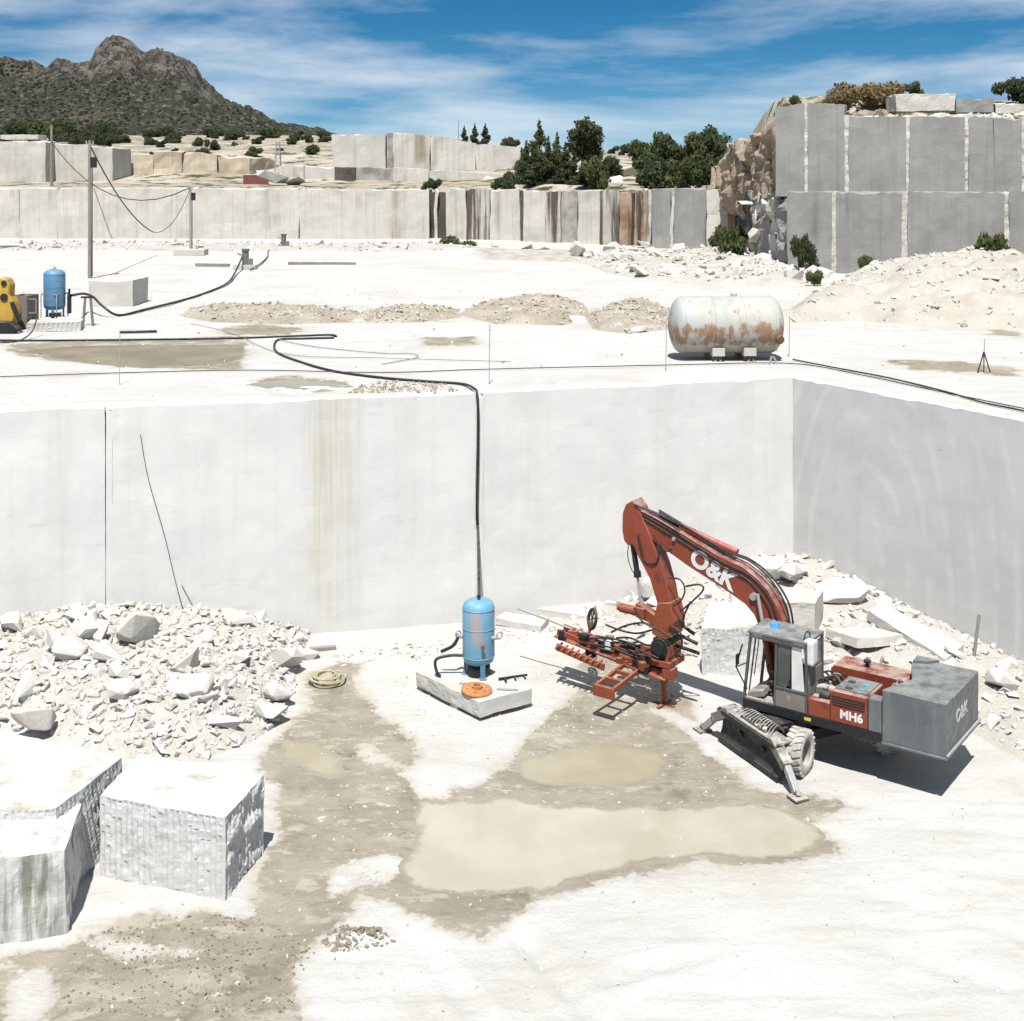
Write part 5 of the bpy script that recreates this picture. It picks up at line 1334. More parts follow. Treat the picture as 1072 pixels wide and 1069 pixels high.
for q, lt in (([(690, 536), (720, 553), (760, 577), (784, 587), (805, 605), (822, 632), (828, 660)], 0.09), ([(690, 534), (720, 552), (760, 576), (786, 586), (809, 605), (826, 632), (831, 660)], -0.06)):
    m = MB(); m.tube([mp(x, y, lt) for x, y in q], 0.025, 6, 5); m.build('hydraulic_line', M['black'], boom)
st = outline([(667, 522), (660, 526), (656.5, 535), (656, 553), (658, 564), (662, 569), (667, 568), (672, 579), (685, 604), (693, 631), (698, 645), (704, 645), (707, 632), (703, 612), (697, 590), (690, 571), (684, 556), (678, 542), (673, 530)])
m = MB(); m.prism(st, (0, 0, 0), X3, Z3, Y3, -0.24, 0.24, 0.02); stick = part(m, 'stick', M['orange'])
for q, lt in (([(668, 560), (674, 585), (686, 590), (690, 575), (684, 560)], 0.27), ([(700, 605), (712, 607), (717, 618), (712, 630), (704, 634)], 0.26), ([(664, 528), (676, 534), (700, 548), (712, 556)], 0.26), ([(690, 568), (697, 577), (703, 575)], 0.25)):
    m = MB(); m.tube([mp(x, y, lt) for x, y in q], 0.022, 6, 6); m.build('hydraulic_hose', M['black'], stick)
m = MB(); m.cyl(mp(712, 553, 0) + Vector((0, 0, 0.06)), mp(772, 584, 0) + Vector((0, 0, 0.14)), 0.085); cyl = part(m, 'arm_cylinder', M['red'])
m = MB(); m.cyl(mp(668, 529), mp(712, 553) + Vector((0, 0, 0.06)), 0.045); m.build('piston_rod', M['dark'], cyl)
m = MB(); m.cyl(mp(662, 566, 0.05), mp(667, 600, 0.05), 0.075); m.cyl(mp(667, 598, 0.05), mp(667.5, 604, 0.05), 0.10); bc_ = part(m, 'bucket_cylinder', M['dark'])
m = MB(); m.cyl(mp(667, 600, 0.05), mp(671, 634, 0.05), 0.035); m.build('piston_rod', M['steel'], bc_)
m = MB(); m.tube([mp(660, 564, 0.1), mp(657, 580, 0.1), mp(661, 596, 0.1), mp(666, 602, 0.1)], 0.012); m.build('hydraulic_hose', M['black'], bc_)
for y in (-0.42, 0.30):
    m = MB(); a = mp(793, 622, y); m.cyl((1.0, y, 1.35), (0.55 * a.x + 0.45, y, 0.5 * a.z + 0.67), 0.085); bcyl = part(m, 'boom_cylinder', M['orange'])
    m = MB(); m.cyl((0.55 * a.x + 0.45, y, 0.5 * a.z + 0.67), a, 0.045); m.build('piston_rod', M['steel'], bcyl)
# -- drill rig on the arm
def L(t, lat, z): return Vector((t - 3.4, lat, z))
m = MB(); m.prism(outline([(694, 628), (707, 628), (712, 648), (709, 664), (700, 668), (688, 660), (690, 645)]), (0, 0, 0), X3, Z3, Y3, -0.3, 0.3, 0.02); part(m, 'rig_bracket', M['drill_orange'])
m = MB(); m.prism(outline([(668, 630), (676, 634), (695, 648), (700, 640), (706, 648), (698, 660), (680, 650), (664, 642)]), (0, 0, 0), X3, Z3, Y3, -0.1, 0.12, 0.015); part(m, 'tilt_link', M['drill_orange'])
a = mp(672, 641, 0.1); m = MB(); m.cyl(a, a + Vector((0.62, 0.05, 0.02)), 0.12); m.cyl(a + Vector((0.62, 0.05, 0.02)), a + Vector((0.70, 0.06, 0.02)), 0.085); m.box(a, (0.25, 0.24, 0.26), None, 0.03); part(m, 'feed_motor', M['drill_orange'])
m = MB(); m.cyl(L(7.55, -0.35, 1.62), L(7.55, 0.45, 1.62), 0.24, n=22); m.cyl(L(7.55, 0.45, 1.62), L(7.55, 0.5, 1.62), 0.17, n=18); m.torus(L(7.7, 0.3, 1.35), 0.26, 0.035, (0, 1, 0)); part(m, 'swivel_drum', M['dark'])
m = MB(); m.box(L(7.6, 0.05, 1.22), (0.75, 0.8, 0.16), None, 0.02); m.box(L(7.35, 0.05, 1.42), (0.10, 0.7, 0.5), None, 0.02); m.box(L(7.9, 0.3, 1.38), (0.5, 0.12, 0.34), None, 0.02); part(m, 'mounting_plate', M['drill_orange'])
for lat, z in ((0.02, 0.0), (0.34, -0.05)):
    m = MB(); m.bar(L(10.75, lat, 1.40 + z), L(7.35, lat, 0.98 + z), 0.05, 0.16, 0.008); m.bar(L(10.75, lat + 0.10, 1.32 + z), L(7.35, lat + 0.10, 0.90 + z), 0.16, 0.03); part(m, 'feed_beam', M['drill_orange'])
for k in range(7):
    t_ = 7.6 + k * 0.5; z = 0.98 + (t_ - 7.35) * 0.1235
    m = MB(); m.box(L(t_, 0.21, z - 0.03), (0.10, 0.36, 0.07), None, 0.01); part(m, 'cross_tie', M['drill_orange'] if k % 3 else M['dark'])
m = MB(); m.bar(L(10.5, 0.75, 1.12), L(9.0, 0.75, 0.90), 0.06, 0.18, 0.01); m.bar(L(10.3, 0.62, 1.06), L(9.2, 0.62, 0.88), 0.12, 0.06)
for k in range(8): m.cyl(L(10.4 - k * 0.18, 0.62, 1.20 - k * 0.026), L(10.4 - k * 0.18, 0.95, 1.16 - k * 0.026), 0.028, n=8)
part(m, 'chain_feed', M['drill_orange'])
m = MB(); m.bar(L(9.0, 0.2, 1.30), L(8.1, 0.2, 1.19), 0.26, 0.22, 0.03); m.bar(L(8.1, 0.2, 1.17), L(7.7, 0.2, 1.12), 0.18, 0.16, 0.02); drill = part(m, 'rock_drill', M['drill_orange'])
m = MB(); m.box(L(9.12, 0.34, 1.34), (0.16, 0.14, 0.22), None, 0.02); m.build('white_cap', M['white'], drill)
m = MB(); m.bar(L(9.35, 0.25, 1.28), L(9.1, 0.25, 1.25), 0.3, 0.26, 0.02); m.box(L(9.6, 0.45, 1.05), (0.3, 0.12, 0.2), None, 0.02); part(m, 'rod_clamp', M['dark'])
m = MB(); m.cyl(L(12.2, 0.18, 1.66), L(9.0, 0.18, 1.30), 0.028, n=8); part(m, 'drill_rod', M['steel'])
a = mp(620, 648, 0.0); m = MB(); m.torus(a, 0.25, 0.045, (0.55, 0.75, 0.2), 28, 8); reel = part(m, 'hose_reel', M['black'])
for k in range(3):
    q = k * 1.047; n_ = Vector((0.55, 0.75, 0.2)).normalized(); u_ = n_.orthogonal().normalized(); w_ = n_.cross(u_)
    e = (u_ * math.cos(q) + w_ * math.sin(q)) * 0.25; m = MB(); m.bar(a - e, a + e, 0.03, 0.03); m.build('spoke', M['dark'], reel)
m = MB(); m.bar(a - Vector((0, 0, 0.05)), L(9.95, 0.1, 1.2), 0.06, 0.06); m.build('reel_post', M['drill_orange'], reel)
# ladder-like outrigger frame towards the camera
for t_ in (8.05, 8.55):
    m = MB(); m.bar(L(t_, 0.2, 1.02), L(t_ + 0.02, 1.85, 0.86), 0.07, 0.12, 0.01); part(m, 'frame_rail', M['drill_orange'])
for k in range(4):
    y = 0.45 + k * 0.46; m = MB(); m.bar(L(8.05, y, 1.0 - k * 0.045), L(8.57, y, 1.0 - k * 0.045), 0.08, 0.10, 0.01); part(m, 'frame_rung', M['drill_orange'])
m = MB(); m.box(L(8.3, 1.9, 0.80), (0.62, 0.08, 0.28), None, 0.015); part(m, 'end_plate', M['drill_orange'])
m = MB(); m.bar(L(7.62, 0.1, 1.2), L(7.6, 0.05, 0.06), 0.11, 0.11, 0.01); m.bar(L(7.66, -0.05, 1.1), L(7.62, 0.05, 0.6), 0.16, 0.16, 0.01); foot = part(m, 'support_leg', M['drill_orange'])
m = MB(); m.bar(L(7.32, 0.05, 0.045), L(7.9, 0.05, 0.045), 0.09, 0.05, 0.008); m.bar(L(7.6, -0.25, 0.07), L(7.6, 0.4, 0.07), 0.09, 0.05, 0.008); m.build('foot', M['drill_orange'], foot)
for (x0, y0, x1, y1, lt) in ((712, 665, 730, 674, 0.1), (708, 676, 732, 684, 0.0), (715, 655, 727, 664, -0.2)):
    m = MB(); m.cyl(mp(x0, y0, lt), mp(x1, y1, lt), 0.045, n=10); part(m, 'guide_rod', M['dark'])
hs = [[(702, 640), (690, 655), (672, 652), (655, 655), (640, 662)], [(704, 650), (696, 672), (680, 676), (660, 668), (645, 668)], [(700, 655), (712, 662), (713, 678), (700, 690), (690, 692)], [(664, 636), (672, 650), (690, 660), (704, 668)], [(690, 664), (684, 676), (690, 690), (697, 696)],
      [(634, 654), (650, 660), (668, 663), (690, 657)], [(640, 672), (656, 682), (672, 682), (690, 676)], [(712, 640), (722, 632), (736, 618), (732, 612), (718, 614)], [(722, 632), (716, 645), (716, 655)]]
for i, q in enumerate(hs):
    m = MB(); m.tube([mp(x, y, 0.15 + 0.1 * (i % 4)) for x, y in q], 0.026, 6, 6); part(m, 'hydraulic_hose', M['black'])
for (t_, la, z, s) in ((8.35, 0.0, 1.2, (0.3, 0.22, 0.2)), (9.8, 0.2, 1.32, (0.35, 0.2, 0.16)), (10.3, 0.2, 1.38, (0.3, 0.22, 0.14)), (7.85, -0.2, 1.5, (0.35, 0.2, 0.3)), (8.0, 0.55, 1.15, (0.25, 0.2, 0.2)), (7.3, 0.3, 1.0, (0.3, 0.3, 0.25))):
    m = MB(); m.box(L(t_, la, z), s, Matrix.Rotation(0.12, 3, 'Y'), 0.02); m.cyl(L(t_, la, z + s[2] / 2), L(t_, la, z + s[2] / 2 + 0.06), 0.05, n=10); part(m, 'valve_block', M['drill_orange'] if s[0] > 0.29 else M['dark'])
rq = random.Random(12)
for k in range(16):
    t_ = rq.uniform(7.4, 10.4); la = rq.uniform(-0.25, 0.75); z = 1.02 + (t_ - 7.35) * 0.12 + rq.uniform(-0.05, 0.28)
    m = MB(); m.box(L(t_, la, z), (rq.uniform(0.12, 0.34), rq.uniform(0.08, 0.2), rq.uniform(0.08, 0.22)), Matrix.Rotation(rq.uniform(-0.4, 0.4), 3, 'Z'), 0.015)
    part(m, 'rig_fitting', M['dark'] if k % 3 else M['drill_orange'])
for k in range(12):
    a = L(rq.uniform(7.3, 8.2), rq.uniform(-0.2, 0.6), rq.uniform(1.1, 1.7)); b = L(rq.uniform(8.4, 10.2), rq.uniform(-0.1, 0.7), rq.uniform(1.15, 1.4))
    mid = (a + b) / 2 + Vector((0, rq.uniform(-0.2, 0.3), rq.uniform(-0.25, 0.25)))
    m = MB(); m.tube([a, a.lerp(mid, 0.5) + Vector((0, 0.1, 0.05)), mid, b], 0.022, 6, 6); part(m, 'hydraulic_hose', M['black'])
for k in range(6):
    a = mp(716 - k * 7, 652 + 5 * k, 0.3 - 0.1 * k); m = MB(); m.cyl(a, a + Vector((rq.uniform(-0.5, 0.4), rq.uniform(-0.3, 0.3), rq.uniform(-0.3, 0.1))), 0.04, n=10); part(m, 'rig_pipe', M['dark'])
# -- undercarriage, turned against the upper carriage
UA = R(204.3) - EXA
ur = Matrix.Rotation(UA, 3, 'Z')
def U(u, w, z): return ur @ Vector((u, w, z))       # w > 0 on the machine's left seen along u
m = MB(); m.box(U(0, 0, 0.80), (3.0, 0.85, 0.36), ur, 0.03); m.box(U(0, 0, 0.62), (1.6, 1.1, 0.24), ur, 0.03); m.box(U(1.6, 0, 0.75), (0.7, 1.0, 0.3), ur, 0.03); part(m, 'chassis', M['dark'])
m = MB(); m.cyl((0, 0, 0.92), (0, 0, 1.04), 0.62, n=32); part(m, 'slew_ring', M['dark'])
def wheel(u, w, steer, sgn, wide=0.42):
    rot = Matrix.Rotation(UA + steer, 3, 'Z') @ Matrix.Rotation(-math.pi / 2 * sgn, 3, 'X')    # local z -> outward
    c = U(u, w, 0.515)
    r, hw = 0.515, wide / 2
    m = MB(); m.cyl((0, 0, -hw * 0.6), (0, 0, hw * 0.35), 0.19, 0.15, 18); m.cyl((0, 0, hw * 0.35), (0, 0, hw * 0.55), 0.09, 0.08, 14)
    hub = m.build('wheel', M['dusty'], ex, c); hub.rotation_euler = rot.to_euler()
    m = MB(); m.lathe([(0.285, hw * 0.82), (0.30, hw * 0.92), (0.42, hw * 1.0), (0.475, hw * 0.86), (0.488, hw * 0.6), (0.488, -hw * 0.6), (0.475, -hw * 0.86), (0.42, -hw), (0.30, -hw * 0.92), (0.285, -hw * 0.82), (0.285, hw * 0.82)], n=36)
    for k in range(20):
        for s_ in (-1, 1):
            a_ = (k + (0.25 if s_ > 0 else 0.75)) * 2 * math.pi / 20
            mt = Matrix.Rotation(a_, 3, 'Z')
            m.box(mt @ Vector((0.488, 0, s_ * hw * 0.48)), (0.06, 0.085, hw * 0.86), mt @ Matrix.Rotation(0.35 * s_, 3, 'X'), 0.0)
    m.build('tyre', M['tyre'], hub)
    m = MB(); m.lathe([(0.285, hw * 0.80), (0.262, hw * 0.72), (0.25, hw * 0.1), (0.17, hw * 0.02), (0.08, hw * 0.02), (0.08, -hw * 0.1), (0.25, -hw * 0.1), (0.285, -hw * 0.8), (0.285, hw * 0.80)], n=30); m.build('rim', M['dusty'], hub)
    for k in range(8):
        a_ = k * math.pi / 4; m = MB(); m.cyl((0.2 * math.cos(a_), 0.2 * math.sin(a_), hw * 0.0), (0.2 * math.cos(a_), 0.2 * math.sin(a_), hw * 0.18), 0.018, n=6); m.build('wheel_nut', M['dark'], hub)
wheel(1.28, 0.92, R(32), 1); wheel(1.28, -0.92, R(32), -1); wheel(-1.28, 0.92, 0, 1); wheel(-1.28, -0.92, 0, -1)
for u in (1.28, -1.28):
    m = MB(); m.cyl(U(u, -0.8, 0.515), U(u, 0.8, 0.515), 0.11); m.cyl(U(u, -0.2, 0.515), U(u, 0.2, 0.515), 0.22, n=18); part(m, 'axle', M['dark'])
# dozer blade with dust on its lip, two stabiliser legs
bl = []
for k in range(9):
    a_ = -0.75 + k * 0.19; bl.append((2.28 - 0.42 * math.cos(a_), 0.50 + 0.52 * math.sin(a_)))
bl2 = [(x + 0.06, z) for x, z in bl[::-1]]
m = MB(); m.prism(bl + bl2, (0, 0, 0), ur @ X3, Z3, ur @ Y3, -1.25, 1.15, 0.0); m.box(U(1.98, -0.05, 0.80), (0.22, 2.4, 0.10), ur, 0.02); m.box(U(2.02, -0.05, 0.12), (0.10, 2.4, 0.10), ur, 0.01)
blade = part(m, 'dozer_blade', M['dark'])
m = MB(); m.box(U(1.82, -0.05, 0.86), (0.42, 2.3, 0.05), ur, 0.01); m.build('blade_shelf', M['dusty'], blade)
for w in (-0.45, 0.45):
    m = MB(); m.bar(U(1.35, w, 0.75), U(1.95, w, 0.45), 0.12, 0.18, 0.02); m.build('blade_arm', M['dark'], blade)
m = MB()
for k in range(14): m.tube([U(1.45, -0.6 + 0.09 * k, 0.85), U(1.6, -0.62 + 0.09 * k, 1.02), U(1.78, -0.7 + 0.1 * k, 0.96), U(1.9, -0.75 + 0.11 * k, 0.88)], 0.016, 5, 4)
part(m, 'blade_hoses', M['dusty'])
for sg in (1, -1):
    m = MB(); m.bar(U(1.95, sg * 0.85, 0.88), U(2.0, sg * 1.45, 0.52), 0.24, 0.22, 0.02); lg = part(m, 'stabiliser_leg', M['dusty'])
    m = MB(); m.bar(U(2.0, sg * 1.40, 0.55), U(2.06, sg * 1.86, 0.12), 0.15, 0.15, 0.015); m.build('leg_ram', M['steel'], lg)
    m = MB(); m.box(U(2.07, sg * 1.92, 0.055), (0.36, 0.34, 0.05), ur, 0.01); m.bar(U(2.07, sg * 1.92, 0.07), U(2.06, sg * 1.84, 0.18), 0.1, 0.16, 0.01); m.build('foot_plate', M['dusty'], lg)
m = MB()
for k in range(26):
    r_ = random.random
    s = 0.05 + 0.10 * r_(); V, Fc = ROCKS[k % 18]; mt = Matrix.Rotation(r_() * 6, 3, 'Z') @ Matrix.Rotation(r_() * 6, 3, 'X')
    c = U(1.60 + 0.36 * r_(), -1.1 + 2.1 * r_(), 0.90)
    m.add([mt @ Vector(v * s) + c for v in V], Fc)
tag(part(m, 'stone_crumbs', M['rock']), None, None, None, 'stuff')

# ================================================================== UPPER BENCH THINGS
# long rusty tank on two blocks
tc = P(764, 380, ZU)
lt_ = empty('horizontal_tank', (tc.x, tc.y + 0.9, ZU), R(3))
tag(lt_, 'long rusty pale storage tank lying on two blocks on the upper bench', 'tank')
rr, ll = 1.03, 1.62
prof = []
for k in range(9):
    a = k / 8 * math.pi / 2; prof.append((rr * math.sin(a) + 0.0005, -ll - 0.46 * math.cos(a)))
prof += [(rr, -ll * 0.34), (rr, ll * 0.33)]
for k in range(8, -1, -1):
    a = k / 8 * math.pi / 2; prof.append((rr * math.sin(a) + 0.0005, ll + 0.46 * math.cos(a)))
m = MB(); m.lathe(prof, (0, 0, 0), 48, 'X'); shell = m.build('shell', M['tank'], lt_, (0, 0, 1.27))
for x in (-ll, -ll * 0.34, ll * 0.33, ll):
    m = MB(); m.torus((x, 0, 0), rr + 0.002, 0.014, (1, 0, 0), 48, 6); m.build('weld_seam', M['tank'], shell)
m = MB(); m.cyl((1.72, -0.80, -0.42), (1.78, -0.98, -0.46), 0.15, n=18); m.cyl((1.78, -0.98, -0.46), (1.785, -0.995, -0.463), 0.11, n=16); m.build('manhole', M['rustdark'], shell)
m = MB(); m.box((0.2, -0.92, -0.20), (0.55, 0.06, 0.05)); m.build('bracket', M['rustdark'], shell)
m = MB(); m.cyl((0.3, 0, 1.0), (0.3, 0, 1.12), 0.12); m.build('filler_neck', M['tank'], shell)
for x in (-0.42, 0.72):
    m = MB(); m.box((x, -0.55, 0.37), (0.45, 0.5, 0.30), None, 0.015); m.build('support_block', M['concrete'], lt_)
    m = MB(); m.box((x, 0.2, 0.15), (0.35, 1.5, 0.3), None, 0.01); m.build('cradle_beam', M['wood'], lt_)
for x in (-0.55, 0.66, 1.45):
    m = MB(); m.bar((x, -0.75, 0.0), (x + 0.12, -0.55, 0.22), 0.06, 0.06); m.bar((x + 0.22, -0.75, 0.0), (x + 0.12, -0.55, 0.22), 0.06, 0.06); m.build('trestle', M['wood'], lt_)
sp = [(P(800 + k * 5, 381 + (k % 2), ZU).x, P(800 + k * 5, 381 + (k % 2), ZU).y, ZU, 0.12) for k in range(5)]
scatter_rocks('stone', sp, 'rock', 'small stone wedged under the right end of the long rusty tank', 'stone', 'stones under the long tank', 61)

# second blue tank on its slab
ts = empty('concrete_slab', (P(57, 345, ZU).x, P(57, 345, ZU).y, ZU), R(14))
tag(ts, 'small thick concrete slab under the blue tank on the upper bench', 'slab')
c8 = [(-1.05, -0.75, 0.0), (1.15, -0.75, 0.0), (1.15, 0.75, 0.0), (-1.05, 0.75, 0.0), (-1.05, -0.75, 0.38), (1.15, -0.75, 0.38), (1.15, 0.75, 0.38), (-1.05, 0.75, 0.38)]
rough_box('plate', c8, M['concrete'], ts, res=0.09, amp=0.03, freq=1.4, seed=4.0, styles={'f0': {'flute': 0.2, 'depth': 0.03, 'res': 0.05}, 'f1': {'flute': 0.2, 'depth': 0.03, 'res': 0.05}})
pt2 = P(57, 341, ZU)
tank2 = pressure_tank((pt2.x, pt2.y, ZU + 0.38), 0.2, 0.47, 2.15, 0.32, M['bluedark'], 'blue upright pressure tank on the upper bench beside the yellow machine')
m = MB()
for k in range(4):
    a = k * math.pi / 2 + 0.3; b = a + math.pi / 2
    m.bar((0.52 * math.cos(a) * 1.1, 0.52 * math.sin(a) * 1.1, 1.05), (0.52 * math.cos(b) * 1.1, 0.52 * math.sin(b) * 1.1, 1.05), 0.04, 0.05)
m.build('frame_ring', M['steel'], tank2)
for k in range(4):
    a = k * math.pi / 2 + 0.3
    m = MB(); m.bar((0.57 * math.cos(a), 0.57 * math.sin(a), 0.0), (0.57 * math.cos(a), 0.57 * math.sin(a), 1.05), 0.045, 0.045); m.build('frame_leg', M['steel'], tank2)
m = MB(); m.box((0.62, 0.1, 0.55), (0.16, 0.3, 0.8), None, 0.02); m.cyl((0.62, 0.1, 0.95), (0.62, 0.1, 1.25), 0.05); m.box((0.1, -0.5, 0.16), (0.5, 0.25, 0.18), None, 0.02); m.build('valve_gear', M['dark'], tank2)
# yellow machine cut by the picture's edge, grey trough beside it
yp = P(4, 347, ZU)
ym = empty('loader_arm', (yp.x, yp.y, ZU), 0)
tag(ym, 'yellow worn machine arm cut off by the left edge on the upper bench', 'machine')
m = MB(); m.prism([(-1.2, 0.0), (0.1, 0.0), (0.5, 0.35), (0.62, 0.8), (0.55, 1.25), (0.35, 1.6), (0.38, 2.0), (0.25, 2.28), (-0.05, 2.35), (-0.3, 2.1), (-0.35, 1.6), (-1.2, 1.3)], (0, 0, 0), X3, Z3, Y3, -0.35, 0.35, 0.05); m.build('arm', M['yellow'], ym)
m = MB(); m.cyl((0.15, -0.4, 1.5), (0.15, 0.4, 1.5), 0.16); m.cyl((0.15, -0.4, 2.1), (0.15, 0.4, 2.1), 0.12); m.build('pivot_pin', M['dark'], ym)
m = MB(); m.cyl((0.5, -0.42, 1.3), (0.85, -0.42, 0.5), 0.09); m.build('cylinder', M['dark'], ym)
m = MB(); m.prism([(-1.2, 0.02), (0.75, 0.02), (0.95, 0.2), (0.6, 0.5), (-1.2, 0.55)], (0, 0, 0), X3, Z3, Y3, -0.9, -0.4, 0.03); m.build('bucket', M['dark'], ym)
gp_ = P(26, 343, ZU)
tr = empty('steel_trough', (gp_.x, gp_.y, ZU), R(-8)); tag(tr, 'rusty grey open steel trough between the yellow machine and the blue tank', 'trough')
for (c, s) in (((0, -0.5, 0.75), (0.75, 0.05, 1.4)), ((0, 0.5, 0.75), (0.75, 0.05, 1.4)), ((-0.36, 0, 0.75), (0.05, 0.95, 1.4)), ((0.36, 0, 0.75), (0.05, 0.95, 1.4))):
    m = MB(); m.box(c, s, None, 0.01); m.build('side_plate', M['dusty'], tr)
m = MB(); m.bar((0.4, -0.4, 1.3), (0.75, -0.4, 1.3), 0.05, 0.05); m.bar((0.75, -0.4, 1.3), (0.75, -0.4, 0.7), 0.05, 0.05); m.bar((0.75, -0.4, 0.7), (0.4, -0.4, 0.7), 0.05, 0.05); m.build('handle', M['wood'], tr)
# hoses on the bench
cable([upz(0, 357.5), upz(60, 357.5), upz(130, 356.5), upz(200, 356.0), upz(260, 355), upz(318, 352.5), upz(346, 351.5), upz(352, 353)], 0.045, M['black'], 'black pipe lying straight across the upper bench from the left edge', 'pipe', 'pipe')
q0 = upz(98, 313, 0.0)
p5 = [Vector((pt2.x + 0.75, pt2.y, ZU + 1.35)), P(88, 328, ZU) + Z3 * 0.95, P(98, 330, ZU) + Z3 * 0.85, P(108, 332, ZU) + Z3 * 0.5, P(124, 331.5, ZU) + Z3 * 0.07, P(150, 326, ZU) + Z3 * 0.07, P(190, 316, ZU) + Z3 * 0.07, P(215, 308, ZU) + Z3 * 0.07, P(238, 298, ZU) + Z3 * 0.1, P(247, 288, ZU) + Z3 * 0.3, P(254, 281, ZU) + Z3 * 0.9]
cable(p5, 0.06, M['black'], 'thick black hose looping from the blue tank over the upper bench to the pump', 'hose', 'hose', 8, 8)
cable([P(40, 352, ZU) + Z3 * 1.0, P(34, 354, ZU) + Z3 * 0.3, P(20, 358, ZU) + Z3 * 0.05, P(0, 360, ZU) + Z3 * 0.05], 0.03, M['black'], 'thin dark hose falling from the upper blue tank towards the left edge')
st_ = P(92, 341, ZU)
sd_ = empty('pipe_stand', (st_.x, st_.y, ZU)); tag(sd_, 'dark two-legged pipe stand right of the blue tank on the upper bench', 'stand')
for s_ in (-1, 1):
    m = MB(); m.bar((s_ * 0.22, 0, 0), (s_ * 0.12, 0, 1.25), 0.09, 0.09); m.build('leg', M['dusty'], sd_)
m = MB(); m.bar((-0.3, 0, 1.27), (0.3, 0, 1.27), 0.1, 0.08); m.build('saddle', M['dark'], sd_)
tb = P(140, 349, ZU)
cable([tb + Vector((-0.6, 0, 0.06)), tb + Vector((0.2, 0.1, 0.06)), tb + Vector((0.9, 0.3, 0.06))], 0.06, M['dark'], 'short dark pipe lying on the upper bench above the brown puddle', 'pipe', 'pipe')
# white block at the pole foot
B = [P(93, 322, ZU), P(139, 321, ZU)]
d_ = Vector((0.05, 2.6, 0)); c = sum(B, Vector()) / 2
c8 = [tuple(B[0] - c), tuple(B[1] - c), tuple(B[1] - c + d_), tuple(B[0] - c + d_)]; c8 = [(x, y, -0.05) for x, y, z in c8] + [(x, y, 1.35) for x, y, z in c8]
o = rough_box('granite_block', c8, M['rock'], None, res=0.15, amp=0.05, seed=33.0, top_amp=0.05, styles={'top': {'rough': 0.12, 'res': 0.1}}); o.location = (c.x, c.y, ZU)
tag(o, 'low white granite block standing before the utility pole on the upper bench', 'granite block')
# pumps / boxes further back
def pump(px, py, s, label):
    p = P(px, py, ZU); t = empty('pump', (p.x, p.y, ZU)); tag(t, label, 'pump')
    m = MB(); m.box((0, 0, 0.15 * s), (1.6 * s, 1.0 * s, 0.3 * s), None, 0.02); m.build('base', M['concrete'], t)
    m = MB(); m.cyl((0, 0, 0.3 * s), (0, 0, 1.3 * s), 0.24 * s); m.cyl((0, 0, 1.3 * s), (0, 0, 1.45 * s), 0.30 * s); m.build('body', M['grey'], t)
    m = MB(); m.bar((0, 0, 0.9 * s), (-0.6 * s, 0, 1.1 * s), 0.14 * s, 0.14 * s); m.build('pipe', M['steel'], t)
    m = MB(); m.box((0.35 * s, -0.1, 0.5 * s), (0.35 * s, 0.3, 0.5 * s), None, 0.02); m.build('motor', M['dusty'], t)
pump(257, 281.5, 1.0, 'grey pump on a concrete base at the end of the thick hose')
pump(297, 260.5, 0.95, 'small grey pump standing close to the far white wall')
cable([P(262, 284, ZU) + Z3 * 0.1, P(272, 278, ZU) + Z3 * 0.1, P(280, 270, ZU) + Z3 * 0.1, P(282, 262, ZU) + Z3 * 0.1, P(295, 259, ZU) + Z3 * 0.5], 0.05, M['dark'], 'grey hose linking the two pumps on the upper bench', 'hose', 'hose')
for i, (x0, x1, y, lb) in enumerate([(205, 240, 278.5, 'dark timber beam lying left of the grey pump'), (302, 372, 277, 'long thin dark beam lying right of the grey pump')]):
    a, b = P(x0, y, ZU), P(x1, y + 0.5, ZU); m = MB(); m.bar(a + Z3 * 0.1, b + Z3 * 0.1, 0.25, 0.2); tag(m.build('beam', M['wood'], None), lb, 'beam')
c = P(200, 267, ZU); m = MB(); m.box((0, 0, 0.25), (2.6, 1.6, 0.5), None, 0.05); tag(m.build('stone_slab', M['concrete'], None, (c.x, c.y, ZU)), 'pale low slab lying before the thin pole on the upper bench', 'slab')
# poles and wires
def pole(px, ytop, dd, zb, r, mat, label, cross=True, name='utility_pole'):
    p = PD(px, ytop, dd); t = empty(name, (p.x, p.y, zb)); tag(t, label, 'pole')
    h = p.z - zb
    m = MB(); m.cyl((0, 0, -0.1), (0, 0, h), r * 1.15, r * 0.8, 12); m.build('shaft', mat, t)
    if cross:
        m = MB(); m.box((0.25, 0, h * 0.84), (0.35, 0.3, 0.7), None, 0.02); m.build('switch_box', M['dark'], t)
        m = MB(); m.bar((-0.25, 0, h - 0.25), (0.25, 0, h - 0.25), 0.08, 0.08)
        m.cyl((-0.22, 0, h - 0.2), (-0.22, 0, h - 0.02), 0.05); m.cyl((0.22, 0, h - 0.2), (0.22, 0, h - 0.02), 0.05); m.build('crossarm', M['steel'], t)
        m = MB(); m.tube([(r + 0.05, 0, 0.1), (r + 0.05, 0, h * 0.8)], 0.03, 5, 0); m.build('conduit', M['dark'], t)
    return Vector((p.x, p.y, p.z))
k1 = pole(94, 147, 84.5, ZU, 0.115, M['wood'], 'grey utility pole with a switch box on the upper bench, left')
k2 = pole(54, 131, 150, 12.3, 0.17, M['wood'], 'weathered pole rising above the far white wall at the left', False)
k3 = pole(199.5, 195, 116, ZU, 0.10, M['steel'], 'thin steel pole standing before the far white wall')
g1 = P(158, 262, ZU)
def sag(a, b, s, n=10): return [a.lerp(b, k / n) - Z3 * s * 4 * (k / n) * (1 - k / n) for k in range(n + 1)]
cable(sag(k1 - Z3 * 0.3, PD(160, 243, 108), 0.9), 0.05, M['black'], 'dark wire dropping from the utility pole to the right', 'wire', 'wire', 0, 5)
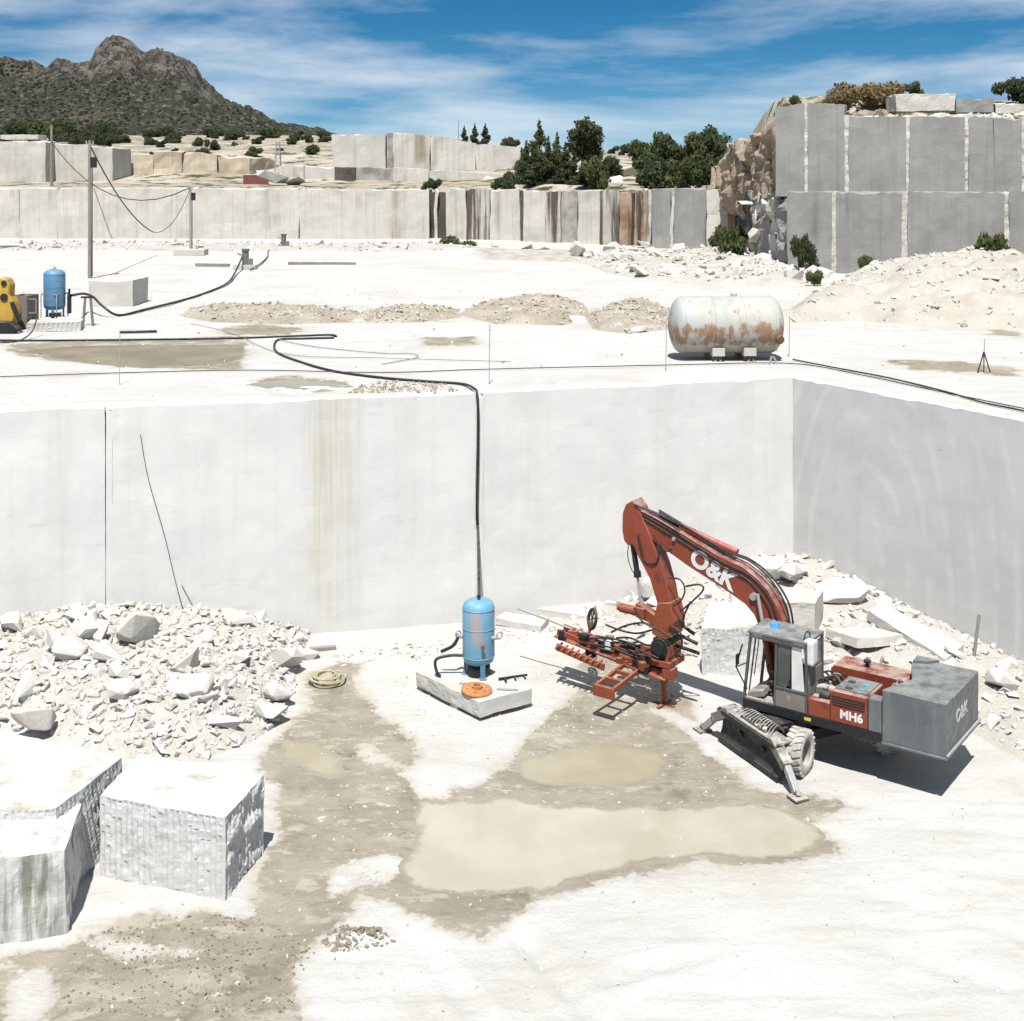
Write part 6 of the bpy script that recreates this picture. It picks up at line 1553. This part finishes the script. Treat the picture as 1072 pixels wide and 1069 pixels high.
cable(sag(PD(160, 243, 108), k3 - Z3 * 0.1, 1.2), 0.03, M['black'], 'thin wire rising to the thin steel pole', 'wire', 'wire', 0, 5)
cable(sag(k2 - Z3 * 2.0, k3 - Z3 * 0.1, 3.4), 0.05, M['black'], 'sagging wire between the weathered pole and the thin steel pole', 'wire', 'wire', 0, 5)
# marker rods along the edge with a rope
rods = []
for i, (px, yb, ht, lb) in enumerate([(125, 406, 1.7, 'thin marker rod on the bench edge below the brown puddle'), (512, 405, 1.9, 'thin marker rod on the bench edge right of the hose'), (697, 393, 1.55, 'thin marker rod left of the long rusty tank'), (826, 377, 1.5, 'thin marker rod at the right end of the long rusty tank'),
                              (1030, 393, 1.1, 'thin marker rod on the bench above the right wall')]):
    p = upz(px, yb - 3, 0); m = MB(); m.cyl((0, 0, -0.05), (0.02, 0, ht), 0.014, n=6); tag(m.build('marker_rod', M['steel'], None, p), lb, 'rod'); rods.append(p + Z3 * ht * 0.55)
cable([upz(0, 396), upz(120, 392), upz(260, 389), upz(400, 391), upz(512, 388), upz(697, 385), upz(826, 382), upz(900, 394), upz(980, 410), upz(1072, 430), upz(1180, 452)], 0.018, M['dark'], 'thin dark line strung along the edge of the upper bench', 'rope', 'rope')
cable([upz(830, 378), upz(870, 386), upz(930, 397), upz(990, 411), upz(1030, 424), upz(1072, 433), upz(1180, 458)], 0.028, M['black'], 'dark cable on the bench edge above the right wall')
cable([upz(292, 357), upz(330, 364), upz(400, 371), upz(432, 372), upz(435, 376), upz(400, 382)], 0.018, M['dusty'], 'pale thin hose curling on the upper bench beside the black one')
cable([upz(200, 340), upz(225, 345), upz(250, 353), upz(300, 372), upz(400, 376), upz(535, 380)], 0.014, M['dusty'], 'pale wire crossing the upper bench below the gravel ridge', 'wire', 'wire')
m = MB()
for s_ in (-1, 0, 1): m.bar((s_ * 0.25, 0.1 * s_, 0), (0, 0, 0.7), 0.03, 0.03)
p = upz(1030, 391, 0); tag(m.build('tripod', M['dark'], None, p), 'small dark tripod on the bench above the right wall', 'tripod')
# gravel ridges across the bench
def berm(poly, h, label, seed, mk='gravel', res=0.22, slope=1.2, nst=500, ss=(0.05, 0.3), lump=0.08):
    W = px_poly(poly, ZU)
    def hf(X, Y):
        s = sdpoly(X, Y, W)
        return np.where(s > 0, h * (1 - np.exp(-np.maximum(s, 0) / slope)) * (1 + 0.5 * fbm2(X, Y, 0.45, 4, seed)) + lump * fbm2(X, Y, 0.9, 5, seed + 2) * sstep(0, 0.8, s), s * 0.3)
    mound('gravel_ridge', W, upper_z, hf, M[mk], label, res, 0.3, None, 'stuff')
    hz = lambda X, Y: upper_z(X, Y) + hf(X, Y)
    if nst: scatter_stuff('gravel', nst, W, hz, ss[0], ss[1], 'rock' if mk != 'gravel' else 'gravelstone', 'loose stones on the ' + label, None, int(seed * 7) + 3, 2.5)
    return hz, W
berm([(188, 330), (200, 322), (262, 319), (340, 322), (380, 328), (365, 338), (300, 340), (220, 337)], 0.35, 'low grey gravel ridge on the upper bench, left', 1.0)
berm([(375, 329), (420, 322), (480, 325), (482, 333), (440, 338), (385, 338)], 0.5, 'brown gravel ridge right of the left one on the upper bench', 2.0)
berm([(478, 330), (500, 320), (560, 314), (610, 317), (618, 330), (590, 341), (520, 340)], 0.6, 'gravel heap left of the long tank on the upper bench', 3.0, lump=0.25)
berm([(612, 332), (640, 318), (680, 316), (705, 325), (702, 345), (660, 350), (622, 346)], 0.55, 'tan gravel heap just left of the long tank', 4.0)
hz5, W5 = berm([(800, 340), (840, 318), (870, 300), (905, 286), (960, 288), (1000, 283), (1072, 280), (1160, 285), (1180, 350), (1072, 346), (980, 343), (900, 336)], 2.0, 'large pale sand heap before the grey two-tier wall', 5.0, 'sand', 0.3, 3.0, 1500, (0.06, 0.5), 0.45)
hz6, W6 = berm([(600, 273), (640, 262), (700, 266), (770, 262), (830, 268), (870, 290), (840, 300), (760, 297), (690, 294), (640, 287)], 0.7, 'rubble bank at the foot of the broken granite corner', 6.0, 'dust', 0.35, 2.0, 900, (0.1, 0.6))
sp = pick_spots(60, W6, hz6, 0.6, 2.0, 44, 2.0, None, 0.7)
scatter_rocks('boulder', sp, 'rock', 'white granite boulder in the rubble bank below the broken granite corner', 'boulder', 'boulders below the broken corner', 45)
berm([(0, 262), (0, 256), (60, 254), (200, 254), (330, 256), (450, 255), (500, 258), (450, 263), (300, 263), (150, 262)], 0.25, 'thin line of rubble at the foot of the far white wall', 7.0, 'dust', 0.5, 1.5, 350, (0.2, 0.8))
W8 = px_poly([(625, 346), (700, 346), (690, 352), (640, 352)], ZU)
for i, (x, y, s, lb) in enumerate([(606, 338, 0.8, 'white boulder at the right foot of the gravel heap on the upper bench'), (645, 346, 0.6, 'pale boulder between the gravel heaps and the long tank'), (668, 348, 0.75, 'flat pale boulder nearest the long tank on its left'), (603, 268, 3.0, 'big flat pale boulder before the rusty section of the far wall'),
                               (655, 286, 1.5, 'square white boulder standing before the rubble bank'), (740, 283, 1.9, 'square white boulder at the front of the rubble bank, below the bushes'), (700, 287, 1.4, 'pale boulder between the two square ones of the rubble bank')]):
    p = P(x, y, ZU); o = link('boulder', rock_data((i * 5 + 2) % 18, 'rock'), None, (p.x, p.y, ZU + s * 0.18)); o.scale = (s * 1.25, s, s * (0.5 if i == 3 else 0.9)); o.rotation_euler = (0.1, 0.1, i * 1.7); tag(o, lb, 'boulder')
for i, (x, y, s) in enumerate([(10, 260, 2.2), (28, 261, 1.6), (45, 261, 1.4), (150, 259, 1.3), (180, 259, 1.5), (262, 258, 1.2), (520, 258, 1.2), (548, 260, 1.8), (566, 261, 1.2)]):
    p = P(x, y, ZU); o = link('rock', rock_data((i * 3 + 1) % 18, 'rock'), None, (p.x, p.y, ZU + s * 0.1)); o.scale = (s * 1.5, s, s * 0.7); o.rotation_euler = (0.15, 0.1, i * 2.3); tag(o, 'white rock lying at the foot of the far white wall', 'rock', 'rocks at the foot of the far wall')
# gritty patch near the wall edge
W9 = px_poly([(365, 412), (380, 402), (420, 398), (470, 402), (480, 410)], ZU)
scatter_stuff('gravel', 420, W9, upper_z, 0.03, 0.16, 'gravel', 'grit along the bench edge left of the hose', None, 91, 2.2, on_bench)
W10 = px_poly([(0, 430), (300, 405), (700, 385), (830, 392), (1072, 430), (1072, 300), (0, 300)], ZU)
scatter_stuff('gravel', 900, W10, upper_z, 0.03, 0.18, 'rock', 'scattered stones on the upper bench', None, 92, 3.2, on_bench)
# blocks and rubble on top of the right wall
def top_block(x0, x1, yb, yt, dd, label, depth=2.5, mk='far_fresh', seed=1.0):
    a, b = PD(x0, yb, dd), PD(x1, yb, dd); zt = PD(x0, yt, dd).z
    c = (a + b) / 2
    c8 = [(a.x - c.x, 0, 0), (b.x - c.x, 0, 0), (b.x - c.x, depth, 0), (a.x - c.x, depth, 0)]; c8 += [(x, y, zt - a.z) for x, y, _ in c8]
    o = rough_box('granite_block', c8, M[mk], None, res=0.25, amp=0.12, seed=seed, freq=0.8, top_amp=0.1); o.location = (c.x, dd, a.z - 0.0)
    tag(o, label, 'granite block')
top_block(938, 1000, 116, 98, 95, 'long white block on top of the grey two-tier wall, left of the grey one', seed=2.0)
top_block(1001, 1040, 118, 103, 96, 'pale grey block on top of the two-tier wall, right of the long white one', mk='far_grey', seed=3.0)
top_block(1042, 1110, 119, 108, 96, 'white block on top of the two-tier wall at the right edge of the picture', seed=4.0)
top_block(0, 40, 146, 141, 166, 'white block on top of the pale second tier at the far left', 3.0, 'far_white', 5.0)
trub = [tuple(pd2(x, plane_r(x, d__))) for x, d__ in ((888, 3.2), (1100, 3.0), (1100, 6.5), (888, 6.0))]
scatter_stuff('rubble', 420, trub, lambda X, Y: np.full_like(X, 17.6), 0.2, 1.3, 'far_fresh', 'white rubble along the top of the grey two-tier wall', None, 93, 1.8)
for i, (x, y, dd, s, lb) in enumerate([(520, 190, 158, 2.6, 'white boulder among the far blocks below the conifers'), (285, 186, 150, 3.2, 'pile of pale rock right of the red container'), (310, 190, 150, 2.4, 'pale boulder right of the red container'), (655, 180, 150, 3.2, 'pale boulder on the slope between the trees and the round bushes'), (640, 192, 138, 2.2, 'pale boulder above the rusty section of the far wall')]):
    p = PD(x, y, dd); o = link('boulder', rock_data((i * 4 + 1) % 18, 'far_fresh'), None, p); o.scale = (s * 1.6, s, s * 0.8); o.rotation_euler = (0.1, 0.2, i); tag(o, lb, 'boulder')
# red container
p = PD(268, 193, 155); t = empty('container', (p.x, p.y, p.z - 0.3), R(10)); tag(t, 'dull red metal container on the terrace above the far white wall', 'container')
m = MB(); m.box((0, 0, 0.75), (3.0, 1.8, 1.3), None, 0.03); m.build('body', M['redbox'], t)
for k in range(9):
    m = MB(); m.box((-1.3 + k * 0.325, -0.92, 0.75), (0.12, 0.05, 1.2)); m.build('rib', M['redbox'], t)
m = MB(); m.box((0, 0, 1.44), (3.1, 1.9, 0.08), None, 0.01); m.build('lid', M['white'], t)
# pylon far away
p = PD(291, 182, 172); t = empty('pylon', (p.x, p.y, p.z)); tag(t, 'small steel lattice mast above the far quarry walls', 'mast')
for sx in (-1, 1):
    for sy in (-1, 1):
        m = MB(); m.bar((sx * 0.5, sy * 0.5, -1), (sx * 0.18, sy * 0.18, 4.2), 0.09, 0.09); m.build('leg', M['steel'], t)
for k in range(4):
    z = 0.4 + k; m = MB(); m.bar((-0.45 + 0.06 * k, -0.45 + 0.06 * k, z), (0.42 - 0.06 * k, -0.42 + 0.06 * k, z + 0.9), 0.06, 0.06); m.bar((0.45 - 0.06 * k, -0.45 + 0.06 * k, z), (-0.42 + 0.06 * k, -0.42 + 0.06 * k, z + 0.9), 0.06, 0.06); m.build('brace', M['steel'], t)
m = MB(); m.bar((-0.9, 0, 3.9), (0.9, 0, 3.9), 0.1, 0.1); m.build('crossarm', M['steel'], t)
p = PD(480, 152, 185); m = MB(); m.cyl((0, 0, -2), (0, 0, 3.6), 0.09, 0.05, 8); tag(m.build('antenna', M['steel'], None, p), 'thin antenna mast left of the dark poplars on the far wall', 'mast')

# ================================================================== PLANTS
def leaf_cloud(name, n, blobs, size, mat, seed, keep0=0.0, wsc=0.5):
    """crown: leaf-sized quads spread through a set of overlapping uneven clumps"""
    rg = np.random.default_rng(seed)
    w = np.array([b[3] * b[4] * b[5] for b in blobs]) ** 0.8; w /= w.sum()
    idx = rg.choice(len(blobs), n, p=w)
    B = np.array(blobs)[idx]
    dv = rg.normal(size=(n, 3)); dv /= np.linalg.norm(dv, axis=1)[:, None]
    rad = rg.random(n) ** 0.42
    lump = 0.78 + 0.34 * fbm(dv * 2.3 + idx[:, None] * 3.7, 3)
    Pc = B[:, :3] + dv * (rad * lump)[:, None] * B[:, 3:6]
    a = rg.normal(size=(n, 3)); a /= np.linalg.norm(a, axis=1)[:, None]
    b = np.cross(a, dv + 0.3 * rg.normal(size=(n, 3))); b /= (np.linalg.norm(b, axis=1)[:, None] + 1e-9)
    s = size * rg.uniform(0.55, 1.35, n)[:, None]
    V = np.stack([Pc - a * s * 0.5, Pc + b * s * 0.33, Pc + a * s * 0.5, Pc - b * s * 0.33], 1).reshape(-1, 3)
    z0, z1 = np.percentile(V[:, 2], 0.5), np.percentile(V[:, 2], 99.7); V[:, 2] = (V[:, 2] - z0) / (z1 - z0) * (1 - keep0) + keep0
    V[:, :2] *= wsc / np.percentile(np.abs(V[:, 0]), 99)
    Fc = np.arange(n * 4).reshape(-1, 4)
    me = bpy.data.meshes.new(name); me.from_pydata(V.tolist(), [], Fc.tolist()); me.materials.append(mat)
    return me
def limbs(h, r, seed, n=5):
    rg = random.Random(seed); m = MB()
    m.cyl((0, 0, -0.3), (0.03 * h, 0.02 * h, h * 0.75), r, r * 0.35, 9)
    for k in range(n):
        z = h * rg.uniform(0.25, 0.6); a = rg.uniform(0, 6.28); l = h * rg.uniform(0.2, 0.36)
        m.cyl((0.01 * h, 0.01 * h, z), (l * math.cos(a), l * math.sin(a), z + l * 0.75), r * 0.4, r * 0.1, 6)
    me = bpy.data.meshes.new('trunk'); me.from_pydata(m.v, [], m.f); me.materials.append(M['bark']); return me
rgp = random.Random(5)
def round_blobs(k, flat=1.0, seed=0):
    rg = random.Random(seed); out = []
    for _ in range(k):
        a = rg.uniform(0, 6.28); q = rg.uniform(0.0, 0.34)
        out.append((q * math.cos(a), q * math.sin(a), 0.30 + rg.uniform(0, 0.45) * flat, rg.uniform(0.16, 0.27), rg.uniform(0.16, 0.27), rg.uniform(0.13, 0.22) * flat))
    return out
def cone_blobs(k, wd, seed=0):
    rg = random.Random(seed); out = []
    for i in range(k):
        f = i / (k - 1); q = wd * (1 - f) * 0.35; a = rg.uniform(0, 6.28)
        out.append((q * math.cos(a), q * math.sin(a), 0.10 + 0.84 * f, wd * (1.05 - f) * 0.5 + 0.02, wd * (1.05 - f) * 0.5 + 0.02, 0.10))
    return out
PLANT = {
    'round_dark': (leaf_cloud('crown', 5200, round_blobs(13, 1.0, 1), 0.062, M['leaf_dark'], 1, 0.16, 0.42), limbs(1.0, 0.035, 1)),
    'round_mid': (leaf_cloud('crown', 4600, round_blobs(12, 0.95, 2), 0.066, M['leaf_mid'], 2, 0.06, 0.42), limbs(1.0, 0.03, 2)),
    'round_mid2': (leaf_cloud('crown', 4600, round_blobs(10, 0.9, 7), 0.066, M['leaf_mid'], 7, 0.06, 0.42), limbs(1.0, 0.03, 7)),
    'conifer': (leaf_cloud('crown', 4200, cone_blobs(16, 0.46, 3), 0.052, M['leaf_dark'], 3, 0.04, 0.25), limbs(0.9, 0.025, 3, 3)),
    'conifer2': (leaf_cloud('crown', 3800, cone_blobs(14, 0.60, 4), 0.055, M['leaf_mid'], 4, 0.04, 0.32), limbs(0.9, 0.025, 4, 3)),
    'bush': (leaf_cloud('crown', 3200, [(b[0] * 1.2, b[1] * 1.2, b[2] * 0.62 - 0.03, b[3], b[4], b[5]) for b in round_blobs(12, 0.9, 5)], 0.075, M['leaf_mid'], 5, 0.0, 0.55), limbs(0.6, 0.02, 5, 6)),
    'bush_dark': (leaf_cloud('crown', 3200, [(b[0] * 1.2, b[1] * 1.2, b[2] * 0.62 - 0.03, b[3], b[4], b[5]) for b in round_blobs(11, 0.9, 6)], 0.07, M['leaf_dark'], 6, 0.0, 0.55), limbs(0.6, 0.02, 6, 6)),
    'dry': (leaf_cloud('crown', 2600, [(b[0] * 1.3, b[1] * 1.3, b[2] * 0.42 - 0.05, b[3], b[4], b[5] * 0.8) for b in round_blobs(12, 0.9, 8)], 0.06, M['leaf_dry'], 8, 0.0, 0.75), limbs(0.35, 0.012, 8, 6)),
    'pale': (leaf_cloud('crown', 2600, [(b[0] * 1.2, b[1] * 1.2, b[2] * 0.5 - 0.05, b[3], b[4], b[5]) for b in round_blobs(10, 0.9, 9)], 0.07, M['leaf_pale'], 9, 0.0, 0.7), limbs(0.4, 0.012, 9, 6)),
}
def plant(kind, px, ybase, ytop, dd, label, cat='tree', wide=1.0, group=None, name=None, zb=None):
    b = PD(px, ybase, dd); h = (ybase - ytop) * dd / F
    t = empty(name or ('tree' if cat == 'tree' else 'bush'), b, rgp.uniform(0, 6.28)); tag(t, label, cat, group)
    t.scale = (h * wide, h * wide, h)
    link('crown', PLANT[kind][0], t); link('trunk', PLANT[kind][1], t)
    return t
# row of conifers and the round tree behind the middle of the far wall
plant('conifer2', 546, 197, 157, 146, 'leftmost low conifer of the row behind the far wall, middle', wide=0.9)
plant('conifer', 551, 197, 150, 143, 'narrow dark conifer second from the left in the row behind the far wall')
plant('conifer2', 564, 196, 130, 148, 'tallest bushy conifer of the row left of the round dark tree', wide=0.85)
plant('conifer', 561, 197, 152, 141, 'dark conifer standing before the tallest one of the row', wide=1.1)
plant('conifer', 574, 196, 146, 143, 'narrow conifer right of the tallest one in the row', wide=1.0)
plant('conifer2', 583, 195, 142, 146, 'broad conifer in the right half of the row', wide=0.8)
plant('conifer', 592, 195, 152, 142, 'narrow conifer near the right end of the row', wide=1.1)
plant('conifer', 601, 195, 160, 141, 'low conifer closing the row on the right', wide=1.2)
plant('bush_dark', 535, 202, 180, 139, 'dark bush at the left foot of the conifer row', 'bush')
plant('round_dark', 616, 178, 126, 160, 'round dark broad-crowned tree right of the conifer row', wide=0.95)
plant('conifer', 611, 196, 168, 137, 'small dark conifer below the round dark tree', wide=1.2)
plant('bush', 622, 200, 166, 135, 'mid green bush below the round dark tree', 'bush', 0.9)
plant('bush_dark', 636, 190, 164, 146, 'dark bush right of the round dark tree', 'bush')
for i, (x, yb, yt, dd, k, w, lb) in enumerate([(676, 196, 148, 139, 'round_mid', 0.85, 'leftmost leafy tree of the thicket right of the middle'), (692, 196, 140, 142, 'round_mid2', 0.8, 'pale-topped leafy tree second in the thicket'), (707, 198, 146, 138, 'round_dark', 0.9, 'dark rounded tree in the middle of the thicket'), (722, 196, 144, 140, 'round_dark', 0.9, 'dark tree right of the middle of the thicket'),
                                            (738, 194, 140, 139, 'round_mid', 0.8, 'leafy tree in the right half of the thicket'), (751, 190, 133, 138, 'round_dark', 0.75, 'tallest dark tree at the right end of the thicket'), (690, 200, 164, 132, 'bush_dark', 1.2, 'low dark bush at the left foot of the thicket'), (715, 200, 166, 130, 'bush', 1.2, 'mid green bush at the foot of the thicket'),
                                            (740, 198, 166, 128, 'bush_dark', 1.2, 'dark bush at the right foot of the thicket'), (769, 190, 160, 124, 'bush', 1.0, 'bush beside the pink rock slope, right of the thicket')]):
    plant(k, x, yb, yt, dd, lb, 'bush' if 'bush' in k else 'tree', w)
for i, (x, w, lb) in enumerate([(486, 0.75, 'leftmost of the three dark poplars above the far middle wall'), (497, 0.8, 'middle one of the three dark poplars above the far middle wall'), (508, 0.9, 'rightmost of the three dark poplars above the far middle wall')]):
    plant('conifer', x, 156, 131 + (i == 0) * 2, 195, lb, 'tree', w * 1.4)
plant('bush_dark', 535, 158, 144, 200, 'small dark bush on the skyline left of the conifer row', 'bush', 1.3)
# bushes at the foot of the right walls
plant('bush', 766, 270, 236, 101, 'leafy green bush before the broken granite corner', 'bush', 0.95)
plant('bush', 757, 268, 244, 104, 'smaller green bush left of the leafy one at the broken corner', 'bush', 1.0)
plant('bush_dark', 841, 284, 246, 86, 'narrow dark bush against the lower grey panel', 'bush', 0.6)
plant('bush', 1038, 286, 245, 83, 'bright green bush on the sand heap before the grey wall', 'bush', 0.95)
plant('bush', 1018, 285, 262, 82.5, 'low bush left of the bright green one on the sand heap', 'bush', 1.0)
plant('pale', 905, 284, 268, 85, 'dry tuft at the foot of the grey lower panels', 'bush', 1.2)
plant('pale', 856, 298, 283, 78, 'dry green weed at the left end of the sand heap', 'bush', 1.1)
plant('pale', 912, 337, 318, 64, 'dry weed growing before the sand heap', 'bush', 1.1)
plant('pale', 755, 286, 270, 92, 'pale weed among the boulders of the rubble bank', 'bush', 1.2)
plant('pale', 470, 260, 247, 128, 'green weeds before the dark seam of the far wall', 'bush', 2.0)
plant('pale', 490, 263, 252, 124, 'low weeds right of the dark seam of the far wall', 'bush', 2.2)
plant('bush_dark', 452, 200, 187, 141, 'small dark bush on top of the far wall above the dark seam', 'bush', 1.2)
plant('bush_dark', 527, 200, 186, 139, 'low dark bush on top of the far wall left of the conifers', 'bush', 1.6)
# hilltop right
for i, (x, yb, yt, dd, k, w, lb) in enumerate([(905, 110, 86, 101, 'dry', 1.9, 'brown dry scrub dome on top of the two-tier wall'), (888, 110, 92, 100, 'dry', 1.5, 'brown dry scrub at the left end of the dome on the two-tier wall'), (930, 108, 90, 102, 'dry', 1.4, 'brown scrub right of the dry dome on the two-tier wall'), (935, 104, 88, 104, 'bush_dark', 1.0, 'dark green bush right of the brown dome'),
                                            (956, 102, 86, 106, 'bush', 1.3, 'flat green bush behind the long white block on the wall top'), (832, 115, 100, 97, 'bush', 0.9, 'small green bush on the left edge of the two-tier wall top'), (1064, 110, 82, 104, 'bush_dark', 1.5, 'dark bush on the hilltop at the right edge of the picture')]):
    plant(k, x, yb, yt, dd, lb, 'bush', w)
# far left: scrub at the mountain foot
rs = random.Random(3)
for i in range(95):
    x = rs.choice([rs.uniform(-20, 120), rs.uniform(30, 130), rs.uniform(110, 345), rs.uniform(110, 345)])
    dd = rs.uniform(178, 330); hgt = rs.uniform(5, 16) * (1.35 if x < 110 else 0.8)
    yb = HY - (hill_z(x, dd) - H) * F / dd + 2
    plant(rs.choice(['bush_dark', 'round_dark', 'bush', 'bush_dark']), x, yb, yb - hgt, dd, 'dark scrub tree on the slope between the far left walls and the mountain', 'tree', rs.uniform(1.0, 1.6), 'scrub trees below the mountain', 'scrub_tree')
# more skyline scrub behind the thicket
for i in range(16):
    x = 640 + i * 9 + rs.uniform(-4, 4); dd = rs.uniform(200, 260)
    yb = HY - (hill_z(x, dd) - H) * F / dd + 2
    plant(rs.choice(['bush_dark', 'round_dark']), x, yb, yb - rs.uniform(6, 12), dd, 'small dark tree on the low skyline behind the thicket', 'tree', rs.uniform(1.2, 2.0), 'skyline trees behind the thicket', 'scrub_tree')
